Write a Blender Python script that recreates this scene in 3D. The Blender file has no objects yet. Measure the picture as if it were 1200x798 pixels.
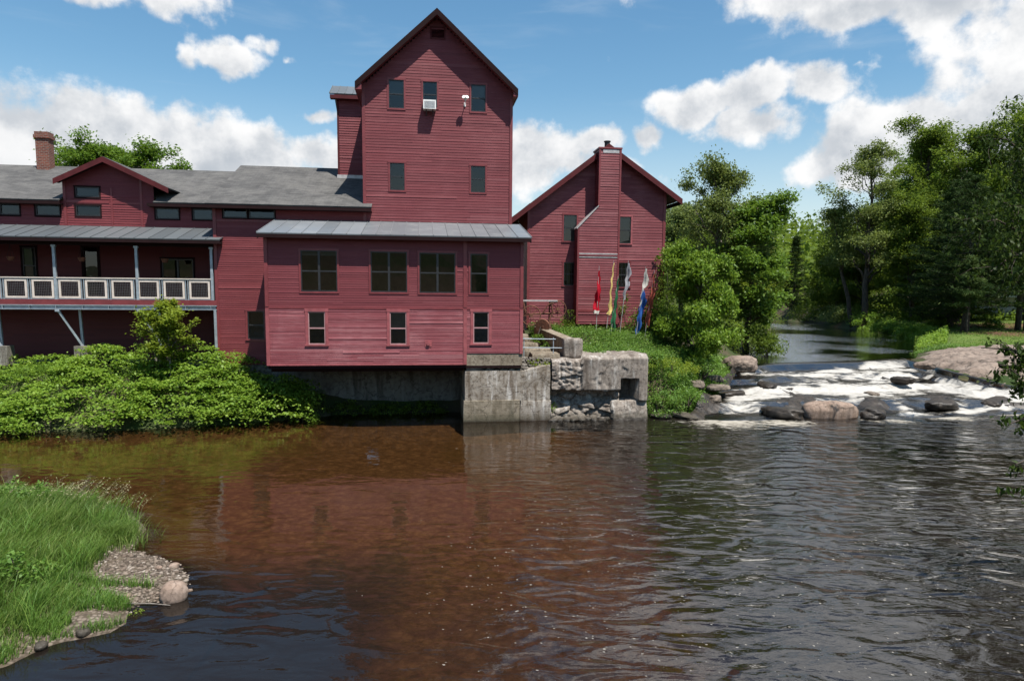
import bpy, math, random
import numpy as np
from mathutils import Vector, Matrix

R = math.radians
SC = bpy.context.scene
COL = SC.collection

# ------------------------------------------------------------------ camera, sky, sun, exposure
CAM_H = 5.794
PITCH = math.atan(85.0 / 800.0)
ROLL = 0.009
cam_d = bpy.data.cameras.new('camera')
cam = bpy.data.objects.new('camera', cam_d)
COL.objects.link(cam)
cam_d.sensor_width = 36.0
cam_d.lens = 24.0
cam_d.shift_y = 26.0 / 1200.0
cam_d.clip_start = 0.1
cam_d.clip_end = 5000.0
cam.matrix_world = (Matrix.Translation((0, 0, CAM_H)) @ Matrix.Rotation(math.pi / 2 - PITCH, 4, 'X')
                    @ Matrix.Rotation(ROLL, 4, 'Z'))
SC.camera = cam

SUN_EL, SUN_AZ = R(65.0), R(40.5)          # azimuth measured from straight behind the camera towards the right
sun_vec = Vector((math.sin(SUN_AZ) * math.cos(SUN_EL), -math.cos(SUN_AZ) * math.cos(SUN_EL), math.sin(SUN_EL)))
sun_d = bpy.data.lights.new('sun', 'SUN')
sun_d.energy = 5.0
sun_d.angle = R(0.5)
sun_d.color = (1.0, 0.955, 0.89)
sun = bpy.data.objects.new('sun', sun_d)
COL.objects.link(sun)
sun.rotation_euler = sun_vec.to_track_quat('Z', 'Y').to_euler()

SC.view_settings.view_transform = 'Standard'
SC.view_settings.look = 'None'
SC.view_settings.gamma = 1.0
SC.view_settings.exposure = 0.72
SC.view_settings.use_curve_mapping = False
SC.cycles.max_bounces = 8
SC.cycles.diffuse_bounces = 3
SC.cycles.glossy_bounces = 3
SC.cycles.transparent_max_bounces = 10
SC.cycles.caustics_reflective = False
SC.cycles.caustics_refractive = False
SC.cycles.use_denoising = True
SC.cycles.sample_clamp_indirect = 4.0


class NT:
    """small helper for writing node trees"""
    def __init__(self, tree):
        self.t = tree
        self.n = tree.nodes
        self.l = tree.links

    def add(self, kind, **kw):
        nd = self.n.new(kind)
        for k, v in kw.items():
            setattr(nd, k, v)
        return nd

    def put(self, sock, v):
        if v is None:
            return
        if isinstance(v, bpy.types.NodeSocket):
            self.l.new(v, sock)
        else:
            if isinstance(v, (tuple, list)) and len(v) == 3 and sock.type == 'RGBA':
                v = (*v, 1.0)
            sock.default_value = v

    def math(self, op, a, b=None, c=None, clamp=False):
        nd = self.add('ShaderNodeMath', operation=op, use_clamp=clamp)
        self.put(nd.inputs[0], a)
        self.put(nd.inputs[1], b)
        self.put(nd.inputs[2], c)
        return nd.outputs[0]

    def vmath(self, op, a, b=None):
        nd = self.add('ShaderNodeVectorMath', operation=op)
        self.put(nd.inputs[0], a)
        self.put(nd.inputs[1], b)
        return nd.outputs['Value'] if op in ('LENGTH', 'DOT_PRODUCT', 'DISTANCE') else nd.outputs[0]

    def mix(self, fac, a, b, blend='MIX'):
        nd = self.add('ShaderNodeMix', data_type='RGBA', blend_type=blend)
        self.put(nd.inputs[0], fac)
        self.put(nd.inputs[6], a)
        self.put(nd.inputs[7], b)
        return nd.outputs[2]

    def ramp(self, v, a, b, c=0.0, d=1.0, smooth=True):
        nd = self.add('ShaderNodeMapRange', interpolation_type='SMOOTHSTEP' if smooth else 'LINEAR')
        for i, x in enumerate((v, a, b, c, d)):
            self.put(nd.inputs[i], x)
        return nd.outputs[0]

    def noise(self, vec, scale, detail=4.0, rough=0.55, dist=0.0, out='Fac'):
        nd = self.add('ShaderNodeTexNoise')
        self.put(nd.inputs['Vector'], vec)
        nd.inputs['Scale'].default_value = scale
        nd.inputs['Detail'].default_value = detail
        nd.inputs['Roughness'].default_value = rough
        nd.inputs['Distortion'].default_value = dist
        return nd.outputs[out]

    def voronoi(self, vec, scale, feature='F1', out='Distance', rnd=1.0):
        nd = self.add('ShaderNodeTexVoronoi', feature=feature)
        self.put(nd.inputs['Vector'], vec)
        nd.inputs['Scale'].default_value = scale
        nd.inputs['Randomness'].default_value = rnd
        return nd.outputs[out]

    def mapping(self, vec, scale=(1, 1, 1), loc=(0, 0, 0), rot=(0, 0, 0)):
        nd = self.add('ShaderNodeMapping')
        self.put(nd.inputs['Vector'], vec)
        nd.inputs['Scale'].default_value = scale
        nd.inputs['Location'].default_value = loc
        nd.inputs['Rotation'].default_value = rot
        return nd.outputs[0]

    def obj_coord(self):
        return self.add('ShaderNodeTexCoord').outputs['Object']

    def pos(self):
        return self.add('ShaderNodeNewGeometry').outputs['Position']

    def sep(self, v):
        nd = self.add('ShaderNodeSeparateXYZ')
        self.put(nd.inputs[0], v)
        return nd.outputs

    def bump(self, h, strength=0.5, dist=0.02, normal=None):
        nd = self.add('ShaderNodeBump')
        nd.inputs['Strength'].default_value = strength if not isinstance(strength, bpy.types.NodeSocket) else 1.0
        if isinstance(strength, bpy.types.NodeSocket):
            self.put(nd.inputs['Strength'], strength)
        nd.inputs['Distance'].default_value = dist
        self.put(nd.inputs['Height'], h)
        self.put(nd.inputs['Normal'], normal)
        return nd.outputs[0]


def px_ray(px, py):
    """direction (scaled to y = 1) seen at a pixel of the 1200 x 798 photograph"""
    a, b = px - 600.0, py - 425.0
    x = a * math.cos(ROLL) + b * math.sin(ROLL)
    y = -a * math.sin(ROLL) + b * math.cos(ROLL)
    c, s = math.cos(PITCH), math.sin(PITCH)
    v = Vector((x, 800 * c - y * s, -800 * s - y * c))
    return v / v.y


def at(px, py, depth):
    v = px_ray(px, py) * depth
    return Vector((v.x, v.y, v.z + CAM_H))


# ---- world: Nishita sky with cumulus clouds laid out by direction (azimuth, elevation)
world = bpy.data.worlds.new('World')
SC.world = world
world.use_nodes = True
wt = NT(world.node_tree)
wt.n.clear()
sky = wt.add('ShaderNodeTexSky', sky_type='NISHITA')
sky.sun_disc = False
sky.sun_elevation = SUN_EL
sky.sun_rotation = math.pi - SUN_AZ
sky.altitude = 300
sky.air_density = 1.25
sky.dust_density = 0.25
sky.ozone_density = 1.3

CL = 0.60                                   # cloud brightness before the exposure
# (pixel x, pixel y, half width, half height, weight)
CLOUDS = [
    (-70, 140, 150, 48, 1.0), (40, 155, 140, 54, 1.1), (150, 165, 105, 50, 1.05), (215, 160, 62, 46, .95),
    (300, 185, 75, 35, 1.0), (375, 188, 60, 24, .9), (440, 205, 60, 20, .8), (-30, 195, 160, 45, 1.1), (230, 190, 120, 30, 1.1),
    (272, 62, 40, 18, .75), (312, 44, 18, 12, .6), (215, 62, 14, 18, .55), (343, 62, 13, 9, .5),
    (180, -10, 66, 22, .85), (105, -18, 50, 22, .8), (235, 6, 26, 12, .4),
    (386, 138, 26, 13, .7), (640, 178, 75, 36, 1.0), (615, 195, 50, 40, 1.0), (755, 158, 30, 24, .9), (690, 165, 40, 22, .85),
    (700, 205, 60, 18, .7),
    (815, 120, 62, 26, 1.0), (880, 112, 70, 24, .95), (955, 104, 50, 24, .95), (885, 148, 55, 24, .95),
    (1000, 172, 46, 34, .95), (1065, 148, 76, 40, 1.05), (1165, 125, 86, 28, 1.0), (1005, 195, 70, 34, 1.0), (1090, 175, 90, 40, 1.0), (1250, 130, 120, 60, 1.2),
    (920, -2, 66, 26, .95), (1000, 12, 90, 28, 1.05), (1110, -4, 120, 32, 1.1), (1225, 25, 50, 34, .95), (1190, 70, 36, 11, .6),
    (1012, 82, 14, 6, .4),
    (1050, -260, 330, 150, .85), (1120, -85, 210, 60, .85), (840, -130, 130, 45, .65), (760, -420, 220, 90, .9), (1400, -120, 260, 160, 1.1),      # above and beside the picture, mirrored by the river
]


P_in = None
wgeo = wt.add('ShaderNodeTexCoord').outputs['Generated']
sx, sy, sz = wt.sep(wt.vmath('NORMALIZE', wgeo))
az = wt.math('ARCTAN2', sx, sy)
el = wt.math('ARCSINE', sz)
comb = wt.add('ShaderNodeCombineXYZ')
wt.put(comb.inputs[0], az)
wt.put(comb.inputs[1], el)
P0 = comb.outputs[0]
warp = wt.vmath('SUBTRACT', wt.noise(P0, 8.0, 4.0, 0.6, out='Color'), (0.5, 0.5, 0.5))
Pw = wt.vmath('ADD', P0, wt.vmath('MULTIPLY', warp, (0.13, 0.085, 0.0)))
acc = None
for (x, y, rx, ry, w) in CLOUDS:
    v = px_ray(x, y)
    az_c, el_c = math.atan2(v.x, v.y), math.atan2(v.z, math.hypot(v.x, v.y))
    nd = wt.add('ShaderNodeVectorMath', operation='MULTIPLY_ADD')     # (p - centre) / radius
    ka, ke = 800.0 / rx * 0.8, 800.0 / ry * 0.8
    wt.put(nd.inputs[0], Pw)
    nd.inputs[1].default_value = (ka, ke, 0.0)
    nd.inputs[2].default_value = (-az_c * ka, -el_c * ke, 0.0)
    d = wt.math('MULTIPLY_ADD', wt.vmath('LENGTH', nd.outputs[0]), -w, w)
    if acc is None:
        acc = d
    else:
        nd = wt.add('ShaderNodeMath', operation='SMOOTH_MAX')
        wt.put(nd.inputs[0], acc)
        wt.put(nd.inputs[1], d)
        nd.inputs[2].default_value = 0.10
        acc = nd.outputs[0]
wide = wt.noise(wt.mapping(P0, (1.0, 1.7, 1.0)), 2.4, 3.0, 0.5)              # clouds over the rest of the sky
ahead = wt.ramp(wt.math('ABSOLUTE', az), 0.9, 1.4, 1.0, 0.0)
outside = wt.math('MAXIMUM', wt.ramp(el, 0.80, 0.95), wt.ramp(wt.math('ABSOLUTE', az), 0.75, 0.9))
rest = wt.math('MULTIPLY', wt.ramp(wide, wt.math('MULTIPLY_ADD', ahead, -0.10, 0.53), wt.math('MULTIPLY_ADD', ahead, -0.10, 0.68)), 1.0)
acc = wt.math('ADD', wt.math('MAXIMUM', acc, -0.6), wt.math('MULTIPLY', rest, outside))


def puff(vec, det):
    f1 = wt.noise(vec, 11.0, det, 0.62)
    f2 = wt.voronoi(wt.vmath('ADD', vec, wt.vmath('MULTIPLY', warp, (0.05, 0.05, 0.0))), 20.0, feature='SMOOTH_F1')
    return wt.math('ADD', wt.math('MULTIPLY', wt.math('SUBTRACT', f1, 0.5), 1.6), wt.math('MULTIPLY', wt.math('SUBTRACT', 0.42, f2), 0.50))


pf0 = puff(P0, 8.0)
pf1 = puff(wt.vmath('ADD', P0, (0.014, 0.034, 0.0)), 5.0)
D0 = wt.math('ADD', acc, pf0)
alpha = wt.ramp(D0, 0.16, 0.54)
thick = wt.ramp(D0, 0.25, 1.25)
light = wt.ramp(wt.math('SUBTRACT', pf0, pf1), -0.36, 0.40)
tone = wt.math('ADD', wt.math('MULTIPLY', light, 0.80), wt.math('MULTIPLY', wt.math('SUBTRACT', 1.0, thick), 0.34), clamp=True)
ccol = wt.mix(tone, (0.47 * CL, 0.52 * CL, 0.585 * CL), (1.02 * CL, 1.02 * CL, 1.02 * CL))
cirrus = wt.noise(wt.mapping(P0, (1.3, 7.0, 1.0), rot=(0, 0, 0.12)), 2.6, 5.0, 0.6, 0.5)
veil = wt.math('MULTIPLY', wt.ramp(cirrus, 0.50, 0.82), 0.22)
lowhaze = wt.ramp(el, 0.0, 0.28, 0.58, 0.0)
veil = wt.math('MAXIMUM', veil, lowhaze)


def background(col, strength):
    nd = wt.add('ShaderNodeBackground')
    wt.put(nd.inputs[0], col)
    nd.inputs[1].default_value = strength
    return nd.outputs[0]


def mix_shader(fac, a, b):
    nd = wt.add('ShaderNodeMixShader')
    wt.put(nd.inputs[0], fac)
    wt.l.new(a, nd.inputs[1])
    wt.l.new(b, nd.inputs[2])
    return nd.outputs[0]


hsv = wt.add('ShaderNodeHueSaturation')
hsv.inputs['Saturation'].default_value = 1.24
hsv.inputs['Hue'].default_value = 0.492
wt.put(hsv.inputs['Color'], sky.outputs[0])
s_sky = background(hsv.outputs[0], 0.083)
s_veil = mix_shader(veil, s_sky, background((0.74 * CL, 0.82 * CL, 0.90 * CL), 1.0))
high = wt.ramp(el, 0.42, 0.60, 1.0, 1.75)       # clouds above the frame boosted to brighten the river's reflection
nd_c = wt.add('ShaderNodeBackground')
wt.put(nd_c.inputs[0], ccol)
wt.put(nd_c.inputs[1], high)
s_all = mix_shader(alpha, s_veil, nd_c.outputs[0])
wo = wt.add('ShaderNodeOutputWorld')
wt.l.new(s_all, wo.inputs[0])
try:
    world.cycles.sampling_method = 'MANUAL'
    world.cycles.sample_map_resolution = 512
except Exception:
    pass

# ------------------------------------------------------------------ mesh and object helpers
YAW = R(7.5)                                # the mill's walls stand 7.5 degrees off the picture plane
MO = Vector((-10.324, 28.5, 0.0))           # mill origin: foot of the riverside extension's left corner
MU = Vector((math.cos(YAW), math.sin(YAW), 0.0))
MW = Vector((-math.sin(YAW), math.cos(YAW), 0.0))


def W(u, w, z=0.0):
    """mill frame (u along the river front, w back from it, z up) to world"""
    return MO + MU * u + MW * w + Vector((0, 0, z))


def to_mill(x, y):
    d = Vector((x, y, 0)) - MO
    return d.dot(MU), d.dot(MW)


def link(o, parent=None):
    COL.objects.link(o)
    if parent is not None:
        o.parent = parent
    return o


def tag(o, label=None, cat=None, group=None, kind=None):
    if label:
        o['label'] = label
    if cat:
        o['category'] = cat
    if group:
        o['group'] = group
    if kind:
        o['kind'] = kind
    return o


ORG = {}


def thing(name, label, cat, loc=(0, 0, 0), rotz=0.0, group=None):
    o = bpy.data.objects.new(name, None)
    o.empty_display_size = 0.3
    link(o)
    o.location = loc
    o.rotation_euler = (0, 0, rotz)
    tag(o, label, cat, group)
    ORG[o.name] = Vector((0, 0, 0))
    return o


def mthing(name, label, cat, u, w, z, group=None):
    """a thing whose parts are written in mill coordinates"""
    o = thing(name, label, cat, W(u, w, z), YAW, group)
    ORG[o.name] = Vector((u, w, z))
    return o


def org_of(o):
    while o is not None:
        if o.name in ORG:
            return ORG[o.name]
        o = o.parent
    return Vector((0, 0, 0))


class MB:
    def __init__(self):
        self.v, self.f, self.m = [], [], []

    def face(self, pts, m=0):
        i = len(self.v)
        self.v.extend(tuple(p) for p in pts)
        self.f.append(tuple(range(i, i + len(pts))))
        self.m.append(m)

    def box(self, x0, x1, y0, y1, z0, z1, m=0):
        i = len(self.v)
        self.v += [(x0, y0, z0), (x1, y0, z0), (x1, y1, z0), (x0, y1, z0), (x0, y0, z1), (x1, y0, z1), (x1, y1, z1), (x0, y1, z1)]
        for q in ((0, 3, 2, 1), (4, 5, 6, 7), (0, 1, 5, 4), (1, 2, 6, 5), (2, 3, 7, 6), (3, 0, 4, 7)):
            self.f.append(tuple(i + k for k in q))
            self.m.append(m)

    def hexa(self, a, b, m=0):
        """solid between two polygons with the same number of corners"""
        n = len(a)
        i = len(self.v)
        self.v += [tuple(p) for p in a] + [tuple(p) for p in b]
        self.f.append(tuple(i + k for k in range(n))[::-1])
        self.f.append(tuple(i + n + k for k in range(n)))
        for k in range(n):
            self.f.append((i + k, i + (k + 1) % n, i + n + (k + 1) % n, i + n + k))
        self.m += [m] * (n + 2)

    def slab(self, pts, th, m=0):
        """pts = upper face, thickness measured down along its normal"""
        p = [Vector(q) for q in pts]
        n = (p[1] - p[0]).cross(p[2] - p[0]).normalized()
        if n.z < 0:
            n = -n
        self.hexa([q - n * th for q in p], p, m)

    def bar(self, a, b, sx, sy=None, m=0, up=(0, 0, 1)):
        """square bar from a to b"""
        sy = sx if sy is None else sy
        a, b = Vector(a), Vector(b)
        d = (b - a).normalized()
        u = Vector(up)
        if abs(d.dot(u)) > 0.95:
            u = Vector((1, 0, 0))
        s = d.cross(u).normalized() * sx / 2
        t = s.cross(d).normalized() * sy / 2
        c = [(-1, -1), (1, -1), (1, 1), (-1, 1)]
        self.hexa([a + s * i + t * j for i, j in c], [b + s * i + t * j for i, j in c], m)

    def tube(self, pts, rad, sides=8, m=0, cap=True):
        pts = [Vector(p) for p in pts]
        if not hasattr(rad, '__len__'):
            rad = [rad] * len(pts)
        rings = []
        ref = None
        for k, p in enumerate(pts):
            d = (pts[min(k + 1, len(pts) - 1)] - pts[max(k - 1, 0)]).normalized()
            if ref is None:
                ref = Vector((0, 0, 1)) if abs(d.z) < 0.9 else Vector((1, 0, 0))
            s = d.cross(ref)
            if s.length < 1e-4:
                s = d.orthogonal()
            s.normalize()
            t = s.cross(d).normalized()
            ref = t
            i = len(self.v)
            for q in range(sides):
                a = 2 * math.pi * q / sides
                self.v.append(tuple(p + (s * math.cos(a) + t * math.sin(a)) * rad[k]))
            rings.append(i)
        for k in range(len(rings) - 1):
            for q in range(sides):
                self.f.append((rings[k] + q, rings[k] + (q + 1) % sides, rings[k + 1] + (q + 1) % sides, rings[k + 1] + q))
                self.m.append(m)
        if cap:
            self.f.append(tuple(rings[0] + q for q in range(sides))[::-1])
            self.f.append(tuple(rings[-1] + q for q in range(sides)))
            self.m += [m, m]

    def build_each(self, name, mats, parent=None):
        """one part per solid piece"""
        lab = list(range(len(self.v)))

        def root(i):
            while lab[i] != i:
                lab[i] = lab[lab[i]]
                i = lab[i]
            return i
        for f in self.f:
            for k in f[1:]:
                lab[root(k)] = root(f[0])
        groups = {}
        for f in self.f:
            groups.setdefault(root(f[0]), []).append(f)
        out = []
        for fs in groups.values():
            idx = sorted({k for f in fs for k in f})
            pos = {k: i for i, k in enumerate(idx)}
            q = MB()
            q.v = [self.v[k] for k in idx]
            q.f = [tuple(pos[k] for k in f) for f in fs]
            q.m = [0] * len(fs)
            out.append(q.build(name, mats, parent))
        return out

    def build(self, name, mats, parent=None, smooth=False, label=None):
        me = bpy.data.meshes.new(name)
        og = org_of(parent)
        me.from_pydata([(x - og.x, y - og.y, z - og.z) for x, y, z in self.v], [], self.f)
        mats = mats if isinstance(mats, (list, tuple)) else [mats]
        for q in mats:
            me.materials.append(q)
        if len(mats) > 1:
            me.polygons.foreach_set('material_index', self.m)
        if smooth:
            me.polygons.foreach_set('use_smooth', [True] * len(me.polygons))
        me.update()
        o = link(bpy.data.objects.new(name, me), parent)
        if label:
            o['label'] = label
        return o


def np_mesh(name, verts, faces, mat, parent=None, smooth=False, attr=None):
    """fast mesh from arrays; faces all have the same number of corners"""
    me = bpy.data.meshes.new(name)
    nv, nf, k = len(verts), len(faces), faces.shape[1]
    me.vertices.add(nv)
    me.vertices.foreach_set('co', np.asarray(verts, dtype=np.float32).ravel())
    me.loops.add(nf * k)
    me.loops.foreach_set('vertex_index', np.asarray(faces, dtype=np.int32).ravel())
    me.polygons.add(nf)
    me.polygons.foreach_set('loop_start', np.arange(0, nf * k, k, dtype=np.int32))
    try:
        me.polygons.foreach_set('loop_total', np.full(nf, k, dtype=np.int32))
    except Exception:
        pass
    if smooth:
        me.polygons.foreach_set('use_smooth', np.ones(nf, dtype=bool))
    me.update(calc_edges=True)
    me.validate()
    if attr:
        for an, vals in attr.items():
            a = me.attributes.new(an, 'FLOAT', 'POINT')
            a.data.foreach_set('value', np.asarray(vals, dtype=np.float32))
    for q in (mat if isinstance(mat, (list, tuple)) else [mat]):
        me.materials.append(q)
    return link(bpy.data.objects.new(name, me), parent)


def grid_faces(nx, ny, mask=None):
    i = np.arange(nx * ny).reshape(ny, nx)
    f = np.stack([i[:-1, :-1], i[:-1, 1:], i[1:, 1:], i[1:, :-1]], -1).reshape(-1, 4)
    if mask is not None:
        f = f[mask.ravel()]
    return f


def copy_tree(o, parent=None):
    c = o.copy()
    COL.objects.link(c)
    if parent is not None:
        c.parent = parent
    for ch in list(o.children):
        copy_tree(ch, c)
    return c


class Fbm:
    """value noise on arrays"""
    def __init__(self, seed):
        self.r = np.random.default_rng(seed).random((64, 64, 64)).astype(np.float32)

    def one(self, x, y, z):
        xi, yi, zi = np.floor(x).astype(int), np.floor(y).astype(int), np.floor(z).astype(int)
        fx, fy, fz = x - xi, y - yi, z - zi
        fx, fy, fz = (f * f * (3 - 2 * f) for f in (fx, fy, fz))
        r = self.r
        out = 0
        for a in (0, 1):
            for b in (0, 1):
                for c in (0, 1):
                    w = (fx if a else 1 - fx) * (fy if b else 1 - fy) * (fz if c else 1 - fz)
                    out = out + w * r[(xi + a) % 64, (yi + b) % 64, (zi + c) % 64]
        return out

    def __call__(self, x, y, z=None, scale=1.0, oct=4, gain=0.5):
        x, y = np.asarray(x, float), np.asarray(y, float)
        z = np.zeros_like(x) if z is None else np.asarray(z, float)
        s, a, t = 0.0, 1.0, 0.0
        for k in range(oct):
            q = scale * 2 ** k
            s = s + a * (self.one(x * q + 7.3 * k, y * q + 3.1 * k, z * q + 5.7 * k) - 0.5)
            t += a
            a *= gain
        return s / t * 2.0


FB = Fbm(5)

# ------------------------------------------------------------------ materials
def new_mat(name):
    m = bpy.data.materials.new(name)
    m.use_nodes = True
    t = NT(m.node_tree)
    t.n.clear()
    out = t.add('ShaderNodeOutputMaterial')
    return m, t, out


def principled(t, out, col, rough=0.7, metal=0.0, normal=None, spec=0.5):
    p = t.add('ShaderNodeBsdfPrincipled')
    t.put(p.inputs['Base Color'], col)
    t.put(p.inputs['Roughness'], rough)
    t.put(p.inputs['Metallic'], metal)
    t.put(p.inputs['Specular IOR Level'], spec)
    if normal is not None:
        t.put(p.inputs['Normal'], normal)
    if out is not None:
        t.l.new(p.outputs[0], out.inputs[0])
    return p


def painted_boards(name, base, pale, dark, wear, rough=0.62):
    """red painted clapboards: each board its own tint, streaks along the grain, worn paler patches"""
    m, t, out = new_mat(name)
    P = t.obj_coord()
    rnd = t.add('ShaderNodeNewGeometry').outputs['Random Per Island']
    streak = t.noise(t.mapping(P, (0.8, 0.8, 16.0)), 1.6, 5.0, 0.65)
    patch = t.noise(P, 0.55, 5.0, 0.6)
    fine = t.noise(t.mapping(P, (3.0, 3.0, 30.0)), 3.0, 3.0, 0.6)
    c = t.mix(t.math('MULTIPLY', rnd, 0.75), base, dark)
    c = t.mix(t.math('MULTIPLY', t.math('GREATER_THAN', rnd, 0.93), 0.45), c, pale)
    w = t.math('MULTIPLY', t.ramp(t.math('ADD', t.math('MULTIPLY', streak, 0.55), t.math('MULTIPLY', patch, 0.45)), 0.44, 0.72), wear)
    c = t.mix(w, c, pale)
    c = t.mix(t.math('MULTIPLY', t.ramp(fine, 0.55, 0.8), 0.25), c, dark)
    drip = t.noise(t.mapping(P, (7.0, 7.0, 0.25)), 1.0, 4.0, 0.6)
    c = t.mix(t.math('MULTIPLY', t.ramp(drip, 0.55, 0.85), 0.30), c, dark)
    b = t.bump(t.math('ADD', streak, t.math('MULTIPLY', fine, 0.5)), 0.35, 0.01)
    principled(t, out, c, rough, 0.0, b, 0.35)
    return m


def plain(name, col, rough=0.6, metal=0.0, var=0.25, scale=3.0, bump=0.15, spec=0.5):
    """one paint or metal with slight dirt and unevenness"""
    m, t, out = new_mat(name)
    P = t.obj_coord()
    n = t.noise(P, scale, 5.0, 0.6)
    dk = tuple(x * (1 - var) for x in col)
    lt = tuple(min(1, x * (1 + var)) for x in col)
    c = t.mix(t.ramp(n, 0.3, 0.7), dk, lt)
    b = t.bump(t.noise(P, scale * 8, 3.0, 0.6), bump, 0.01)
    r = t.math('MULTIPLY_ADD', n, 0.2, rough - 0.1)
    principled(t, out, c, r, metal, b, spec)
    return m


M = {}
M['tower_boards'] = painted_boards('tower_boards', (0.1634, 0.0312, 0.0364), (0.2375, 0.0716, 0.0766), (0.1121, 0.0202, 0.0246), 0.75)
M['bay_boards'] = painted_boards('bay_boards', (0.1568, 0.0285, 0.0344), (0.2185, 0.0569, 0.0629), (0.1159, 0.0202, 0.0246), 0.55)
M['worn_boards'] = painted_boards('worn_boards', (0.2327, 0.0551, 0.0639), (0.3515, 0.1469, 0.1523), (0.1520, 0.0294, 0.0344), 0.9)
M['house_boards'] = painted_boards('house_boards', (0.1824, 0.0404, 0.0462), (0.2850, 0.1056, 0.1101), (0.1092, 0.0202, 0.0255), 0.8)
M['wing_boards'] = painted_boards('wing_boards', (0.1634, 0.0285, 0.0324), (0.2327, 0.0588, 0.0629), (0.1187, 0.0193, 0.0236), 0.6)
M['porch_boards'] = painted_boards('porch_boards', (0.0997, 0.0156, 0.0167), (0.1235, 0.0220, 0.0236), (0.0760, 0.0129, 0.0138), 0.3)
M['rake_red'] = plain('rake_red', (0.075, 0.013, 0.015), 0.7, 0, 0.2, 2.0, 0.1, 0.2)
M['red_trim'] = plain('red_trim', (0.160, 0.027, 0.030), 0.5, 0, 0.16, 2.0)
M['worn_trim'] = plain('worn_trim', (0.255, 0.062, 0.067), 0.6, 0, 0.22, 3.0)
M['sash_paint'] = plain('sash_paint', (0.36, 0.20, 0.20), 0.5, 0, 0.12, 4.0)
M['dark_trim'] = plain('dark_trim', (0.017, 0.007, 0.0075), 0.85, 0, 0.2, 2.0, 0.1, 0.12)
M['black_frame'] = plain('black_frame', (0.018, 0.018, 0.019), 0.4, 0, 0.2, 4.0, 0.05)
M['white_paint'] = plain('white_paint', (0.74, 0.73, 0.70), 0.5, 0, 0.08, 4.0, 0.05)
M['cream_paint'] = plain('cream_paint', (0.60, 0.515, 0.45), 0.55, 0, 0.10, 3.0, 0.05)
M['galvanised'] = plain('galvanised', (0.30, 0.34, 0.37), 0.5, 0.35, 0.15, 6.0, 0.05)
M['dark_mesh'] = plain('dark_mesh', (0.13, 0.115, 0.11), 0.5, 0.5, 0.15, 6.0, 0.02)
M['deck_wood'] = plain('deck_wood', (0.10, 0.05, 0.04), 0.8, 0, 0.3, 3.0)
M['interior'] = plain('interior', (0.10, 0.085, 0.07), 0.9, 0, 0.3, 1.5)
M['blind'] = plain('blind', (0.30, 0.30, 0.28), 0.8, 0, 0.12, 2.0)
M['rust'] = plain('rust', (0.14, 0.060, 0.035), 0.85, 0.2, 0.45, 6.0, 0.4)
M['black_metal'] = plain('black_metal', (0.02, 0.02, 0.022), 0.45, 0.3, 0.2, 5.0)
M['flashing'] = plain('flashing', (0.42, 0.40, 0.39), 0.5, 0.3, 0.2, 6.0)
for nm, c in (('cloth_red', (0.50, 0.012, 0.03)), ('cloth_yellow', (0.80, 0.62, 0.22)), ('cloth_green', (0.035, 0.16, 0.07)),
              ('cloth_grey', (0.42, 0.42, 0.45)), ('cloth_blue', (0.03, 0.11, 0.38)), ('cloth_rust', (0.38, 0.09, 0.06)),
              ('cloth_white', (0.72, 0.70, 0.64))):
    m, t, out = new_mat(nm)
    P = t.obj_coord()
    n = t.noise(P, 4.0, 4.0, 0.6)
    c2 = t.mix(t.ramp(n, 0.3, 0.75), tuple(x * 0.8 for x in c), tuple(min(1, x * 1.15) for x in c))
    d = principled(t, None, c2, 0.85, 0, t.bump(n, 0.2, 0.02), 0.2)
    tr = t.add('ShaderNodeBsdfTranslucent')
    t.put(tr.inputs[0], c2)
    mx = t.add('ShaderNodeMixShader')
    mx.inputs[0].default_value = 0.35
    t.l.new(d.outputs[0], mx.inputs[1])
    t.l.new(tr.outputs[0], mx.inputs[2])
    t.l.new(mx.outputs[0], out.inputs[0])
    M[nm] = m

# window glass: see-through and mirror-like at a slant, slightly wavy
m, t, out = new_mat('window_glass')
P = t.obj_coord()
nb = t.bump(t.noise(P, 1.3, 2.0, 0.5), 0.10, 0.05)
fr = t.add('ShaderNodeFresnel')
fr.inputs['IOR'].default_value = 1.5
t.put(fr.inputs['Normal'], nb)
gl = t.add('ShaderNodeBsdfGlossy')
gl.inputs['Color'].default_value = (0.9, 0.93, 0.95, 1)
gl.inputs['Roughness'].default_value = 0.015
t.put(gl.inputs['Normal'], nb)
tp = t.add('ShaderNodeBsdfTransparent')
tp.inputs['Color'].default_value = (0.36, 0.39, 0.39, 1)
mx = t.add('ShaderNodeMixShader')
t.put(mx.inputs[0], t.math('MULTIPLY_ADD', fr.outputs[0], 0.95, 0.02, clamp=True))
t.l.new(tp.outputs[0], mx.inputs[1])
t.l.new(gl.outputs[0], mx.inputs[2])
t.l.new(mx.outputs[0], out.inputs[0])
M['glass'] = m

# grey standing-seam metal sheets: every sheet its own tint
m, t, out = new_mat('seam_metal')
P = t.obj_coord()
rnd = t.add('ShaderNodeNewGeometry').outputs['Random Per Island']
n = t.noise(t.mapping(P, (1.0, 1.0, 1.0)), 1.2, 5.0, 0.6)
c = t.mix(rnd, (0.145, 0.158, 0.168), (0.235, 0.250, 0.262))
c = t.mix(t.math('MULTIPLY', t.ramp(n, 0.45, 0.75), 0.4), c, (0.28, 0.28, 0.27))
principled(t, out, c, t.math('MULTIPLY_ADD', n, 0.25, 0.33), 0.35, t.bump(n, 0.15, 0.02))
M['seam_metal'] = m
m, t, out = new_mat('dark_seam_metal')
P = t.obj_coord()
rnd = t.add('ShaderNodeNewGeometry').outputs['Random Per Island']
n = t.noise(P, 1.2, 5.0, 0.6)
c = t.mix(rnd, (0.098, 0.108, 0.114), (0.135, 0.147, 0.153))
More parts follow.
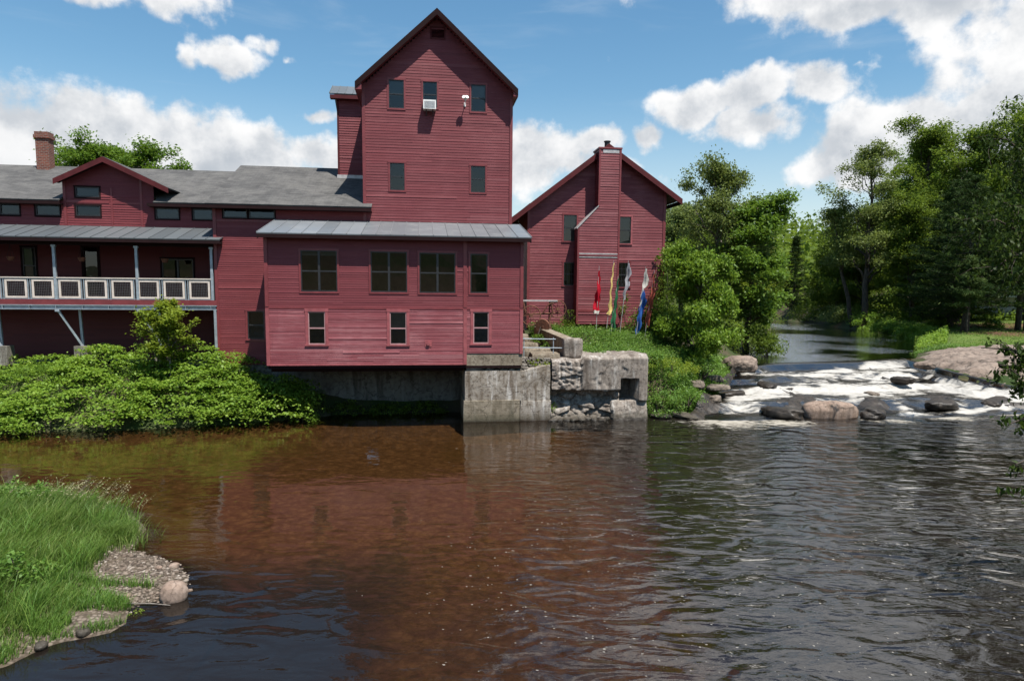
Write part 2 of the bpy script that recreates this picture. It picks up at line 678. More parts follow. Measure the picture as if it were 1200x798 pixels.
principled(t, out, c, t.math('MULTIPLY_ADD', n, 0.25, 0.36), 0.3, t.bump(n, 0.15, 0.02))
M['dark_seam_metal'] = m

# asphalt shingles: courses follow the height, tabs along the eave
m, t, out = new_mat('shingles')
P = t.obj_coord()
X, Y, Z = t.sep(P)
cb = t.add('ShaderNodeCombineXYZ')
t.put(cb.inputs[0], t.math('ADD', X, 0.0))
t.put(cb.inputs[1], t.math('MULTIPLY', Z, 2.55))
br = t.add('ShaderNodeTexBrick')
t.put(br.inputs['Vector'], cb.outputs[0])
br.inputs['Color1'].default_value = (0.110, 0.105, 0.100, 1)
br.inputs['Color2'].default_value = (0.045, 0.043, 0.041, 1)
br.inputs['Mortar'].default_value = (0.04, 0.04, 0.04, 1)
br.inputs['Scale'].default_value = 1.0
br.inputs['Mortar Size'].default_value = 0.010
br.inputs['Mortar Smooth'].default_value = 0.3
br.inputs['Brick Width'].default_value = 0.32
br.inputs['Row Height'].default_value = 0.145
n1 = t.noise(P, 0.7, 6.0, 0.65)
n2 = t.noise(t.mapping(P, (4.0, 1.0, 1.0)), 2.0, 5.0, 0.6)
c = t.mix(t.math('MULTIPLY', t.ramp(n1, 0.40, 0.68), 0.55), br.outputs[0], (0.175, 0.166, 0.152))
c = t.mix(t.math('MULTIPLY', t.ramp(n2, 0.5, 0.8), 0.45), c, (0.030, 0.030, 0.030))
c = t.mix(0.35, c, t.mix(t.noise(P, 22.0, 3.0), (0.035, 0.035, 0.035), (0.115, 0.112, 0.108)))
principled(t, out, c, 0.9, 0, t.bump(t.math('ADD', br.outputs['Fac'], t.math('MULTIPLY', n2, -0.6)), 0.6, -0.02), 0.25)
M['shingles'] = m

# bricks of the small chimney
m, t, out = new_mat('chimney_bricks')
P = t.obj_coord()
X, Y, Z = t.sep(P)
cb = t.add('ShaderNodeCombineXYZ')
t.put(cb.inputs[0], t.math('ADD', X, Y))
t.put(cb.inputs[1], Z)
br = t.add('ShaderNodeTexBrick')
t.put(br.inputs['Vector'], cb.outputs[0])
br.inputs['Color1'].default_value = (0.215, 0.062, 0.036, 1)
br.inputs['Color2'].default_value = (0.125, 0.036, 0.024, 1)
br.inputs['Mortar'].default_value = (0.20, 0.165, 0.14, 1)
br.inputs['Scale'].default_value = 1.0
br.inputs['Mortar Size'].default_value = 0.012
br.inputs['Brick Width'].default_value = 0.22
br.inputs['Row Height'].default_value = 0.085
n = t.noise(P, 5.0, 4.0)
c = t.mix(t.math('MULTIPLY', t.ramp(n, 0.4, 0.7), 0.35), br.outputs[0], (0.12, 0.06, 0.05))
principled(t, out, c, 0.9, 0, t.bump(br.outputs['Fac'], 0.5, -0.02), 0.25)
M['chimney_bricks'] = m


def stone_mat(name, a, b, stain, pale, scale=1.0, lichen=0.3, rough=0.9, waterline=False, formwork=False, bumps=0.8):
    m, t, out = new_mat(name)
    P = t.obj_coord()
    n1 = t.noise(P, 1.1 * scale, 7.0, 0.62)
    n2 = t.noise(P, 6.0 * scale, 6.0, 0.65)
    n3 = t.noise(t.mapping(P, (4.0, 4.0, 0.45)), 0.9 * scale, 5.0, 0.65)
    c = t.mix(t.ramp(n1, 0.32, 0.68), a, b)
    c = t.mix(t.math('MULTIPLY', t.ramp(n2, 0.46, 0.68), 0.75), c, stain)
    c = t.mix(t.math('MULTIPLY', t.ramp(n3, 0.50, 0.68), lichen), c, pale)
    c = t.mix(t.math('MULTIPLY', t.ramp(t.noise(t.mapping(P, (3.0, 3.0, 0.5), (9, 3, 1)), 0.9, 5.0, 0.6), 0.48, 0.68), 0.85), c, stain)
    crack = t.voronoi(t.vmath('ADD', P, t.vmath('MULTIPLY', t.noise(P, 1.5, 4.0, out='Color'), (1.2, 1.2, 1.2))), 0.9 * scale, feature='DISTANCE_TO_EDGE')
    c = t.mix(t.math('MULTIPLY', t.ramp(crack, 0.0, 0.028, 1.0, 0.0), 0.6), c, tuple(x * 0.35 for x in stain))
    h = t.math('ADD', t.math('MULTIPLY', n2, 0.6), t.math('MULTIPLY', t.noise(P, 22.0 * scale, 4.0, 0.6), 0.35))
    rg = rough
    if waterline:
        wz = t.sep(t.pos())[2]
        tide = t.ramp(t.math('ADD', wz, t.math('MULTIPLY', n3, -0.5)), -0.15, 0.30, 1.0, 0.0)
        c = t.mix(t.math('MULTIPLY', tide, 0.7), c, (stain[0] * 0.55, stain[1] * 0.62, stain[2] * 0.55))
        wet = t.ramp(t.math('ADD', wz, t.math('MULTIPLY', n2, -0.12)), -0.03, 0.10, 1.0, 0.0)
        c = t.mix(t.math('MULTIPLY', wet, 0.65), c, tuple(x * 0.3 for x in stain))
        rg = t.math('MULTIPLY_ADD', wet, -0.5, rough)
    if formwork:
        zz = t.sep(P)[2]
        line = t.math('PINGPONG', zz, 0.19)
        h = t.math('ADD', h, t.math('MULTIPLY', t.ramp(line, 0.0, 0.012, 0.0, 1.0), 0.16))
    principled(t, out, c, rg, 0, t.bump(h, bumps, 0.05 / scale), 0.3)
    return m


M['concrete'] = stone_mat('old_concrete', (0.24, 0.205, 0.165), (0.32, 0.285, 0.24), (0.095, 0.066, 0.042), (0.54, 0.51, 0.47), 1.0, 0.9, waterline=True, formwork=True)
M['footing'] = stone_mat('footing_concrete', (0.20, 0.165, 0.118), (0.26, 0.22, 0.165), (0.11, 0.09, 0.06), (0.40, 0.37, 0.31), 1.0, 0.4, waterline=True, formwork=True)
M['sill_concrete'] = stone_mat('sill_concrete', (0.20, 0.165, 0.12), (0.26, 0.22, 0.165), (0.11, 0.08, 0.055), (0.33, 0.29, 0.23), 1.4, 0.4)
M['broken'] = stone_mat('broken_concrete', (0.20, 0.168, 0.140), (0.28, 0.242, 0.206), (0.085, 0.066, 0.052), (0.46, 0.43, 0.39), 1.3, 0.7, waterline=True)
M['rubble'] = stone_mat('rubble_stone', (0.14, 0.122, 0.10), (0.22, 0.195, 0.165), (0.07, 0.06, 0.05), (0.45, 0.42, 0.37), 2.5, 0.5)
M['foundation'] = stone_mat('foundation_concrete', (0.15, 0.14, 0.12), (0.20, 0.19, 0.17), (0.06, 0.055, 0.045), (0.26, 0.25, 0.24), 0.9, 0.5)
M['boulder'] = stone_mat('tan_boulder', (0.215, 0.150, 0.112), (0.275, 0.205, 0.162), (0.125, 0.090, 0.067), (0.36, 0.29, 0.24), 1.8, 0.4, bumps=0.5)
M['wet_rock'] = stone_mat('wet_rock', (0.024, 0.019, 0.015), (0.050, 0.039, 0.029), (0.013, 0.011, 0.009), (0.085, 0.070, 0.055), 1.6, 0.3, rough=0.42)
M['ledge'] = stone_mat('ledge_rock', (0.185, 0.138, 0.108), (0.250, 0.195, 0.156), (0.085, 0.066, 0.054), (0.32, 0.265, 0.22), 0.5, 0.4, bumps=1.0)
M['bank_rock'] = stone_mat('bank_rock', (0.125, 0.100, 0.078), (0.195, 0.160, 0.128), (0.05, 0.041, 0.032), (0.28, 0.24, 0.20), 1.4, 0.4, waterline=True)


def leaf_mat(name, dark, light, yellow=None, trans=0.35, gloss=0.35, clump=0.9):
    """leaf colour varies leaf by leaf and in larger patches of the plant"""
    m, t, out = new_mat(name)
    P = t.obj_coord()
    rnd = t.add('ShaderNodeNewGeometry').outputs['Random Per Island']
    n = t.noise(P, clump, 3.0, 0.6)
    f = t.math('ADD', t.math('MULTIPLY', rnd, 0.55), t.math('MULTIPLY', t.ramp(n, 0.3, 0.7), 0.45))
    c = t.mix(f, dark, light)
    if yellow:
        c = t.mix(t.math('MULTIPLY', t.ramp(rnd, 0.75, 1.0), 0.6), c, yellow)
    d = principled(t, None, c, 0.5, 0, None, gloss)
    tr = t.add('ShaderNodeBsdfTranslucent')
    t.put(tr.inputs[0], t.mix(0.55, c, (light[0] * 1.5, light[1] * 1.5, light[2] * 0.9)))
    mx = t.add('ShaderNodeMixShader')
    mx.inputs[0].default_value = trans
    t.l.new(d.outputs[0], mx.inputs[1])
    t.l.new(tr.outputs[0], mx.inputs[2])
    t.l.new(mx.outputs[0], out.inputs[0])
    return m


M['leaf_bright'] = leaf_mat('bright_leaf', (0.105, 0.195, 0.022), (0.215, 0.325, 0.045), (0.28, 0.36, 0.065), 0.38, 0.25)
M['leaf_fresh'] = leaf_mat('fresh_leaf', (0.060, 0.122, 0.014), (0.140, 0.225, 0.030), None, 0.35, 0.2)
M['leaf_mid'] = leaf_mat('mid_leaf', (0.062, 0.110, 0.014), (0.150, 0.208, 0.031), None, 0.40, 0.12)
M['leaf_dark'] = leaf_mat('dark_leaf', (0.038, 0.070, 0.011), (0.095, 0.142, 0.023), (0.14, 0.17, 0.036), 0.32, 0.12)
M['leaf_lush'] = leaf_mat('lush_leaf', (0.070, 0.140, 0.014), (0.185, 0.280, 0.034), (0.23, 0.30, 0.05), 0.36, 0.2, 1.1)
M['leaf_near'] = leaf_mat('near_leaf', (0.018, 0.036, 0.007), (0.048, 0.080, 0.014), (0.11, 0.14, 0.035), 0.32, 0.10)
M['leaf_grey'] = leaf_mat('grey_leaf', (0.090, 0.126, 0.030), (0.185, 0.226, 0.064), None, 0.32, 0.15)
M['leaf_pale'] = leaf_mat('pale_leaf', (0.11, 0.155, 0.040), (0.21, 0.26, 0.085), None, 0.4, 0.3)
M['leaf_yellow'] = leaf_mat('yellow_leaf', (0.125, 0.185, 0.020), (0.235, 0.29, 0.036), None, 0.42, 0.2)
M['needles'] = leaf_mat('pine_needle', (0.014, 0.031, 0.009), (0.036, 0.062, 0.017), (0.10, 0.125, 0.036), 0.2, 0.04)
M['needles_pale'] = leaf_mat('pale_needle', (0.040, 0.070, 0.020), (0.095, 0.135, 0.045), None, 0.25, 0.05)
M['grass_blade'] = leaf_mat('grass_blade', (0.042, 0.095, 0.018), (0.155, 0.240, 0.046), (0.27, 0.265, 0.105), 0.35, 0.15, 1.0)
M['grass_seed'] = leaf_mat('grass_seed', (0.22, 0.20, 0.11), (0.34, 0.31, 0.19), None, 0.3, 0.1)
M['weed_leaf'] = leaf_mat('weed_leaf', (0.060, 0.140, 0.020), (0.150, 0.260, 0.045), (0.25, 0.32, 0.07), 0.35, 0.3, 1.4)

m, t, out = new_mat('tree_bark')
P = t.obj_coord()
n = t.noise(t.mapping(P, (6.0, 6.0, 1.2)), 1.6, 6.0, 0.65)
c = t.mix(t.ramp(n, 0.3, 0.7), (0.030, 0.024, 0.019), (0.105, 0.085, 0.068))
principled(t, out, c, 0.9, 0, t.bump(n, 0.9, 0.05), 0.2)
M['bark'] = m
m, t, out = new_mat('pale_bark')
P = t.obj_coord()
n = t.noise(t.mapping(P, (5.0, 5.0, 2.0)), 1.6, 6.0, 0.65)
c = t.mix(t.ramp(n, 0.3, 0.7), (0.10, 0.085, 0.07), (0.24, 0.21, 0.18))
principled(t, out, c, 0.9, 0, t.bump(n, 0.8, 0.05), 0.2)
M['pale_bark'] = m

# ------------------------------------------------------------------ the river and its banks
Z_UP = 1.6                                  # level of the mill pond above the falls


def wm(u, w):
    p = W(u, w)
    return p.x, p.y


CREST = [(13.41, 39.22), (16.2, 40.6), (20.6, 41.9), (25.6, 44.2)]
SHORE = [  # x, y, water level, width of the bank
    (-120, 18, 0, 4), (-40, 25, 0, 3), (-20.1, 26.4, 0, 2.6), (-17, 26.7, 0, 2.6), (-14, 27.5, 0, 2.6), (-10.9, 28.8, 0, 2.2),
    (-8.8, 30.3, 0, 1.6), (-7.6, 31.0, 0, 1.6), (-2.4, 31.9, 0, 1.6), (*wm(8.5, 2.4), 0, 1.4), (*wm(12.2, 1.8), 0, 1.2),
    (*wm(16.6, 1.4), 0, 1.4), (*wm(17.3, 0.5), 0, 1.8), (8.5, 31.5, 0, 2.2), (10.2, 33.8, 0.6, 2.2), (12.0, 37.2, 1.2, 2.0),
    (13.3, 39.3, Z_UP, 2.0), (15.3, 44.5, Z_UP, 1.6), (19.6, 54, Z_UP, 2), (26.1, 68.4, Z_UP, 2), (31.4, 82, Z_UP, 2.5),
    (34.5, 95, Z_UP, 3), (28, 120, Z_UP, 4), (0, 158, Z_UP, 5), (-20, 170, Z_UP, 5), (-10, 180, Z_UP, 5), (14, 168, Z_UP, 5),
    (40, 133, Z_UP, 4), (41.5, 98, Z_UP, 3), (40.2, 89.4, Z_UP, 2.4), (39.75, 79.6, Z_UP, 2.0), (39, 70.3, Z_UP, 1.8),
    (36.3, 60.5, Z_UP, 1.6), (31.4, 52.8, Z_UP, 2.0), (25.7, 44.3, Z_UP, 2.5), (24.7, 37.7, 1.3, 2.0), (26.8, 35.4, 0.8, 2.0),
    (29, 34, 0.4, 2.0), (30.5, 32, 0, 2), (25.2, 30.0, 0, 2), (21.6, 26, 0, 2.2), (17.9, 21, 0, 2.2), (14.2, 16.4, 0, 2.2), (11.6, 12.6, 0, 2.2), (10.8, 5, 0, 2.5), (11, -15, 0, 3),
    (22, -80, 0, 3), (-120, -80, 0, 4)]
PLATEAU = [  # ground height a little way from the water
    (-40, 36, 2.2), (-20, 34, 2.2), (-12, 33, 1.9), (-9, 36, 2.3), (-9.3, 31.4, 0.7), (-7.5, 31.9, 0.55), (-5, 32.2, 0.5), (-2.7, 32.4, 0.55), (-8, 33, 0.9), (-5, 33.5, 0.9), (-2, 34, 0.9), (0, 35, 2.6), (2.5, 33.5, 2.9), (4.0, 33, 2.75),
    (4, 37, 3.45), (7, 38.5, 3.45), (1.5, 38.5, 3.55), (6.5, 33.2, 2.6), (8.2, 34.0, 2.2), (10, 36.2, 2.5), (11.6, 38.5, 2.4), (12.8, 41.5, 2.3), (13.6, 46, 2.4), (9.5, 50, 3.4),
    (0, 62, 4.5), (-20, 60, 4.5), (-40, 70, 5), (18, 62, 3.0), (24, 80, 3.0),
    (30, 51, 2.0), (36, 47, 2.15), (41, 62, 2.4), (46, 73, 2.7), (35, 41, 1.9), (30, 38, 1.55), (28.5, 43, 1.85), (32.5, 34.5, 1.5), (60, 60, 3.4),
    (27, 22, 2.0), (23, 12, 2.2), (24.5, 26, 1.5), (17, 14, 1.6), (100, 60, 7), (60, 30, 4), (45, 110, 4), (70, 110, 7), (20, 130, 4),
    (10, 210, 15), (60, 210, 17), (-80, 210, 12), (130, 200, 18), (200, 100, 14), (-150, 120, 10), (30, -50, 5), (60, -50, 6), (-120, -110, 17), (0, -115, 18), (100, -100, 18)]  # last points: unseen hills behind the camera, raised to darken the window reflections
shore = np.array(SHORE, float)
plat = np.array(PLATEAU, float)


def seg_dist(px, py, poly, closed=True):
    """distance to a polyline, the foot's segment and its position on it, inside flag"""
    n = len(poly)
    best = np.full(px.shape, 1e9)
    bi = np.zeros(px.shape, int)
    bt = np.zeros(px.shape)
    ins = np.zeros(px.shape, bool)
    for i in range(n if closed else n - 1):
        ax, ay = poly[i, 0], poly[i, 1]
        bx, by = poly[(i + 1) % n, 0], poly[(i + 1) % n, 1]
        dx, dy = bx - ax, by - ay
        tt = np.clip(((px - ax) * dx + (py - ay) * dy) / (dx * dx + dy * dy + 1e-9), 0, 1)
        d = np.hypot(px - ax - tt * dx, py - ay - tt * dy)
        k = d < best
        best[k], bi[k], bt[k] = d[k], i, tt[k]
        if abs(by - ay) > 1e-9:
            c = ((ay > py) != (by > py)) & (px < (bx - ax) * (py - ay) / (by - ay) + ax)
            ins ^= c
    return best, bi, bt, ins


def smooth(x):
    x = np.clip(x, 0, 1)
    return x * x * (3 - 2 * x)


def ground(x, y):
    """terrain height, plus signed distance from the water (positive on land)"""
    x, y = np.atleast_1d(np.asarray(x, float)), np.atleast_1d(np.asarray(y, float))
    d, i, tt, ins = seg_dist(x, y, shore)
    j = (i + 1) % len(shore)
    L = shore[i, 2] * (1 - tt) + shore[j, 2] * tt
    wd = shore[i, 3] * (1 - tt) + shore[j, 3] * tt
    num = np.zeros_like(x)
    den = np.zeros_like(x)
    for a, b, z in plat:
        k = 1.0 / (((x - a) ** 2 + (y - b) ** 2) + 0.6) ** 1.6
        num += k * z
        den += k
    T = num / den
    nz = FB(x, y, None, 0.35, 4)
    land = L - 0.06 + (T - L) * smooth(d / (wd * 1.15)) + np.minimum(d, 1.5) * 0.07 + nz * 0.22 * smooth(d / 2.5)
    bed = L - 0.06 - np.where((x > 8) & (x < 33) & (y > 28.5) & (y < 44.6), np.minimum(2.2 * d + 0.1, 1.5), np.minimum(0.22 * d + 0.04, 0.72)) + nz * 0.10 * smooth(d / 1.2)
    return np.where(ins, bed, land), np.where(ins, -d, d)


def gz(x, y):
    return float(ground(x, y)[0][0])


def axis(lo, c0, c1, hi, step, grow=1.16):
    a = list(np.arange(c0, c1 + 1e-6, step))
    s = step
    while a[-1] < hi:
        s *= grow
        a.append(a[-1] + s)
    s = step
    while a[0] > lo:
        s *= grow
        a.insert(0, a[0] - s)
    return np.array(a)


ax_x = axis(-420, -24, 44, 460, 0.5)
ax_y = axis(-120, 6, 76, 640, 0.5)
GX, GY = np.meshgrid(ax_x, ax_y)
gh, gd = ground(GX.ravel(), GY.ravel())
gh = gh.reshape(GX.shape)
gd = gd.reshape(GX.shape)
u_ = (GX - MO.x) * MU.x + (GY - MO.y) * MU.y
w_ = (GX - MO.x) * MW.x + (GY - MO.y) * MW.y
inside = (u_ > -14) & (u_ < 10.8) & (w_ > 5.2) & (w_ < 14)     # the mill's own footprint, kept below its floors
gh = np.where(inside, np.minimum(gh, 2.0), gh)
lawn = smooth((GX - 28.5) / 2.5) * smooth((GY - 43.5 + (GX - 30) * 0.15) / 3.0) * smooth((gd - 1.2) / 1.5) * smooth((78 + (GX - 40) * .3 - GY) / 8)
need = np.zeros_like(GX)
for nx_, ny_, r_ in ((43, 60, 7), (47, 68, 8), (50, 70, 7), (40.4, 60, 4), (44, 62, 4)):
    need = np.maximum(need, 1 - smooth(np.hypot(GX - nx_, GY - ny_) / r_))

m, t, out = new_mat('ground')
P = t.pos()


def attr(name):
    nd = t.add('ShaderNodeAttribute', attribute_name=name)
    return nd.outputs['Fac']


n1 = t.noise(P, 0.25, 6.0, 0.6)
n2 = t.noise(P, 2.5, 6.0, 0.65)
n3 = t.noise(P, 14.0, 4.0, 0.6)
pw_ = t.vmath('ADD', P, t.vmath('MULTIPLY', t.noise(P, 1.1, 3.0, out='Color'), (0.9, 0.9, 0.0)))
peb = t.voronoi(pw_, 4.5, out='Color')
pebd = t.voronoi(pw_, 4.5)
soil = t.mix(n2, (0.045, 0.034, 0.022), (0.095, 0.072, 0.046))
green = t.mix(n2, (0.018, 0.034, 0.008), (0.040, 0.066, 0.016))
land = t.mix(t.ramp(n1, 0.35, 0.6), soil, green)
lg = t.mix(t.math('ADD', t.math('MULTIPLY', n2, 0.6), t.math('MULTIPLY', n3, 0.4)), (0.060, 0.100, 0.018), (0.120, 0.175, 0.034))
lg = t.mix(t.math('MULTIPLY', t.ramp(n1, 0.45, 0.7), 0.5), lg, (0.11, 0.12, 0.035))
lg = t.mix(t.ramp(t.math('ADD', attr('litter'), t.math('MULTIPLY', n2, 0.5)), 0.55, 0.95), lg, (0.115, 0.066, 0.036))
land = t.mix(attr('lawn'), land, lg)
bedc = t.mix(t.ramp(n2, 0.3, 0.7), (0.115, 0.080, 0.048), (0.24, 0.175, 0.110))
bedc = t.mix(t.math('MULTIPLY', t.ramp(t.sep(peb)[0], 0.3, 0.9), 0.30), bedc, (0.36, 0.26, 0.16))
bedc = t.mix(t.math('MULTIPLY', t.ramp(n3, 0.35, 0.7), 0.45), bedc, (0.09, 0.06, 0.032))
bedc = t.mix(t.math('MULTIPLY', t.ramp(pebd, 0.30, 0.62), 0.35), bedc, (0.05, 0.034, 0.02))
bedc = t.mix(t.math('MULTIPLY', t.ramp(n1, 0.5, 0.7), 0.45), bedc, (0.10, 0.085, 0.025))
col = t.mix(attr('bed'), land, bedc)
principled(t, out, col, 0.92, 0, t.bump(t.math('ADD', n2, t.math('MULTIPLY', n3, 0.5)), 0.6, 0.08), 0.2)
M['ground'] = m
terr = np_mesh('ground', np.stack([GX.ravel(), GY.ravel(), gh.ravel()], 1), grid_faces(len(ax_x), len(ax_y)), m, None, True,
               {'lawn': lawn.ravel(), 'litter': need.ravel(), 'bed': smooth((0.25 - gd) / 0.5).ravel()})
tag(terr, 'grassy and earthy river banks with a lawn on the far right', 'ground', kind='structure')


# ---- water surfaces
def water_mat(name, upstream):
    m, t, out = new_mat(name)
    P = t.pos()
    x, y, z = t.sep(P)
    big = t.noise(t.mapping(P, (0.75, 1.5, 1.0), rot=(0, 0, 0.2)), 1.15, 1.5, 0.45, 0.9)
    med = t.noise(t.mapping(P, (0.8, 1.5, 1.0), rot=(0, 0, -0.15)), 3.4, 3.0, 0.55, 0.4)
    fine = t.noise(t.mapping(P, (1.0, 1.6, 1.0)), 9.0, 3.0, 0.6)
    if upstream:
        amp = t.math('MULTIPLY_ADD', t.ramp(t.noise(P, 0.12, 2.0), 0.42, 0.62), 1.5, 0.22)
        h = t.math('MULTIPLY', t.math('ADD', t.math('MULTIPLY', med, 0.05), t.math('MULTIPLY', fine, 0.02)), amp)
        tint = (0.52, 0.42, 0.27)
    else:
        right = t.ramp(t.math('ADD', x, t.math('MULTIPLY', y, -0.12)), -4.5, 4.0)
        patch = t.ramp(t.noise(P, 0.16, 3.0, 0.5), 0.38, 0.62, 0.55, 1.1)
        amp = t.math('MULTIPLY', t.math('MULTIPLY_ADD', right, 1.25, 0.16), patch)
        near = t.ramp(y, 19.0, 12.5)
        amp = t.math('ADD', amp, t.math('MULTIPLY', near, 0.20))
        h = t.math('MULTIPLY', t.math('ADD', t.math('ADD', t.math('MULTIPLY', big, 0.105), t.math('MULTIPLY', med, 0.017)), t.math('MULTIPLY', fine, 0.004)), amp)
        tint = (0.52, 0.415, 0.305)
    nb = t.bump(h, 1.0, 1.0)
    fr = t.add('ShaderNodeFresnel')
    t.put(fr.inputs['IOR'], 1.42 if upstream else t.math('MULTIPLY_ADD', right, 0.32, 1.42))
    t.put(fr.inputs['Normal'], nb)
    gl = t.add('ShaderNodeBsdfGlossy')
    gl.inputs['Roughness'].default_value = 0.03
    gl.inputs['Color'].default_value = (0.95, 0.95, 0.95, 1)
    t.put(gl.inputs['Normal'], nb)
    tp = t.add('ShaderNodeBsdfTransparent')
    tp.inputs['Color'].default_value = (*tint, 1)
    murk = t.add('ShaderNodeBsdfDiffuse')
    murk.inputs['Color'].default_value = (0.011, 0.0085, 0.0068, 1)
    body = t.add('ShaderNodeMixShader')
    if upstream:
        body.inputs[0].default_value = 0.45
    else:                                   # the bed drops away towards the bridge and on the right
        dn = t.math('MULTIPLY', t.math('SUBTRACT', t.noise(P, 0.22, 3.0, 0.5), 0.5), 5.0)
        dl = t.math('MULTIPLY', t.ramp(t.math('ADD', y, t.math('MULTIPLY', dn, 0.5)), 15.5, 12.2), t.ramp(t.math('ADD', x, t.math('MULTIPLY', dn, 0.4)), -1.0, -3.4))
        dl = t.math('MAXIMUM', dl, t.math('MULTIPLY', t.ramp(t.math('ADD', y, t.math('MULTIPLY', dn, 0.6)), 15.0, 11.0), 0.28))
        deep = t.math('MAXIMUM', dl, t.ramp(t.math('ADD', t.math('MULTIPLY_ADD', y, -0.05, x), dn), 0.8, 4.6))
        t.put(body.inputs[0], t.math('MULTIPLY_ADD', deep, 0.80, 0.05))
    t.l.new(tp.outputs[0], body.inputs[1])
    t.l.new(murk.outputs[0], body.inputs[2])
    mx = t.add('ShaderNodeMixShader')
    t.put(mx.inputs[0], fr.outputs[0])
    t.l.new(body.outputs[0], mx.inputs[1])
    t.l.new(gl.outputs[0], mx.inputs[2])
    res = mx.outputs[0]
    # floating foam: thick below the falls, loose flecks carried down the pool
    acc = None
    blobs = [(13.6, 39.6, .1, .1)] if upstream else [(9.7, 30.2, 2.4, 1.9), (12.2, 30.1, 1.7, 1.1), (17.6, 30.9, 1.9, 1.1), (20.8, 31.6, 2.2, 0.8), (24.5, 33.0, 2.2, 0.9)]
    for bx, by, rx, ry in blobs:
        q = t.vmath('MULTIPLY', t.vmath('SUBTRACT', P, (bx, by, 0)), (1 / rx, 1 / ry, 0))
        d = t.math('SUBTRACT', 1.0, t.vmath('LENGTH', q))
        acc = d if acc is None else t.math('MAXIMUM', acc, d)
    fn = t.noise(t.mapping(P, (1.0, 1.7, 1.0)), 2.2, 7.0, 0.68)
    foam = t.ramp(t.math('ADD', acc, t.math('MULTIPLY', t.math('SUBTRACT', fn, 0.5), 3.2)), 0.05, 0.95)
    if not upstream:
        v = t.voronoi(t.mapping(P, (1.0, 1.3, 1.0)), 9.0, out='Color')
        vd = t.voronoi(t.vmath('ADD', t.mapping(P, (1.0, 1.3, 1.0)), t.vmath('MULTIPLY', t.noise(P, 7.0, 2.0, out='Color'), (0.07, 0.07, 0.0))), 9.0)
        vs = t.sep(v)
        dens = t.math('MULTIPLY', t.ramp(t.math('ADD', x, t.math('MULTIPLY', t.noise(P, 0.3, 3.0), 6.0)), 0.0, 4.0), 0.80)
        dens = t.math('MULTIPLY', dens, t.ramp(y, 22.0, 13.0, 0.35, 1.2))
        dens = t.math('ADD', dens, t.math('MULTIPLY', t.ramp(acc, -2.5, 0.0), 0.4))
        size = t.math('MULTIPLY_ADD', t.math('POWER', vs[1], 5.0), 0.22, 0.032)
        dens = t.math('MULTIPLY', dens, t.ramp(t.noise(t.mapping(P, (0.6, 1.2, 1.0)), 0.7, 3.0, 0.6), 0.36, 0.60, 0.15, 1.6))
        fl = t.math('MULTIPLY', t.math('LESS_THAN', vs[0], dens), t.math('LESS_THAN', vd, size))
        foam = t.math('MAXIMUM', foam, t.math('MULTIPLY', fl, 0.6))
    df = t.add('ShaderNodeBsdfDiffuse')
    t.put(df.inputs[0], t.mix(fn, (0.25, 0.205, 0.14), (0.38, 0.37, 0.34)))
    m2 = t.add('ShaderNodeMixShader')
    t.put(m2.inputs[0], foam)
    t.l.new(res, m2.inputs[1])
    t.l.new(df.outputs[0], m2.inputs[2])
    t.l.new(m2.outputs[0], out.inputs[0])
    return m


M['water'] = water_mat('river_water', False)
M['pond'] = water_mat('pond_water', True)
mb = MB()
mb.face([(-130, -90, 0), (70, -90, 0), (70, 46, 0), (-130, 46, 0)])
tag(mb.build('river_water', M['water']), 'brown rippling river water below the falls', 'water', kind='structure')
mb = MB()
up_l = [(13.0, 39.0), (14.0, 44.8), (18.2, 54.5), (24.6, 69), (29.8, 82.5), (32.5, 95), (26, 119), (-2, 156), (-24, 170)]
up_r = [(-8, 184), (17, 170), (43, 135), (44, 98), (42.5, 89), (42, 79), (41, 70), (38.5, 59.5), (33.5, 51.5), (26.4, 44.4)]
mb.face([(x, y, Z_UP) for x, y in up_l + up_r + [(20.6, 42.0), (16.2, 40.7)]])
tag(mb.build('pond_water', M['pond']), 'calm dark river above the falls curving out of sight', 'water', kind='structure')

# ---- the falls: a rock heightfield with the water sheet running over it
TOP = np.array([(12.6, 38.2, 1.55), (13.6, 39.3, 1.6), (16.2, 40.6, 1.6), (20.6, 41.9, 1.6), (25.4, 44.0, 1.6), (24.9, 38.6, 1.45), (26.4, 36.1, 1.0), (28.6, 34.6, 0.6), (31.0, 33.0, 0.25)])
TOPS = np.array([0, .06, .20, .40, .62, .74, .83, .92, 1.0])
BOT = np.array([(8.2, 30.9), (9.6, 30.6), (12.9, 31.0), (14.6, 31.5), (17.0, 31.2), (19.3, 31.5), (22.0, 32.4), (25.0, 33.0), (30.5, 32.3)])
BOTS = np.array([0, .06, .20, .28, .40, .52, .66, .80, 1.0])
NS, NTT = 330, 190
S, TT = np.meshgrid(np.linspace(0, 1, NS), np.linspace(-0.02, 1.06, NTT))
tx = np.interp(S, TOPS, TOP[:, 0]); ty = np.interp(S, TOPS, TOP[:, 1]); tz = np.interp(S, TOPS, TOP[:, 2])
bx = np.interp(S, BOTS, BOT[:, 0]); by = np.interp(S, BOTS, BOT[:, 1])
FX, FY = tx + (bx - tx) * TT, ty + (by - ty) * TT
jit = FB(FX, FY * .6, None, 0.45, 4) * 0.13
prof = np.interp(TT + jit * smooth(TT * 6) * smooth((1 - TT) * 6), [-.05, 0, .05, .12, .27, .34, .50, .57, .76, .86, 1.0, 1.1],
                 [1.0, 1.0, .97, .76, .70, .54, .48, .35, .30, .05, -.02, -.12])
base = tz * prof
lump = FB(FX * 1.0, FY * 1.0, None, 0.55, 5, 0.55)
rid = 1 - np.abs(FB(FX + 31, FY * 1.6 + 7, None, 0.9, 4))
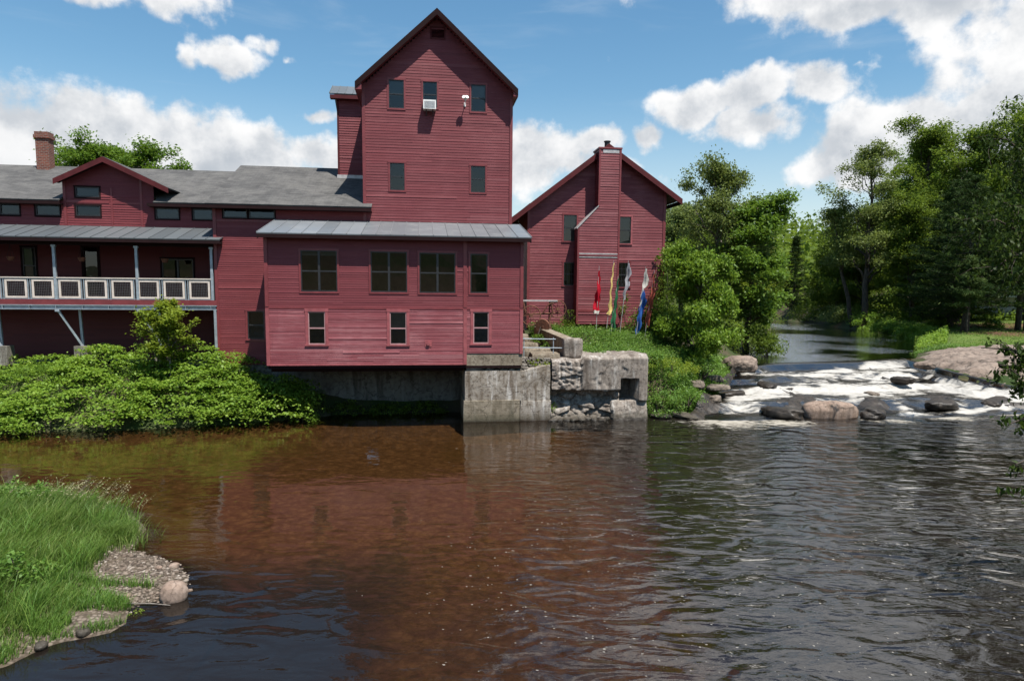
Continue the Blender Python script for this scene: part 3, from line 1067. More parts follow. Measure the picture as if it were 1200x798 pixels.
row = smooth(1 - np.abs(TT - 0.80) / 0.16) * (0.55 + 0.45 * np.sin(S * 31.0 + 1.3)) * np.where((S > .07) & (S < .16), 0.1, 1) * np.where((S > .30) & (S < .36), .5, 1)
crest_r = smooth(1 - np.abs(TT - 0.05) / 0.10) * smooth(1 - np.abs(S - 0.27) / 0.2) * 0.10
left_ledge = smooth((0.16 - S) / 0.1) * smooth((TT - 0.18) / 0.1) * smooth((0.62 - TT) / 0.12)
rock = base - 0.12 + lump * 0.24 * smooth(TT * 7) + (rid - 0.75) * 0.20 * smooth(TT * 7) + row * 0.20 + crest_r + left_ledge * 0.12
edge = np.maximum(smooth((0.035 - S) / 0.035), smooth((S - 0.965) / 0.035))
rock += edge * 0.35
rock = np.where(TT < 0.02, np.minimum(rock, base - 0.05), rock)
rv = np.stack([FX.ravel(), FY.ravel(), rock.ravel()], 1)
r_ob = np_mesh('falls_rock', rv, grid_faces(NS, NTT), M['wet_rock'], None, True)
tag(r_ob, 'dark wet bedrock ledges under the white water of the falls', 'bedrock', kind='structure')
wn = FB(FX * .75 + FY * .25 + 3, FY * 2.6 - FX * .5, None, 1.0, 4, 0.6)
wn2 = FB(FX * 1.6 + FY * .4, FY * 5.0 - FX, None, 1.4, 4, 0.65)
drop = np.gradient(prof, axis=0)
steep = np.clip(-drop / 0.012, 0, 1)
wz_ = base + 0.02 + wn * 0.035 * smooth(TT * 8) + wn2 * 0.018 * smooth(TT * 8) + smooth(1 - np.abs(TT - 0.95) / 0.10) * 0.06
flow = FB(FX * .35 + FY * .2 + 4, FY * 1.5 - FX * .3, None, .9, 4, 0.6)
foam_a = smooth((TT - 0.07) / 0.08) * (0.10 + 0.30 * steep + wn * 0.60 + wn2 * 0.55 + flow * .70)
foam_a *= 1 - 0.75 * left_ledge
# where the river breaks white and where it slides dark: (across, down, half widths, strength)
for cs_, ct_, ds_, dt_, am in ((.51, .11, .12, .10, .75), (.58, .31, .15, .15, .65), (.22, .47, .14, .10, .65), (.105, .64, .10, .12, .60), (.30, .58, .14, .14, .55), (.48, .56, .19, .15, .60),
                               (.70, .49, .12, .15, .60), (.79, .52, .09, .2, .55), (.04, .84, .07, .16, .95), (.495, .88, .035, .14, .85), (.665, .89, .04, .12, .8), (.77, .84, .035, .12, .75), (.37, .18, .06, .10, .55), (.16, .25, .09, .05, .45),
                               (.86, .45, .07, .3, .5), (.93, .5, .06, .3, .45),
                               (.16, .35, .11, .10, -.75), (.21, .05, .17, .07, -.9), (.15, .83, .07, .12, -.8), (.42, .83, .07, .10, -.7), (.585, .82, .09, .09, -.6), (.72, .81, .045, .06, -.55), (.42, .36, .08, .07, -.55), (.63, .42, .09, .06, -.5), (.33, .44, .08, .05, -.4)):
    foam_a += am * np.exp(-((S + FB(FX, FY, None, .5, 3) * .05 - cs_) / ds_) ** 2 - ((TT + FB(FX + 7, FY, None, .6, 3) * .06 - ct_) / dt_) ** 2)
foam_a *= smooth((S - 0.02) / 0.05) * (1 - 0.55 * row)
foam_a -= smooth(1 - np.abs(TT - 0.43) / 0.05) * 0.35 * smooth(FB(FX + 9, FY, None, 0.4, 3) * 2 + .4)
foam_a -= smooth((FB(FX + 3, FY * 1.3, None, .42, 3) - .12) / .3) * .45
foam_a = np.clip(foam_a, 0, 1) * smooth((1.05 - TT) / 0.10)
m, t, out = new_mat('white_water')
P = t.pos()
fa = t.add('ShaderNodeAttribute', attribute_name='foam').outputs['Fac']
n = t.noise(t.mapping(P, (0.6, 2.2, 1.5), rot=(0, 0, -0.25)), 2.4, 6.0, 0.65)
n2 = t.noise(t.mapping(P, (0.7, 1.8, 1.5), rot=(0, 0, -0.25)), 9.0, 4.0, 0.6)
k = t.ramp(t.math('ADD', fa, t.math('MULTIPLY', t.math('SUBTRACT', n, 0.5), 1.3)), 0.20, 0.80)
nb = t.bump(t.math('ADD', n, t.math('MULTIPLY', n2, 0.5)), 0.5, 0.05)
df = principled(t, None, t.mix(t.math('ADD', t.math('MULTIPLY', n2, 0.5), t.math('MULTIPLY', fa, 0.4)), (0.24, 0.205, 0.15), (0.47, 0.465, 0.45)), 0.6, 0, nb, 0.3)
fr = t.add('ShaderNodeFresnel')
fr.inputs['IOR'].default_value = 1.34
t.put(fr.inputs['Normal'], nb)
gl = t.add('ShaderNodeBsdfGlossy')
gl.inputs['Roughness'].default_value = 0.12
gl.inputs['Color'].default_value = (0.26, 0.25, 0.24, 1)
t.put(gl.inputs['Normal'], nb)
tp = t.add('ShaderNodeBsdfTransparent')
tp.inputs['Color'].default_value = (0.42, 0.30, 0.19, 1)
a = t.add('ShaderNodeMixShader')
t.put(a.inputs[0], fr.outputs[0])
t.l.new(tp.outputs[0], a.inputs[1])
t.l.new(gl.outputs[0], a.inputs[2])
b = t.add('ShaderNodeMixShader')
t.put(b.inputs[0], k)
t.l.new(a.outputs[0], b.inputs[1])
t.l.new(df.outputs[0], b.inputs[2])
t.l.new(b.outputs[0], out.inputs[0])
wz_ = wz_ + np.clip(foam_a, 0, 1) * (FB(FX * 1.2, FY * 2.0, None, 2.6, 4, .65) * .07 + np.abs(FB(FX, FY * 1.5, None, 4.5, 3)) * .05) * smooth(TT * 8)
w_ob = np_mesh('falls_water', np.stack([FX.ravel(), FY.ravel(), wz_.ravel()], 1), grid_faces(NS, NTT), m, None, True, {'foam': foam_a.ravel()})
tag(w_ob, 'white foaming water tumbling down the low rock falls', 'waterfall', kind='structure')

# ---- bare rock ledge to the right of the falls
LEDGE = np.array([(25.7, 44.4), (24.6, 38.0), (26.8, 35.5), (31, 32.6), (41, 35), (40, 42.5), (35, 46.6), (31.5, 47.6), (28.7, 48.2)])
lx, ly = np.meshgrid(np.arange(24, 42, 0.16), np.arange(32, 49.5, 0.16))
d, _, _, ins = seg_dist(lx, ly, LEDGE)
sd = np.where(ins, d, -d)
g0 = ground(lx.ravel(), ly.ravel())[0].reshape(lx.shape)
step = FB(lx * 0.6 + ly * 0.5, ly - lx * 0.3, None, 0.5, 2)
lz = g0 - 0.25 + smooth((sd + 0.5 + FB(lx, ly, None, 0.5, 3) * 1.2) / 1.3) * 0.46 + np.floor(step * 5 + FB(lx, ly, None, 2.0, 2) * .3) / 5 * 0.34 + FB(lx, ly, None, 0.8, 5, 0.6) * 0.16
lo = np_mesh('rock_ledge', np.stack([lx.ravel(), ly.ravel(), lz.ravel()], 1), grid_faces(lx.shape[1], lx.shape[0], ((sd > -1.2)[:-1, :-1])), M['ledge'], None, True)
tag(lo, 'flat bare pinkish rock ledge beside the falls on the right bank', 'rock ledge', kind='structure')

# ---- sand and gravel bar in the near left corner
BAR = np.array([(-7.7, 9.9), (-7.6, 10.3), (-7.4, 10.6), (-6.75, 10.95), (-6.6, 11.3), (-6.85, 11.9), (-6.44, 12.15), (-6.13, 12.35), (-6.45, 13.1), (-7.0, 13.8), (-8.4, 14.6), (-8.75, 15.9),
                (-10.3, 17.6), (-12.9, 18.5), (-15, 18.3), (-22, 17), (-40, 15), (-40, 8), (-14, 7.5), (-9.5, 8.6)])
sx_, sy_ = np.meshgrid(np.arange(-24, -5.2, 0.11), np.arange(7.2, 19.6, 0.11))
d, _, _, ins = seg_dist(sx_, sy_, BAR)
bar_sd = np.where(ins, d, -d)


def bar_height(x, y):
    d, _, _, ins = seg_dist(np.asarray(x, float), np.asarray(y, float), BAR)
    s = np.where(ins, d, -d)
    return np.clip(np.where(s < 0, s * .42, s * .16), -1.2, 0.10) + smooth((s - 0.5) / 3.0) * 0.34 + FB(x, y, None, 1.2, 4) * 0.06 * smooth((s + .3) / .6), s


bh, _ = bar_height(sx_, sy_)
m, t, out = new_mat('gravel_bar')
P = t.pos()
v = t.voronoi(P, 13.0, out='Color')
vd = t.voronoi(P, 13.0)
n = t.noise(P, 1.6, 5.0, 0.6)
c = t.mix(t.sep(v)[0], (0.09, 0.068, 0.05), (0.22, 0.18, 0.145))
c = t.mix(t.ramp(vd, 0.35, 0.7), c, (0.055, 0.042, 0.03))
c = t.mix(t.math('MULTIPLY', t.ramp(n, 0.45, 0.65), 0.7), c, (0.10, 0.078, 0.05))
c = t.mix(t.ramp(t.sep(P)[2], -0.30, -0.03, 1.0, 0.0), c, t.mix(n, (0.115, 0.080, 0.048), (0.24, 0.175, 0.110)))
wet = t.ramp(t.sep(P)[2], -0.02, 0.05, 1.0, 0.0)
wet = t.math('MULTIPLY', wet, t.ramp(t.sep(P)[2], -0.25, -0.03, 0.0, 1.0))
c = t.mix(t.math('MULTIPLY', wet, 0.6), c, (0.05, 0.036, 0.022))
principled(t, out, c, 0.85, 0, t.bump(vd, 0.9, -0.03), 0.3)
so = np_mesh('gravel_bar', np.stack([sx_.ravel(), sy_.ravel(), bh.ravel()], 1), grid_faces(sx_.shape[1], sx_.shape[0], (bar_sd > -2.2)[:-1, :-1]), m, None, True)
tag(so, 'low sand and gravel bar in the near left corner', 'gravel bar', kind='structure')

# ------------------------------------------------------------------ the mill buildings (mill frame: u, w, z)
def front(w):
    return lambda s, o, z: (s, w - o, z)


def left_side(u):
    return lambda s, o, z: (u - o, s, z)


def right_side(u):
    return lambda s, o, z: (u + o, s, z)


def siding(mp, s0, s1, z0, z1, expo, rng, holes=(), clip=None, thick=0.021, jit=0.004, mb=None):
    """lapped clapboards, each course cut into boards; holes are (s0, s1, z0, z1)"""
    mb = mb or MB()
    n = max(1, round((z1 - z0) / expo))
    h = (z1 - z0) / n
    for k in range(n):
        za, zb = z0 + k * h, z0 + (k + 1) * h
        zc = (za + zb) / 2
        lo, hi = clip(zc) if clip else (s0, s1)
        lo, hi = max(lo, s0), min(hi, s1)
        spans = [(lo, hi)]
        for a, b, c, d in holes:
            if c < zc < d:
                nxt = []
                for p, q in spans:
                    if b <= p or a >= q:
                        nxt.append((p, q))
                    else:
                        if a > p:
                            nxt.append((p, a))
                        if b < q:
                            nxt.append((b, q))
                spans = nxt
        for p, q in spans:
            if q - p < 0.02:
                continue
            x = p
            while x < q - 1e-6:
                e = min(q, x + rng.uniform(2.2, 5.0))
                if q - e < 0.6:
                    e = q
                ja, jb = rng.uniform(-jit, jit), rng.uniform(-jit, jit)
                th = thick * rng.uniform(0.75, 1.3)
                if rng.random() < 0.04:
                    th *= 1.5
                A, B = mp(x, th, za + ja), mp(e, th, za + jb)
                C, D = mp(e, 0.002, zb + 0.012), mp(x, 0.002, zb + 0.012)
                E, F = mp(e, -0.004, za + jb + 0.002), mp(x, -0.004, za + ja + 0.002)
                i = len(mb.v)
                mb.v += [A, B, C, D, E, F]
                mb.f += [(i, i + 1, i + 2, i + 3), (i + 5, i + 4, i + 1, i)]
                mb.m += [0, 0]
                x = e
    return mb


def pbox(mb, mp, s0, s1, o0, o1, z0, z1, m=0):
    a = [mp(s, o, z) for o in (o0,) for s, z in ((s0, z0), (s1, z0), (s1, z1), (s0, z1))]
    b = [mp(s, o, z) for o in (o1,) for s, z in ((s0, z0), (s1, z0), (s1, z1), (s0, z1))]
    mb.hexa(a, b, m)


def window(root, mp, s0, s1, z0, z1, style='hung', trim='red_trim', tw=0.085, sill=True, frame='black_frame', blind=0.0, label=None, name='window'):
    """casing (part) with sash frame and pane (sub-parts)"""
    mb = MB()
    pbox(mb, mp, s0 - tw, s0, -0.10, 0.035, z0 - 0.001, z1 + 0.001)
    pbox(mb, mp, s1, s1 + tw, -0.10, 0.035, z0 - 0.001, z1 + 0.001)
    pbox(mb, mp, s0 - tw - 0.015, s1 + tw + 0.015, -0.10, 0.042, z1 + 0.001, z1 + tw * 1.1)
    if sill:
        pbox(mb, mp, s0 - tw - 0.02, s1 + tw + 0.02, -0.10, 0.065, z0 - 0.055, z0 - 0.001)
        pbox(mb, mp, s0 - tw, s1 + tw, -0.02, 0.033, z0 - 0.12, z0 - 0.056)
    else:
        pbox(mb, mp, s0 - tw, s1 + tw, -0.10, 0.035, z0 - tw, z0 - 0.001)
    root_w = mb.build(name, M[trim], root, label=label)
    fw = 0.042
    fb = MB()
    o0, o1 = -0.075, 0.012
    pbox(fb, mp, s0 + .002, s0 + fw, o0, o1, z0, z1)
    pbox(fb, mp, s1 - fw, s1 - .002, o0, o1, z0, z1)
    pbox(fb, mp, s0 + fw, s1 - fw, o0, o1, z0 + .002, z0 + fw * 1.2)
    pbox(fb, mp, s0 + fw, s1 - fw, o0, o1, z1 - fw, z1 - .002)
    zm = (z0 + z1) / 2
    sm = (s0 + s1) / 2
    if style in ('hung', 'double', 'six'):
        pbox(fb, mp, s0 + fw, s1 - fw, o0 + .01, o1 - .004, zm - 0.028, zm + 0.028)
    if style in ('double', 'slider'):
        pbox(fb, mp, sm - 0.045, sm + 0.045, o0 + .005, o1 + .004, z0 + fw * 1.2, z1 - fw)
    if style == 'six':
        for q in (1, 2):
            sq = s0 + (s1 - s0) * q / 3
            pbox(fb, mp, sq - .010, sq + .010, -.05, -.008, z0 + fw, z1 - fw)
        for zq in ((z0 + zm) / 2, (zm + z1) / 2):
            pbox(fb, mp, s0 + fw, s1 - fw, -.049, -.009, zq - .010, zq + .010)
    fb.build('sash', M[frame], root_w)
    gb = MB()
    if style == 'plain':                    # awning panes lean back a little
        gb.face([mp(s0 + .02, -0.030, z0 + .02), mp(s1 - .02, -0.030, z0 + .02), mp(s1 - .02, -0.042, z1 - .02), mp(s0 + .02, -0.042, z1 - .02)])
    else:
        gb.face([mp(s0 + .02, -0.045, z0 + .02), mp(s1 - .02, -0.045, z0 + .02), mp(s1 - .02, -0.032, zm), mp(s0 + .02, -0.032, zm)])
        gb.face([mp(s0 + .02, -0.028, zm), mp(s1 - .02, -0.028, zm), mp(s1 - .02, -0.020, z1 - .02), mp(s0 + .02, -0.020, z1 - .02)])
    gb.build('pane', M['glass'], root_w)
    if blind > 0:
        bb = MB()
        pbox(bb, mp, s0 + .03, s1 - .03, -0.13, -0.12, z1 - (z1 - z0) * blind, z1)
        bb.build('blind', M['blind'], root_w)
    return root_w


def hole(s0, s1, z0, z1, g=0.05):
    return (s0 - g, s1 + g, z0 - g, z1 + g)


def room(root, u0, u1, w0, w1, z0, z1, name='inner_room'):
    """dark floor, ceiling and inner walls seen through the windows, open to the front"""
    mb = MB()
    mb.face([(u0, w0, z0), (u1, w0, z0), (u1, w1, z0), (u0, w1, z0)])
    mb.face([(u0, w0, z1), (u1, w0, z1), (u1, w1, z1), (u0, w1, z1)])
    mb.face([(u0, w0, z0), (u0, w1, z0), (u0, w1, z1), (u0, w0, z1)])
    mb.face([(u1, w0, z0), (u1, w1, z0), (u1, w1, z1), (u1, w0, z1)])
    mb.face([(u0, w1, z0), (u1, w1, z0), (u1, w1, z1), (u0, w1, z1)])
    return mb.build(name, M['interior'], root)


def seam_roof(root, u0, u1, w0, z0, w1, z1, pitch_u, th=0.05, mat='seam_metal', name='roof'):
    """metal sheets with standing seams, rising from (w0, z0) to (w1, z1)"""
    mb = MB()
    n = max(2, round((u1 - u0) / pitch_u))
    du = (u1 - u0) / n
    for k in range(n):
        a, b = u0 + k * du + .004, u0 + (k + 1) * du - .004
        mb.slab([(a, w0, z0), (b, w0, z0), (b, w1, z1), (a, w1, z1)], th)
    for k in range(n + 1):
        x = u0 + k * du
        mb.slab([(x - .012, w0 - .004, z0 + .026), (x + .012, w0 - .004, z0 + .026), (x + .012, w1, z1 + .026), (x - .012, w1, z1 + .026)], 0.045)
    return mb.build(name, M[mat], root)


rng = random.Random(11)
TW = 3.4                                     # plane of the tower front and the low wing's front

# ---- 1. riverside extension: two storeys of clapboard carried out over the water
ext = mthing('riverside_extension', 'low red clapboard mill extension with grey metal shed roof jutting over the river', 'mill building', 0.05, 0.0, 2.56)
F0 = front(0.0)
up_w = [(1.50, 2.98, 5.66, 7.36, 'double'), (4.36, 5.88, 5.66, 7.36, 'double'), (6.40, 7.93, 5.64, 7.34, 'double'), (8.57, 9.31, 5.65, 7.33, 'hung')]
lo_w = [(1.75, 2.45, 3.43, 4.82), (5.13, 5.84, 3.42, 4.82), (8.70, 9.38, 3.46, 4.84)]
siding(F0, 0.12, 10.80, 5.02, 8.02, 0.098, rng, [hole(*q[:4]) for q in up_w], thick=0.012).build('upper_siding', M['bay_boards'], ext)
mbw = siding(F0, 0.10, 8.34, 2.58, 4.93, 0.084, rng, [hole(*q) for q in lo_w[:2]], thick=0.019, jit=0.008)
siding(F0, 8.36, 10.80, 3.04, 4.93, 0.084, rng, [hole(*lo_w[2])], thick=0.019, jit=0.008, mb=mbw)
mbw.build('lower_siding', M['worn_boards'], ext, label='weathered paler red lower clapboards')
siding(left_side(0.06), 0.0, TW, 2.58, 8.0, 0.098, rng).build('end_siding', M['bay_boards'], ext)
siding(right_side(10.84), 0.0, TW, 3.04, 8.0, 0.098, rng).build('end_siding', M['bay_boards'], ext)
mb = MB()
pbox(mb, F0, 0.03, 0.17, -0.05, 0.045, 5.02, 8.02)
pbox(mb, F0, 8.27, 8.42, -0.05, 0.040, 5.02, 8.02)
pbox(mb, F0, 10.74, 10.88, -0.05, 0.045, 5.02, 8.02)
pbox(mb, F0, 0.03, 10.88, -0.04, 0.030, 4.93, 5.02)
mb.build_each('corner_board', M['red_trim'], ext)
mb = MB()
pbox(mb, F0, 0.03, 0.17, -0.05, 0.047, 2.55, 4.93)
pbox(mb, F0, 8.27, 8.42, -0.05, 0.042, 2.55, 4.93)
pbox(mb, F0, 10.74, 10.88, -0.05, 0.047, 3.02, 4.93)
pbox(mb, F0, 0.17, 8.27, -0.05, 0.030, 2.54, 2.60)
mb.build_each('lower_corner_board', M['worn_trim'], ext)
for i, (a, b, c, d, st) in enumerate(up_w):
    window(ext, F0, a, b, c, d, st, 'red_trim', 0.075, False, blind=0.12 if i == 0 else 0.0)
for a, b, c, d in lo_w:
    window(ext, F0, a, b, c, d, 'hung', 'worn_trim', 0.12, True, frame='sash_paint', blind=.48 if c < 3.425 or c == 3.43 else 0.0)
seam_roof(ext, -0.14, 11.16, -0.45, 8.03, TW + 0.02, 8.93, 0.60)
mb = MB()
mb.slab([(-0.12, -0.43, 7.975), (11.14, -0.43, 7.975), (11.14, TW, 8.87), (-0.12, TW, 8.87)], 0.06)
mb.box(-0.13, 11.15, -0.44, -0.40, 7.83, 7.97)
mb.hexa([(-0.13, -0.40, 7.80), (-0.13, TW, 8.68), (-0.13, TW, 8.86), (-0.13, -0.40, 7.965)], [(-0.09, -0.40, 7.80), (-0.09, TW, 8.68), (-0.09, TW, 8.86), (-0.09, -0.40, 7.965)])
mb.hexa([(11.11, -0.40, 7.80), (11.11, TW, 8.68), (11.11, TW, 8.86), (11.11, -0.40, 7.965)], [(11.15, -0.40, 7.80), (11.15, TW, 8.68), (11.15, TW, 8.86), (11.15, -0.40, 7.965)])
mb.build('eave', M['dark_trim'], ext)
mb = MB()
mb.box(0.08, 10.82, 0.03, TW - .02, 2.40, 2.56)
for w in (0.5, 1.5, 2.5):
    mb.box(0.1, 8.3, w, w + 0.18, 2.22, 2.398)
mb.build('floor_beams', M['dark_trim'], ext)
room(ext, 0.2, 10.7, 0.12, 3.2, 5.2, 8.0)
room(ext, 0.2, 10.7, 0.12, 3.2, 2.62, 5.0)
mb = MB()                                   # small round vent on the lower wall
mb.box(6.62, 6.90, -0.030, 0.0, 3.33, 3.60)
mb.tube([(6.76, -0.03, 3.465), (6.76, -0.085, 3.465)], 0.075, 14)
mb.build('vent', M['worn_trim'], ext)
mb = MB()
mb.box(8.42, 10.87, 0.012, 0.45, 2.50, 3.02)
mb.build('sill_beam', M['sill_concrete'], ext)
mb = MB()
mb.box(10.90, 11.02, 0.9, 1.1, 6.85, 7.20)
mb.build('wall_lamp', M['white_paint'], ext)

# ---- 2. tower
tow = mthing('mill_tower', 'tall narrow red clapboard mill tower with steep dark gable', 'mill tower', 7.3, TW, 2.6)
FT = front(TW)
TU0, TU1, PKU, PKZ = 3.84, 10.76, 7.235, 18.16
EZ = 15.02


def tower_clip(z):
    if z < EZ:
        return TU0, TU1
    k = (PKZ - z) / (PKZ - EZ)
    return PKU - (PKU - TU0) * k, PKU + (TU1 - PKU) * k


t_w = [(5.03, 5.72, 14.08, 15.34), (6.59, 7.24, 14.18, 15.33), (8.82, 9.50, 14.08, 15.30), (5.05, 5.72, 10.38, 11.62), (8.82, 9.50, 10.38, 11.60)]
siding(FT, TU0, TU1, 8.70, PKZ, 0.125, rng, [hole(*q) for q in t_w] + [(6.97, 7.59, 17.28, 17.70)], tower_clip, thick=0.014).build('siding', M['tower_boards'], tow)
siding(left_side(TU0), TW, TW + 8, 8.7, EZ, 0.125, rng).build('side_siding', M['tower_boards'], tow)
siding(right_side(TU1), TW, TW + 8, 3.4, EZ, 0.125, rng).build('side_siding', M['tower_boards'], tow)
mb = MB()
pbox(mb, FT, TU0 - 0.03, TU0 + 0.11, -0.05, 0.04, 8.7, EZ + 0.1)
pbox(mb, FT, TU1 - 0.11, TU1 + 0.03, -0.05, 0.04, 8.7, EZ + 0.1)
mb.build_each('corner_board', M['red_trim'], tow)
for i, q in enumerate(t_w):
    window(tow, FT, *q, 'hung', 'red_trim', 0.075, False, blind=0.55 if i in (0, 2) else 0.0)
mb = MB()
for k in range(7):
    z = 17.30 + k * 0.055
    mb.hexa([(6.99, TW - .03, z), (7.57, TW - .03, z), (7.57, TW + .04, z + .05), (6.99, TW + .04, z + .05)],
            [(6.99, TW - .03, z + .008), (7.57, TW - .03, z + .008), (7.57, TW + .04, z + .058), (6.99, TW + .04, z + .058)])
pbox(mb, FT, 6.93, 6.99, -.05, .03, 17.26, 17.72)
pbox(mb, FT, 7.57, 7.63, -.05, .03, 17.26, 17.72)
pbox(mb, FT, 6.93, 7.63, -.05, .035, 17.72, 17.77)
pbox(mb, FT, 6.93, 7.63, -.05, .035, 17.22, 17.26)
mb.build('louvre', M['rake_red'], tow)
OL, OR, OPK = (3.55, 15.06), (10.97, 15.06), (PKU, 18.42)
WF, WB = TW - 0.50, TW + 8.3


def gable_roof(root, L, PK, RR, wf, wb, th, mat, name='roof'):
    mb = MB()
    mb.slab([(L[0], wf, L[1]), (PK[0], wf, PK[1]), (PK[0], wb, PK[1]), (L[0], wb, L[1])], th)
    mb.slab([(PK[0], wf, PK[1]), (RR[0], wf, RR[1]), (RR[0], wb, RR[1]), (PK[0], wb, PK[1])], th)
    return mb.build(name, M[mat], root)


def rakes(root, L, PK, RR, wf, drop, depth, mat, name='rake_board', th=0.035):
    mb = MB()
    for A, B in ((L, PK), (PK, RR)):
        a = [(A[0], wf - th, A[1] - .012), (B[0], wf - th, B[1] - .012), (B[0], wf - th, B[1] - drop), (A[0], wf - th, A[1] - drop)]
        b = [(x, wf - .002, z) for x, _, z in a]
        mb.hexa(a, b)
    return mb.build(name, M[mat], root)


gable_roof(tow, OL, OPK, OR, WF, WB, 0.10, 'shingles')
rakes(tow, OL, OPK, OR, WF, 0.30, 0, 'dark_trim')
mb = MB()                                   # soffits and eave fascias
for A, B in ((OL, OPK), (OPK, OR)):
    mb.slab([(A[0], WF + .01, A[1] - .16), (B[0], WF + .01, B[1] - .16), (B[0], TW + .01, B[1] - .16), (A[0], TW + .01, A[1] - .16)], 0.03)
mb.box(OL[0] + .0, OL[0] + .035, WF, WB, OL[1] - .36, OL[1] - .06)
mb.box(OR[0] - .035, OR[0], WF, WB, OR[1] - .36, OR[1] - .06)
mb.box(OL[0] + .036, TU0, WF + .002, WB, OL[1] - .34, OL[1] - .31)
mb.box(TU1, OR[0] - .036, WF + .002, WB, OR[1] - .34, OR[1] - .31)
mb.hexa([(OL[0] + .036, WF + .012, OL[1] - .34), (TU0, WF + .012, OL[1] - .34), (TU0, WF + .012, OL[1] + .05), (OL[0] + .036, WF + .012, OL[1] - .12)],
        [(OL[0] + .036, WF + .03, OL[1] - .34), (TU0, WF + .03, OL[1] - .34), (TU0, WF + .03, OL[1] + .05), (OL[0] + .036, WF + .03, OL[1] - .12)])
mb.hexa([(TU1, WF + .012, OR[1] - .34), (OR[0] - .036, WF + .012, OR[1] - .34), (OR[0] - .036, WF + .012, OR[1] - .12), (TU1, WF + .012, OR[1] + .05)],
        [(TU1, WF + .03, OR[1] - .34), (OR[0] - .036, WF + .03, OR[1] - .34), (OR[0] - .036, WF + .03, OR[1] - .12), (TU1, WF + .03, OR[1] + .05)])
mb.build('soffit', M['red_trim'], tow)
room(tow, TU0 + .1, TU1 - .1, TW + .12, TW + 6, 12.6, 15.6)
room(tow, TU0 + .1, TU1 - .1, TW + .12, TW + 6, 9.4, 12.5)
mb = MB()
mb.box(TU0 + .02, TU1 - .02, WB - .35, WB - .3, 2.6, EZ)
mb.face([(TU0, WB - .3, EZ), (TU1, WB - .3, EZ), (PKU, WB - .3, PKZ)])
mb.build('rear_wall', M['tower_boards'], tow)
# stair annex against the tower's left side
AW, AU0, AU1 = 7.6, 2.22, TU0 - .02
siding(front(AW), AU0, AU1, 11.30, 15.50, 0.125, rng, mb=None).build('annex_siding', M['tower_boards'], tow)
mb = siding(left_side(AU0), AW, AW + 3, 11.0, 15.5, 0.125, rng)
mb.build('annex_side_siding', M['tower_boards'], tow)
mb = MB()
pbox(mb, front(AW), AU0 - .02, AU0 + .08, -.04, .035, 11.3, 15.5)
mb.box(AU0 - .32, AU1, AW - .34, AW - .30, 15.42, 15.60)
mb.box(AU0 - .32, AU1, AW - .30, AW + .02, 15.43, 15.47)
mb.build_each('annex_trim', M['rake_red'], tow)
seam_roof(tow, AU0 - .34, AU1, AW - .36, 15.66, AW + 1.1, 16.42, 0.42, 0.05, 'dark_seam_metal', 'annex_roof')
seam_roof(tow, AU0 - .34, AU1, AW + 3.4, 15.3, AW + 1.104, 16.42, 0.42, 0.05, 'dark_seam_metal', 'annex_roof')
mb = MB()
mb.box(AU0 - .05, AU1, AW - .10, AW - .03, 11.44, 11.66)
mb.build('annex_flashing', M['flashing'], tow)

ac = mthing('air_conditioner', 'white window air conditioner under the middle window high on the red tower', 'air conditioner', 6.89, TW - .05, 14.0)
mb = MB()
mb.box(6.60, 7.18, TW - .42, TW + .05, 14.02, 14.42)
mb.build('housing', M['white_paint'], ac)
mb = MB()
for k in range(7):
    mb.box(6.65, 7.13, TW - .428, TW - .421, 14.07 + k * .045, 14.09 + k * .045)
mb.build('grille', M['flashing'], ac)
mb = MB()
mb.hexa([(6.72, TW - .02, 13.78), (6.76, TW - .02, 13.78), (6.76, TW - .02, 14.01), (6.72, TW - .02, 14.01)], [(6.72, TW - .06, 13.80), (6.76, TW - .06, 13.80), (6.76, TW - .38, 14.01), (6.72, TW - .38, 14.01)])
mb.hexa([(7.02, TW - .02, 13.78), (7.06, TW - .02, 13.78), (7.06, TW - .02, 14.01), (7.02, TW - .02, 14.01)], [(7.02, TW - .06, 13.80), (7.06, TW - .06, 13.80), (7.06, TW - .38, 14.01), (7.02, TW - .38, 14.01)])
mb.build_each('bracket', M['black_metal'], ac)
fl = mthing('flood_light', 'small white twin flood light bracketed high on the red tower wall', 'lamp', 8.53, TW - .02, 14.35)
mb = MB()
mb.box(8.49, 8.57, TW - .05, TW - .005, 14.28, 14.46)
mb.tube([(8.53, TW - .04, 14.37), (8.53, TW - .30, 14.42), (8.53, TW - .32, 14.50)], .018, 8)
mb.build('arm', M['white_paint'], fl)
for s in (-1, 1):
    mb = MB()
    mb.tube([(8.53 + s * .01, TW - .31, 14.50), (8.53 + s * .05, TW - .36, 14.58), (8.53 + s * .075, TW - .43, 14.62)], [.035, .06, .085], 12)
    mb.build('lamp_head', M['white_paint'], fl)

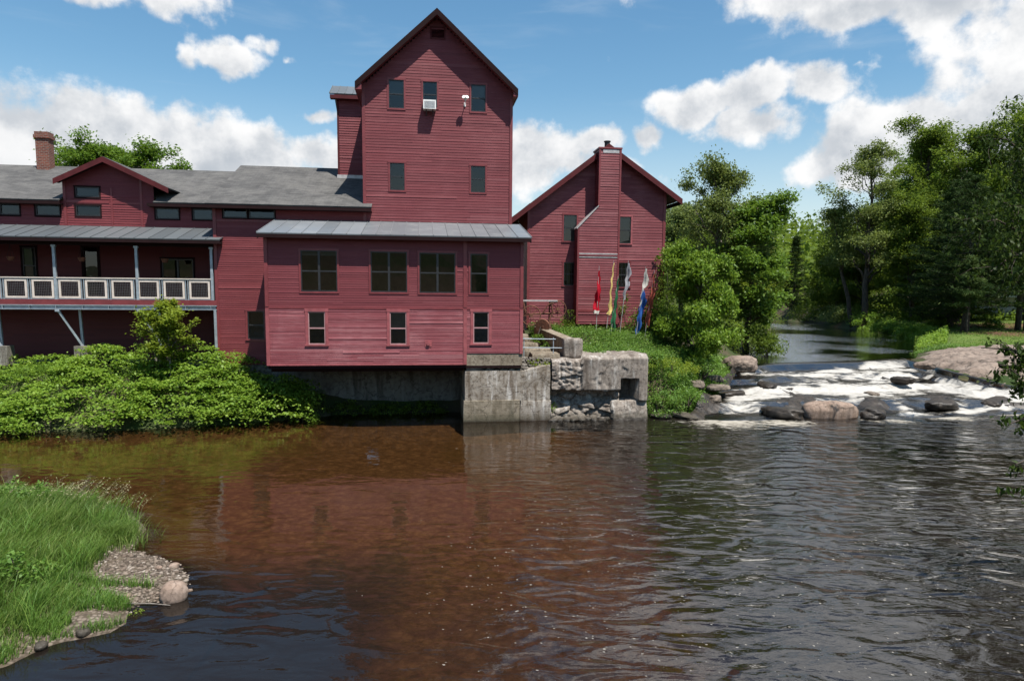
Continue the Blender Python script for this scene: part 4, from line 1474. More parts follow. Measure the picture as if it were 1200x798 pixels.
# ---- 3. low wing with the shingled roof
lw = mthing('low_wing', 'low red clapboard wing under a grey shingled roof left of the tower', 'mill building', -1.8, TW, 2.2)
LU0, LU1 = -2.87, TU0
lw_w = [(-2.44, -1.40, 8.95, 9.42), (-1.31, -0.18, 8.95, 9.42), (-1.52, -0.78, 3.42, 4.72)]
siding(FT, LU0, LU1, 2.22, 9.50, 0.098, rng, [hole(*q) for q in lw_w], thick=0.015).build('siding', M['wing_boards'], lw)
mb = siding(left_side(LU0), TW, TW + 4, 2.2, 9.5, 0.098, rng)
mb.build('end_siding', M['wing_boards'], lw)
mb = MB()
pbox(mb, FT, LU0 - .03, LU0 + .11, -.04, .04, 2.2, 9.5)
pbox(mb, FT, LU0, 0.05, -.04, .035, 8.78, 8.86)
mb.build_each('corner_board', M['red_trim'], lw)
for i, q in enumerate(lw_w):
    window(lw, FT, *q, 'plain' if i < 2 else 'hung', 'dark_trim' if i < 2 else 'red_trim', .05 if i < 2 else .09, i == 2)
RS = 0.425
LE, LR = (TW - .5, 9.53), (TW + 6.0, 9.53 + RS * 6.5)
mb = MB()
mb.slab([(-3.08, LE[0], LE[1]), (4.22, LE[0], LE[1]), (4.22, TW - .004, LE[1] + RS * (TW - .004 - LE[0])), (-3.08, TW - .004, LE[1] + RS * (TW - .004 - LE[0]))], .06)
mb.slab([(-3.08, TW - .004, LE[1] + RS * (TW - .004 - LE[0])), (TU0 - .025, TW - .004, LE[1] + RS * (TW - .004 - LE[0])), (TU0 - .025, LR[0], LR[1]), (-3.08, LR[0], LR[1])], .06)
mb.slab([(-3.08, LR[0], LR[1]), (TU0 - .025, LR[0], LR[1]), (TU0 - .025, LR[0] + 6, LR[1] - 2.5), (-3.08, LR[0] + 6, LR[1] - 2.5)], .06)
mb.build('roof', M['shingles'], lw)
mb = MB()
mb.box(-3.07, 4.21, LE[0] + .005, LE[0] + .04, LE[1] - .20, LE[1] - .065)
mb.box(-3.07, 4.21, LE[0] + .041, TW, LE[1] - .19, LE[1] - .16)
mb.hexa([(-3.07, LE[0] + .041, LE[1] - .20), (-3.07, LR[0], LR[1] - .24), (-3.07, LR[0], LR[1] - .065), (-3.07, LE[0] + .041, LE[1] - .065)],
        [(-3.03, LE[0] + .041, LE[1] - .20), (-3.03, LR[0], LR[1] - .24), (-3.03, LR[0], LR[1] - .065), (-3.03, LE[0] + .041, LE[1] - .065)])
mb.build('fascia', M['dark_trim'], lw)
room(lw, LU0 + .1, 3.7, TW + .12, TW + 4.5, 7.9, 9.6)
room(lw, LU0 + .1, 0, TW + .12, TW + 3, 2.5, 5.4)
mb = MB()
mb.box(-3.0, 8.6, TW - .05, TW + .25, -0.3, 2.21)
mb.build('foundation', M['foundation'], lw)

# ---- 4. porch wing with dormer, clerestory windows and gallery
pw = mthing('porch_wing', 'long red mill wing with dormer, clerestory windows and a shaded gallery', 'mill building', -8.0, TW + 2, 2.3)
WC = TW + 2.0
FC = front(WC)
PU0, PU1 = -20.0, LU0 - .02
cl = [(-16.1, -15.0, 9.05, 9.57), (-14.4, -13.6, 9.05, 9.57), (-12.86, -12.02, 9.06, 9.58), (-11.33, -10.28, 9.07, 9.58), (-9.58, -8.51, 9.08, 9.56), (-9.56, -8.51, 9.95, 10.41),
      (-6.05, -5.00, 9.02, 9.52), (-4.37, -3.47, 9.02, 9.52)]
DPK, DL, DR = (-8.09, 11.76), (-10.27, 10.70), (-5.27, 10.42)


def dormer_clip(z):
    if z < 9.72:
        return PU0, PU1
    rise_l = (DPK[1] - DL[1]) / (DPK[0] - DL[0])
    return max(-10.08, DPK[0] - (DPK[1] - .1 - z) / rise_l), min(-6.1, DPK[0] + (DPK[1] - .1 - z) / ((DPK[1] - DR[1]) / (DR[0] - DPK[0])))


siding(FC, PU0, PU1, 8.30, 11.65, 0.11, rng, [hole(*q) for q in cl], dormer_clip).build('upper_siding', M['wing_boards'], pw)
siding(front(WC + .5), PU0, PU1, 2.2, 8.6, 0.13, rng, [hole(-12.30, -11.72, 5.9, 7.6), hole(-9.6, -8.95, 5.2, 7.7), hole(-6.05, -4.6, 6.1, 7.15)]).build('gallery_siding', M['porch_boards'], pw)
mb = MB()
mb.box(PU0, PU1, WC - .02, WC + .48, 8.28, 8.30)
pbox(mb, FC, -10.10, -9.98, -.05, .05, 8.5, 10.72)
pbox(mb, FC, -6.72, -6.62, -.05, .034, 8.5, 10.9)
pbox(mb, FC, -8.03, -7.95, -.05, .034, 8.6, 10.4)
pbox(mb, FC, -8.03, -6.62, -.05, .030, 9.66, 9.74)
pbox(mb, FC, -9.98, -8.10, -.05, .031, 9.68, 9.80)
mb.build_each('dormer_trim', M['red_trim'], pw)
for i, q in enumerate(cl):
    window(pw, FC, *q, 'plain', 'dark_trim', .06, False)
FG = front(WC + .5)
window(pw, FG, -12.30, -11.72, 5.9, 7.6, 'hung', 'dark_trim', .08, True, blind=1.0)
window(pw, FG, -9.6, -8.95, 5.2, 7.7, 'plain', 'dark_trim', .10, False, name='door', frame='dark_trim')
window(pw, FG, -6.05, -4.6, 6.1, 7.15, 'slider', 'dark_trim', .08, True)
MEW, MEZ = WC - .4, 9.76
MRW = MEW + (12.16 - MEZ) / RS
mb = MB()                                   # main roof, left open where the dormer stands
n_l = [(PU0, DL[0] + .12), (DR[0] - .75, PU1 + .0)]
for a, b in n_l:
    mb.slab([(a, MEW, MEZ), (b, MEW, MEZ), (b, MRW, 12.16), (a, MRW, 12.16)], .06)
wq = MEW + (10.75 - MEZ) / RS
mb.slab([(n_l[0][1] + .003, WC + .3, MEZ + RS * .7), (n_l[1][0] - .003, WC + .3, MEZ + RS * .7), (n_l[1][0] - .003, MRW, 12.16), (n_l[0][1] + .003, MRW, 12.16)], .06)
mb.slab([(PU0, MRW, 12.16), (PU1, MRW, 12.16), (PU1, MRW + 6, 9.6), (PU0, MRW + 6, 9.6)], .06)
mb.build('roof', M['shingles'], pw)
mb = MB()
WD = WC - .5
for A, B in ((DL, DPK), (DPK, DR)):
    mb.slab([(A[0], WD, A[1]), (B[0], WD, B[1]), (B[0], WC + 4.5, B[1]), (A[0], WC + (A[1] - 9.4) / RS + .1, A[1])], .06)
mb.build('dormer_roof', M['shingles'], pw)
rakes(pw, DL, DPK, DR, WD, 0.26, 0, 'rake_red', 'dormer_rake')
mb = MB()
for A, B in ((DL, DPK), (DPK, DR)):
    mb.slab([(A[0], WD + .005, A[1] - .12), (B[0], WD + .005, B[1] - .12), (B[0], WC, B[1] - .12), (A[0], WC, A[1] - .12)], .03)
for a, b in ((PU0, -10.1), (-6.3, PU1)):
    mb.box(a, b, MEW + .004, MEW + .04, MEZ - .20, MEZ - .065)
    mb.box(a, b, MEW + .041, WC, MEZ - .19, MEZ - .16)
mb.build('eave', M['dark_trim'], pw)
room(pw, PU0, PU1, WC + .12, WC + 4, 8.75, 9.75)
room(pw, PU0, PU1, WC + .62, WC + 4, 5.2, 8.2)
ch = MB()
ch.box(-13.45, -12.82, 9.9, 10.45, 11.3, 13.45)
ch.box(-13.51, -12.76, 9.84, 10.51, 13.45, 13.62)
ch.box(-13.47, -12.80, 9.88, 10.47, 13.62, 13.78)
ch.box(-13.55, -12.72, 9.70, 10.60, 11.2, 11.62)
ch.build('brick_chimney', M['chimney_bricks'], pw)
# the gallery in front: metal roof, posts, deck, rail
seam_roof(pw, PU0, -2.49, TW - .5, 7.93, WC + .01, 8.62, 0.60, .05, 'dark_seam_metal', 'gallery_roof')
mb = MB()
mb.slab([(PU0, TW - .47, 7.87), (-2.50, TW - .47, 7.87), (-2.50, TW - .03, 8.04), (PU0, TW - .03, 8.04)], .05)
mb.box(PU0, -2.50, TW - .49, TW - .45, 7.74, 7.87)
mb.box(PU0, LU0 - .05, TW - .06, TW + .06, 7.60, 7.78)
mb.hexa([(-2.54, TW - .45, 7.74), (-2.54, TW - .05, 7.74), (-2.54, TW - .05, 8.02), (-2.54, TW - .45, 7.865)], [(-2.50, TW - .45, 7.74), (-2.50, TW - .05, 7.74), (-2.50, TW - .05, 8.02), (-2.50, TW - .45, 7.865)])
mb.build('gallery_eave', M['dark_trim'], pw)
mb = MB()
mb.slab([(PU0, TW - .03, 7.78), (LU0 - .03, TW - .03, 7.78), (LU0 - .03, WC + .45, 8.32), (PU0, WC + .45, 8.32)], .03)
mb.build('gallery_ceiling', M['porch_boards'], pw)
mb = MB()
mb.box(PU0, LU0 - .05, TW + .02, WC + .48, 5.06, 5.14)
mb.build('deck', M['deck_wood'], pw)
mb = MB()
mb.box(PU0, -2.84, TW - .06, TW + .018, 4.97, 5.20)
mb.build('deck_edge', M['red_trim'], pw)
mb = MB()
mb.box(PU0, -2.84, TW - .09, TW + .03, 4.93, 4.968)
mb.box(PU0, -2.84, TW - .02, TW + .01, 4.79, 4.93)
mb.box(PU0, -2.84, TW - .09, TW + .03, 4.755, 4.79)
for u in np.arange(PU0 + .4, -2.9, 1.1):
    mb.box(u - .01, u + .01, TW - .085, TW - .021, 4.79, 4.93)
mb.build('steel_beam', M['galvanised'], pw)
posts = [-16.5, -13.1, -9.68, -6.24, -3.02]
for u in posts:
    mb = MB()
    mb.box(u - .055, u + .055, TW - .055, TW + .055, 5.14, 7.60)
    mb.box(u - .09, u + .09, TW - .07, TW + .07, 7.52, 7.61)
    mb.build('post', M['galvanised'], pw)
mb = MB()
mb.box(-2.98, -2.87, TW - .10, TW - .01, 2.1, 4.75)
mb.build('post', M['galvanised'], pw)
for u in (-16.5, -13.1, -9.68, -6.24):
    mb = MB()
    mb.bar((u + .03, TW - .03, 4.72), (u + .72, TW + .55, 3.05), .09)
    mb.bar((u + .66, TW + .60, 4.76), (u + .72, TW + .60, 3.0), .10)
    mb.box(u - .06, u + .12, TW - .10, TW + .04, 4.66, 4.756)
    mb.build('brace', M['galvanised'], pw)
    mb = MB()
    mb.box(u + .45, u + 1.05, TW + .30, TW + .90, 2.2, 3.08)
    mb.build('footing', M['rubble'], pw)
mb = MB()
mb.box(PU0, LU0 - .16, TW - .055, TW + .055, 6.14, 6.185)
mb.build('top_rail', M['cream_paint'], pw)
mb = MB()
mb.box(PU0, LU0 - .16, TW - .018, TW + .018, 6.10, 6.138)
mb.box(PU0, LU0 - .16, TW - .018, TW + .018, 5.215, 5.245)
for k in range(14):
    u = -3.03 - (k + 1) * 1.106
    mb.box(u - .07, u - .035, TW - .03, TW + .03, 5.20, 6.10)
    mb.box(u + .035, u + .07, TW - .03, TW + .03, 5.20, 6.10)
mb.build('railing', M['galvanised'], pw)
for k in range(14):
    u1 = -3.03 - k * 1.106 - .10
    u0 = u1 - .90
    mb = MB()
    z0, z1, fw = 5.255, 6.085, .085
    mb.box(u0, u1, TW - .025, TW + .025, z0, z0 + fw)
    mb.box(u0, u1, TW - .025, TW + .025, z1 - fw, z1)
    mb.box(u0, u0 + fw, TW - .023, TW + .023, z0 + fw, z1 - fw)
    mb.box(u1 - fw, u1, TW - .023, TW + .023, z0 + fw, z1 - fw)
    pn = mb.build('railing_panel', M['cream_paint'], pw)
    mb = MB()
    for q in range(1, 10):
        x = u0 + fw + (u1 - u0 - 2 * fw) * q / 10
        mb.box(x - .006, x + .006, TW - .006, TW + .006, z0 + fw, z1 - fw)
    for q in range(1, 9):
        z = z0 + fw + (z1 - z0 - 2 * fw) * q / 9
        mb.box(u0 + fw, u1 - fw, TW - .0125, TW - .0065, z - .006, z + .006)
    mb.build('mesh_infill', M['dark_mesh'], pn)
mb = MB()
mb.box(PU0, PU1, WC + .46, WC + .8, 1.0, 2.25)
mb.build('foundation', M['foundation'], pw)

# ---- 5. gabled house on the right with the clapboarded chimney
hs = mthing('gabled_house', 'weathered red clapboard gabled building with a boarded outside chimney', 'house', 16.4, 8.5, 3.4)
HW = 8.5
FH = front(HW)
HU0, HU1 = 12.36, 20.26
HPK, HEL, HER = (16.75, 13.86), (11.34, 9.72), (21.06, 10.98)


def house_clip(z):
    if z < 9.9:
        return HU0, HU1
    sl = (HPK[1] - HEL[1]) / (HPK[0] - HEL[0])
    sr = (HPK[1] - HER[1]) / (HER[0] - HPK[0])
    return max(HU0, HPK[0] - (HPK[1] - .1 - z) / sl), min(HU1, HPK[0] + (HPK[1] - .1 - z) / sr)


h_w = [(14.38, 15.12, 8.55, 10.00), (17.54, 18.26, 8.47, 9.97), (14.42, 15.10, 6.08, 7.37), (17.58, 18.24, 6.02, 7.40)]
siding(FH, HU0, HU1, 3.70, 13.7, 0.155, rng, [hole(*q) for q in h_w], house_clip, thick=.017, jit=.012).build('siding', M['house_boards'], hs)
siding(left_side(HU0), HW, HW + 10, 3.6, 10.2, 0.155, rng, thick=.02, jit=.01).build('side_siding', M['house_boards'], hs)
siding(right_side(HU1), HW, HW + 10, 3.4, 11.3, 0.155, rng, thick=.02, jit=.01).build('side_siding', M['house_boards'], hs)
mb = MB()
pbox(mb, FH, HU0 - .03, HU0 + .12, -.05, .045, 3.7, 10.4)
pbox(mb, FH, HU1 - .12, HU1 + .03, -.05, .045, 3.7, 11.45)
mb.build_each('corner_board', M['red_trim'], hs)
for i, q in enumerate(h_w):
    window(hs, FH, *q, 'hung' if i < 2 else 'six', 'worn_trim' if i == 1 else 'red_trim', .085, True, blind=1.0 if i < 2 else 0)
gable_roof(hs, HEL, HPK, HER, HW - .5, HW + 10.3, .09, 'shingles')
rakes(hs, HEL, HPK, HER, HW - .5, .34, 0, 'rake_red')
mb = MB()
for A, B in ((HEL, HPK), (HPK, HER)):
    mb.slab([(A[0], HW - .49, A[1] - .14), (B[0], HW - .49, B[1] - .14), (B[0], HW + .01, B[1] - .14), (A[0], HW + .01, A[1] - .14)], .03)
sl = (HPK[1] - HEL[1]) / (HPK[0] - HEL[0])
mb.slab([(HEL[0] + .01, HW - .48, HEL[1] - .13), (HU0, HW - .48, HEL[1] - .13 + sl * (HU0 - HEL[0] - .01)), (HU0, HW + 10.2, HEL[1] - .13 + sl * (HU0 - HEL[0] - .01)), (HEL[0] + .01, HW + 10.2, HEL[1] - .13)], .03)
mb.box(HEL[0], HEL[0] + .03, HW - .5, HW + 10.2, HEL[1] - .30, HEL[1] - .08)
mb.box(HER[0] - .03, HER[0], HW - .5, HW + 10.2, HER[1] - .30, HER[1] - .08)
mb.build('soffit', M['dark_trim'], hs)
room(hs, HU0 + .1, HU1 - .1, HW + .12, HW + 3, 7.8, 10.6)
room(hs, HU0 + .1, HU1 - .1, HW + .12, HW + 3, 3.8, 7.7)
mb = MB()
mb.box(HU0 + .05, HU1 - .05, HW + .02, HW + .4, 3.0, 3.69)
mb.build('foundation', M['foundation'], hs)
CW = 7.7
CU0, CUM, CU1, CZS, CZT = 15.02, 16.14, 17.36, 9.20, 13.80


def chim_clip(z):
    if z < CZS:
        return CU0, CU1
    return min(CUM, CU0 + (z - CZS) / (10.40 - CZS) * (CUM - CU0)), CU1


cmb = siding(front(CW), CU0, CU1, 3.95, 13.5, 0.135, rng, (), chim_clip, thick=.02, jit=.010)
siding(left_side(CU0), CW, HW, 3.9, CZS, 0.135, rng, thick=.02, mb=cmb)
siding(left_side(CUM), CW, HW + .1, 10.4, 13.5, 0.135, rng, thick=.02, mb=cmb)
siding(right_side(CU1), CW, HW + .1, 3.9, 13.5, 0.135, rng, thick=.02, mb=cmb)
cmb.box(CUM, CU1, HW + .35, HW + .4, 12.5, 13.5)
cps = cmb.build('boarded_chimney', M['house_boards'], hs)
mb = MB()
FQ = front(CW)
pbox(mb, FQ, CU0 - .02, CU0 + .08, -.04, .04, 3.95, CZS)
pbox(mb, FQ, CU1 - .08, CU1 + .02, -.04, .04, 3.95, 13.5)
pbox(mb, FQ, CUM - .02, CUM + .07, -.04, .038, 10.4, 13.5)
pbox(mb, FQ, CU0, CU1, -.03, .030, 4.62, 4.76)
mb.build_each('chimney_trim', M['red_trim'], cps)
mb = MB()
mb.hexa([(CU0 - .06, CW - .05, CZS - .04), (CUM + .02, CW - .05, 10.42), (CUM + .02, CW - .05, 10.48), (CU0 - .06, CW - .05, CZS + .03)],
        [(CU0 - .06, HW, CZS - .04), (CUM + .02, HW, 10.42), (CUM + .02, HW, 10.48), (CU0 - .06, HW, CZS + .03)])
pbox(mb, FQ, CU0, CU1, -.02, .034, 7.80, 7.86)
pbox(mb, FQ, CU0, CU1, -.02, .032, 7.62, 7.66)
pbox(mb, FQ, CUM + .2, CU1 - .12, -.02, .030, 13.28, 13.46)
mb.build_each('flashing', M['flashing'], cps)
mb = MB()
mb.box(CUM - .05, CU1 + .05, CW - .06, HW + .45, 13.5, 13.58)
mb.build('chimney_cap', M['red_trim'], cps)
mb = MB()
mb.tube([(16.68, 8.15, 13.58), (16.68, 8.15, 13.95)], .15, 16)
mb.tube([(16.68, 8.15, 13.95), (16.68, 8.15, 14.0)], .19, 16)
mb.build('flue', M['black_metal'], cps)

# ------------------------------------------------------------------ masonry, rocks, flags and yard things
def rough_block(mb, u0, u1, w0, w1, z0, z1, amp=0.05, res=0.12, seed=0.0, freq=1.6, shear=(0, 0), taper=0.0):
    """a block with broken, uneven faces (mill frame)"""
    nx, ny, nz = (max(2, int(round((b - a) / res)) + 1) for a, b in ((u0, u1), (w0, w1), (z0, z1)))
    def sheet(P, Q, n1, n2, O):
        a, b = np.meshgrid(np.linspace(0, 1, n1), np.linspace(0, 1, n2))
        pts = [O[k] + P[k] * a + Q[k] * b for k in range(3)]
        return [p.ravel() for p in pts], n1, n2
    du, dw, dz = u1 - u0, w1 - w0, z1 - z0
    sheets = [sheet((du, 0, 0), (0, 0, dz), nx, nz, (u0, w0, z0)), sheet((du, 0, 0), (0, dw, 0), nx, ny, (u0, w0, z1)),
              sheet((0, dw, 0), (0, 0, dz), ny, nz, (u0, w0, z0)), sheet((0, dw, 0), (0, 0, dz), ny, nz, (u1, w0, z0)),
              sheet((du, 0, 0), (0, dw, 0), nx, ny, (u0, w0, z0)), sheet((du, 0, 0), (0, 0, dz), nx, nz, (u0, w1, z0))]
    cu, cw, cz = (u0 + u1) / 2, (w0 + w1) / 2, (z0 + z1) / 2
    for (x, y, z), n1, n2 in sheets:
        k = (z - z0) / max(dz, 1e-6)
        ex = np.maximum(np.maximum(np.abs(x - cu) / (du / 2), np.abs(y - cw) / (dw / 2)), np.abs(z - cz) / (dz / 2))
        # knock the corners and edges off
        prod = (np.abs(x - cu) / (du / 2)) ** 6 + (np.abs(y - cw) / (dw / 2)) ** 6 + (np.abs(z - cz) / (dz / 2)) ** 6
        rr = np.maximum(prod - 1.0, 0) * amp * 0.45
        f = [FB(x + seed + 11 * q, y + seed * 2 + 5 * q, z + 3 * q + seed, freq, 4, 0.55) for q in range(3)]
        d = rr
        X = x + f[0] * amp - np.sign(x - cu) * d + shear[0] * k * du
        Y = y + f[1] * amp - np.sign(y - cw) * d + shear[1] * k
        Z = z + f[2] * amp - np.sign(z - cz) * d
        X = cu + (X - cu) * (1 - taper * k)
        i = len(mb.v)
        mb.v.extend(zip(X.tolist(), Y.tolist(), Z.tolist()))
        g = grid_faces(n1, n2) + i
        mb.f.extend(map(tuple, g.tolist()))
        mb.m += [0] * len(g)


_ico = {}


def ico(sub):
    if sub not in _ico:
        import bmesh
        bm = bmesh.new()
        bmesh.ops.create_icosphere(bm, subdivisions=sub, radius=1.0)
        bm.verts.ensure_lookup_table()
        _ico[sub] = (np.array([v.co for v in bm.verts]), np.array([[v.index for v in f.verts] for f in bm.faces]))
        bm.free()
    return _ico[sub]


def boulder(name, label, loc, size, mat, seed, rot=0.0, amp=0.28, sub=4, group=None, flat=1.0, cat='boulder', freq=0.9):
    v, f = ico(sub)
    v = v.copy()
    q = np.sign(v) * np.abs(v) ** flat
    n = FB(v[:, 0] + seed, v[:, 1] + seed * 1.7, v[:, 2] - seed, freq, 4, 0.5)
    facet = np.round(FB(v[:, 0] * .8 + seed, v[:, 1] * .8, v[:, 2] * .8 + seed, 1.0, 2) * 3) / 3
    q = q * (1 + n * amp + facet * amp * 0.9)[:, None] * np.array(size)[None]
    o = np_mesh(name, q, f, M[mat], None, sub >= 4)
    o.location = loc
    o.rotation_euler = (0, 0, rot)
    return tag(o, label, cat, group)


# concrete pier carrying the extension's right end
pier = mthing('concrete_pier', 'stained pale concrete pier in the water under the red extension', 'pier', 10.3, 1.0, 0.0)
mb = MB()
rough_block(mb, 8.34, 12.16, 0.04, 2.2, 0.90, 2.26, 0.022, 0.11, 3.0, 1.2)
pier_b = mb.build('shaft', M['concrete'], pier)
mb = MB()
rough_block(mb, 8.28, 10.78, -0.05, 2.3, -0.8, 0.96, 0.018, 0.13, 8.0, 1.2)
mb.build('footing', M['footing'], pier)
mb = MB()
rough_block(mb, 10.80, 12.20, -0.015, 2.3, -0.8, 0.93, 0.035, 0.11, 12.0, 1.4)
mb.build('footing', M['concrete'], pier)
mb = MB()
mb.hexa([(8.44, .1, 2.22), (9.0, .1, 2.22), (9.0, .6, 2.22), (8.44, .6, 2.22)], [(8.40, .06, 2.50), (9.25, .06, 2.50), (9.25, .7, 2.50), (8.40, .7, 2.50)])
mb.build('bearing_block', M['foundation'], pier)
mb = MB()
mb.hexa([(10.95, 0.06, 2.24), (12.14, 0.06, 2.24), (12.14, 2.0, 2.24), (10.95, 2.0, 2.24)], [(11.2, 0.10, 2.36), (12.13, 0.08, 2.50), (12.13, 2.0, 2.55), (11.2, 2.0, 2.40)])
mb.build('cap_slope', M['concrete'], pier)
# dry rubble stones packed between the pier and the sill
rub = mthing('rubble_wall', 'dry stacked flat stones packed between the concrete pier and the red wall', 'stone wall', 10.7, .5, 2.25)
mb = MB()
rr = random.Random(4)
for row in range(6):
    z = 2.24 + row * 0.095
    x = 9.0 + rr.uniform(0, .2) + (0 if row < 3 else (row - 2) * 0.55)
    while x < 12.25:
        l = rr.uniform(.14, .42)
        rough_block(mb, x, x + l, 0.12 + row * .07 + rr.uniform(-.06, .06), .9, z, z + rr.uniform(.065, .10), .022, .09, rr.uniform(0, 30), 3.5, (0, 0))
        x += l + rr.uniform(.0, .04)
mb.build('stones', M['rubble'], rub)

# broken mill-race abutment to the right of the pier
ab = mthing('broken_abutment', 'crumbling concrete mill race abutment with a square sluice hole', 'ruined wall', 15.0, .8, 0.0)
rng2 = np.random.default_rng(12)
au = np.arange(12.22, 16.74, .04)
av = np.linspace(0, 1, 84)
AUg, AVg = np.meshgrid(au, av)
ztop = np.where(AUg < 13.62, 2.72, 2.90) + FB(AUg * 1.0, AUg * 0 + 4, None, 1.4, 4) * .10 + FB(AUg, AUg * 0, None, 5.0, 2) * .03
AZ = -.45 + (ztop + .45) * AVg
edge = FB(AUg, AZ, None, 1.5, 4) * .16
fine_n = FB(AUg, AZ, None, 2.2, 5, .6)


def cells(u, z, n, aniso, seed):
    """stones: nearest seed point, its offset and how close the joint is"""
    g = np.random.default_rng(seed)
    c = np.stack([g.uniform(12.0, 17.0, n), g.uniform(-.6, 3.1, n)], 1)
    d = np.sqrt((u[..., None] - c[:, 0]) ** 2 + ((z[..., None] - c[:, 1]) * aniso) ** 2)
    o = np.argsort(d, -1)[..., :2]
    d1, d2 = np.take_along_axis(d, o, -1)[..., 0], np.take_along_axis(d, o, -1)[..., 1]
    return g.uniform(-1, 1, n)[o[..., 0]], d2 - d1


off, joint = cells(AUg + edge * .5, AZ + edge * .3, 150, 2.0, 3)
rub = .34 + off * .15 + .10 * smooth((.10 - joint) / .10) + fine_n * .16
rub -= smooth((.55 - AZ) / .8) * .42
rub += smooth(1 - np.abs(AZ - 1.02) / .38) * .26 * smooth((15.3 - AUg) / .3)
upl = .10 + off * .05 + fine_n * .17 + .05 * smooth((.07 - joint) / .07)
conc = fine_n * .035 + FB(AUg, AZ, None, .6, 3) * .08 + .035 * smooth((FB(AUg + 5, AZ, None, 1.1, 3) - .15) / .06)
slab = -.10 + np.maximum(AZ, -.2) * .34 + fine_n * .09 + .05 * np.floor(FB(AUg, AZ * 2, None, .9, 2) * 3) / 3
dep = rub
dep = np.where(AZ + edge * .6 > 1.32, upl, dep)
dep = np.where((AUg + edge * .9 > 13.58) & (AZ + edge * .35 > 1.36), conc, dep)
dep = np.where((AUg + edge * .4 > 15.02) & (AZ + edge * .4 < .86), slab, dep)
dep = np.where((AUg + edge * .25 > 16.20) & (AZ + edge * .2 > .84), conc + .02, dep)
dep = np.where((AUg + edge * .15 > 15.40) & (AUg + edge * .12 < 16.20) & (AZ + edge * .1 < 1.84) & (AZ + edge * .2 > .84), 1.35, dep)
dep = dep + smooth((AVg - .955) / .045) * .16 + smooth((AUg - 16.58) / .15) * .22
rows = [np.stack([AUg, dep, AZ], -1)]
for k, q in enumerate(np.linspace(.12, 1, 9)):            # broken top, going back
    w = dep[-1] + q * (2.1 - dep[-1])
    rows.append(np.stack([au, w, ztop[-1] + FB(au, w, None, 1.6, 4) * .09 + .02], -1)[None])
G = np.concatenate(rows, 0)
side = []
for q in np.linspace(0.1, 1, 8):                            # right-hand end face
    side.append(np.stack([np.full(len(av), 16.72) + FB(AZ[:, -1], np.full(len(av), q * 2), None, 1.6, 4) * .06, dep[:, -1] + q * (2.0 - dep[:, -1]), AZ[:, -1]], -1))
Sg = np.stack([G[:len(av), -1]] + side, 0)
o_ = ORG[ab.name]
np_mesh('masonry', (G - np.array(o_)).reshape(-1, 3), grid_faces(G.shape[1], G.shape[0]), M['broken'], ab)
np_mesh('end_face', (Sg - np.array(o_)).reshape(-1, 3), grid_faces(Sg.shape[1], Sg.shape[0]), M['broken'], ab)
rr = random.Random(9)
for k in range(9):
    x = 12.3 + k * .31
    sx = rr.uniform(.16, .30)
    p = W(x, -.02 + rr.uniform(-.15, .15), rr.uniform(-.06, .04))
    boulder('rock', 'broken stone fallen in the water along the foot of the ruined abutment', p, (sx, sx * .8, sx * rr.uniform(.5, .8)), 'bank_rock', 60.0 + k * 3.1, k * 1.3, .35, 4, group='fallen stones under the ruin', flat=.75, cat='rock', freq=1.3)
# low yard wall, slab path and steps above it
yw = mthing('yard_wall', 'low concrete retaining wall running back from the ruin beside the path', 'retaining wall', 13.1, 1.6, 2.9)
mb = MB()
rough_block(mb, 12.86, 13.74, .55, 1.25, 2.75, 3.66, .06, .10, 44.0, 1.6)
mb.build('end_block', M['broken'], yw)
mb = MB()
a0, a1 = (12.88, 1.2), (12.2, 5.0)
mb.hexa([(a0[0], a0[1], 2.7), (a0[0] + .55, a0[1], 2.7), (a0[0] + .55, a0[1], 3.62), (a0[0], a0[1], 3.62)],
        [(a1[0], a1[1], 2.9), (a1[0] + .5, a1[1], 2.9), (a1[0] + .5, a1[1], 3.95), (a1[0], a1[1], 3.95)])
mb.build('wall_run', M['sill_concrete'], yw)
pth = mthing('stone_path', 'worn concrete slab path with steps beside the red extension', 'path slabs', 11.6, 2.0, 2.9)
for k, (w0, w1, z, x0, x1) in enumerate(((.62, 1.75, 2.96, 11.4, 12.72), (1.77, 3.0, 3.08, 10.98, 12.5), (3.05, 3.7, 3.26, 10.98, 12.1), (3.72, 4.4, 3.44, 10.98, 11.95), (4.42, 5.3, 3.58, 10.98, 11.85))):
    mb = MB()
    rough_block(mb, x0, x1, w0, w1, z - .5, z, .045, .13, 50.0 + k, 1.4)
    mb.build('slab', M['sill_concrete'], pth)
hr = mthing('pipe_rail', 'grey pipe handrail across the small stone path', 'handrail', 11.9, .9, 2.9)
for z, x1 in ((3.62, 12.5), (3.22, 12.9)):
    mb = MB()
    mb.tube([(10.95, .75, z), (x1, .75, z - .02)], .022, 8)
    mb.build('rail', M['galvanised'], hr)
for x in (11.05, 12.4):
    mb = MB()
    mb.tube([(x, .78, 2.75), (x, .78, 3.68)], .024, 8)
    mb.build('post', M['galvanised'], hr)

# rusty iron machine and cart wheel by the house corner
mach = mthing('rusty_machine', 'rusty old iron farm machine on a bench frame by the house corner', 'old machine', 12.6, 6.6, 3.4)
mb = MB()
mb.box(11.6, 13.7, 6.5, 6.95, 5.20, 5.28)
mb.build('top_plate', M['flashing'], mach)
for x in (11.85, 13.35):
    mb = MB()
    mb.tube([(x, 6.55, 5.2), (x + .12, 6.6, 4.6), (x - .08, 6.6, 4.2), (x + .1, 6.6, 3.4)], .045, 8)
    mb.tube([(x, 6.9, 5.2), (x - .05, 6.9, 3.4)], .04, 8)
    mb.build('leg', M['rust'], mach)


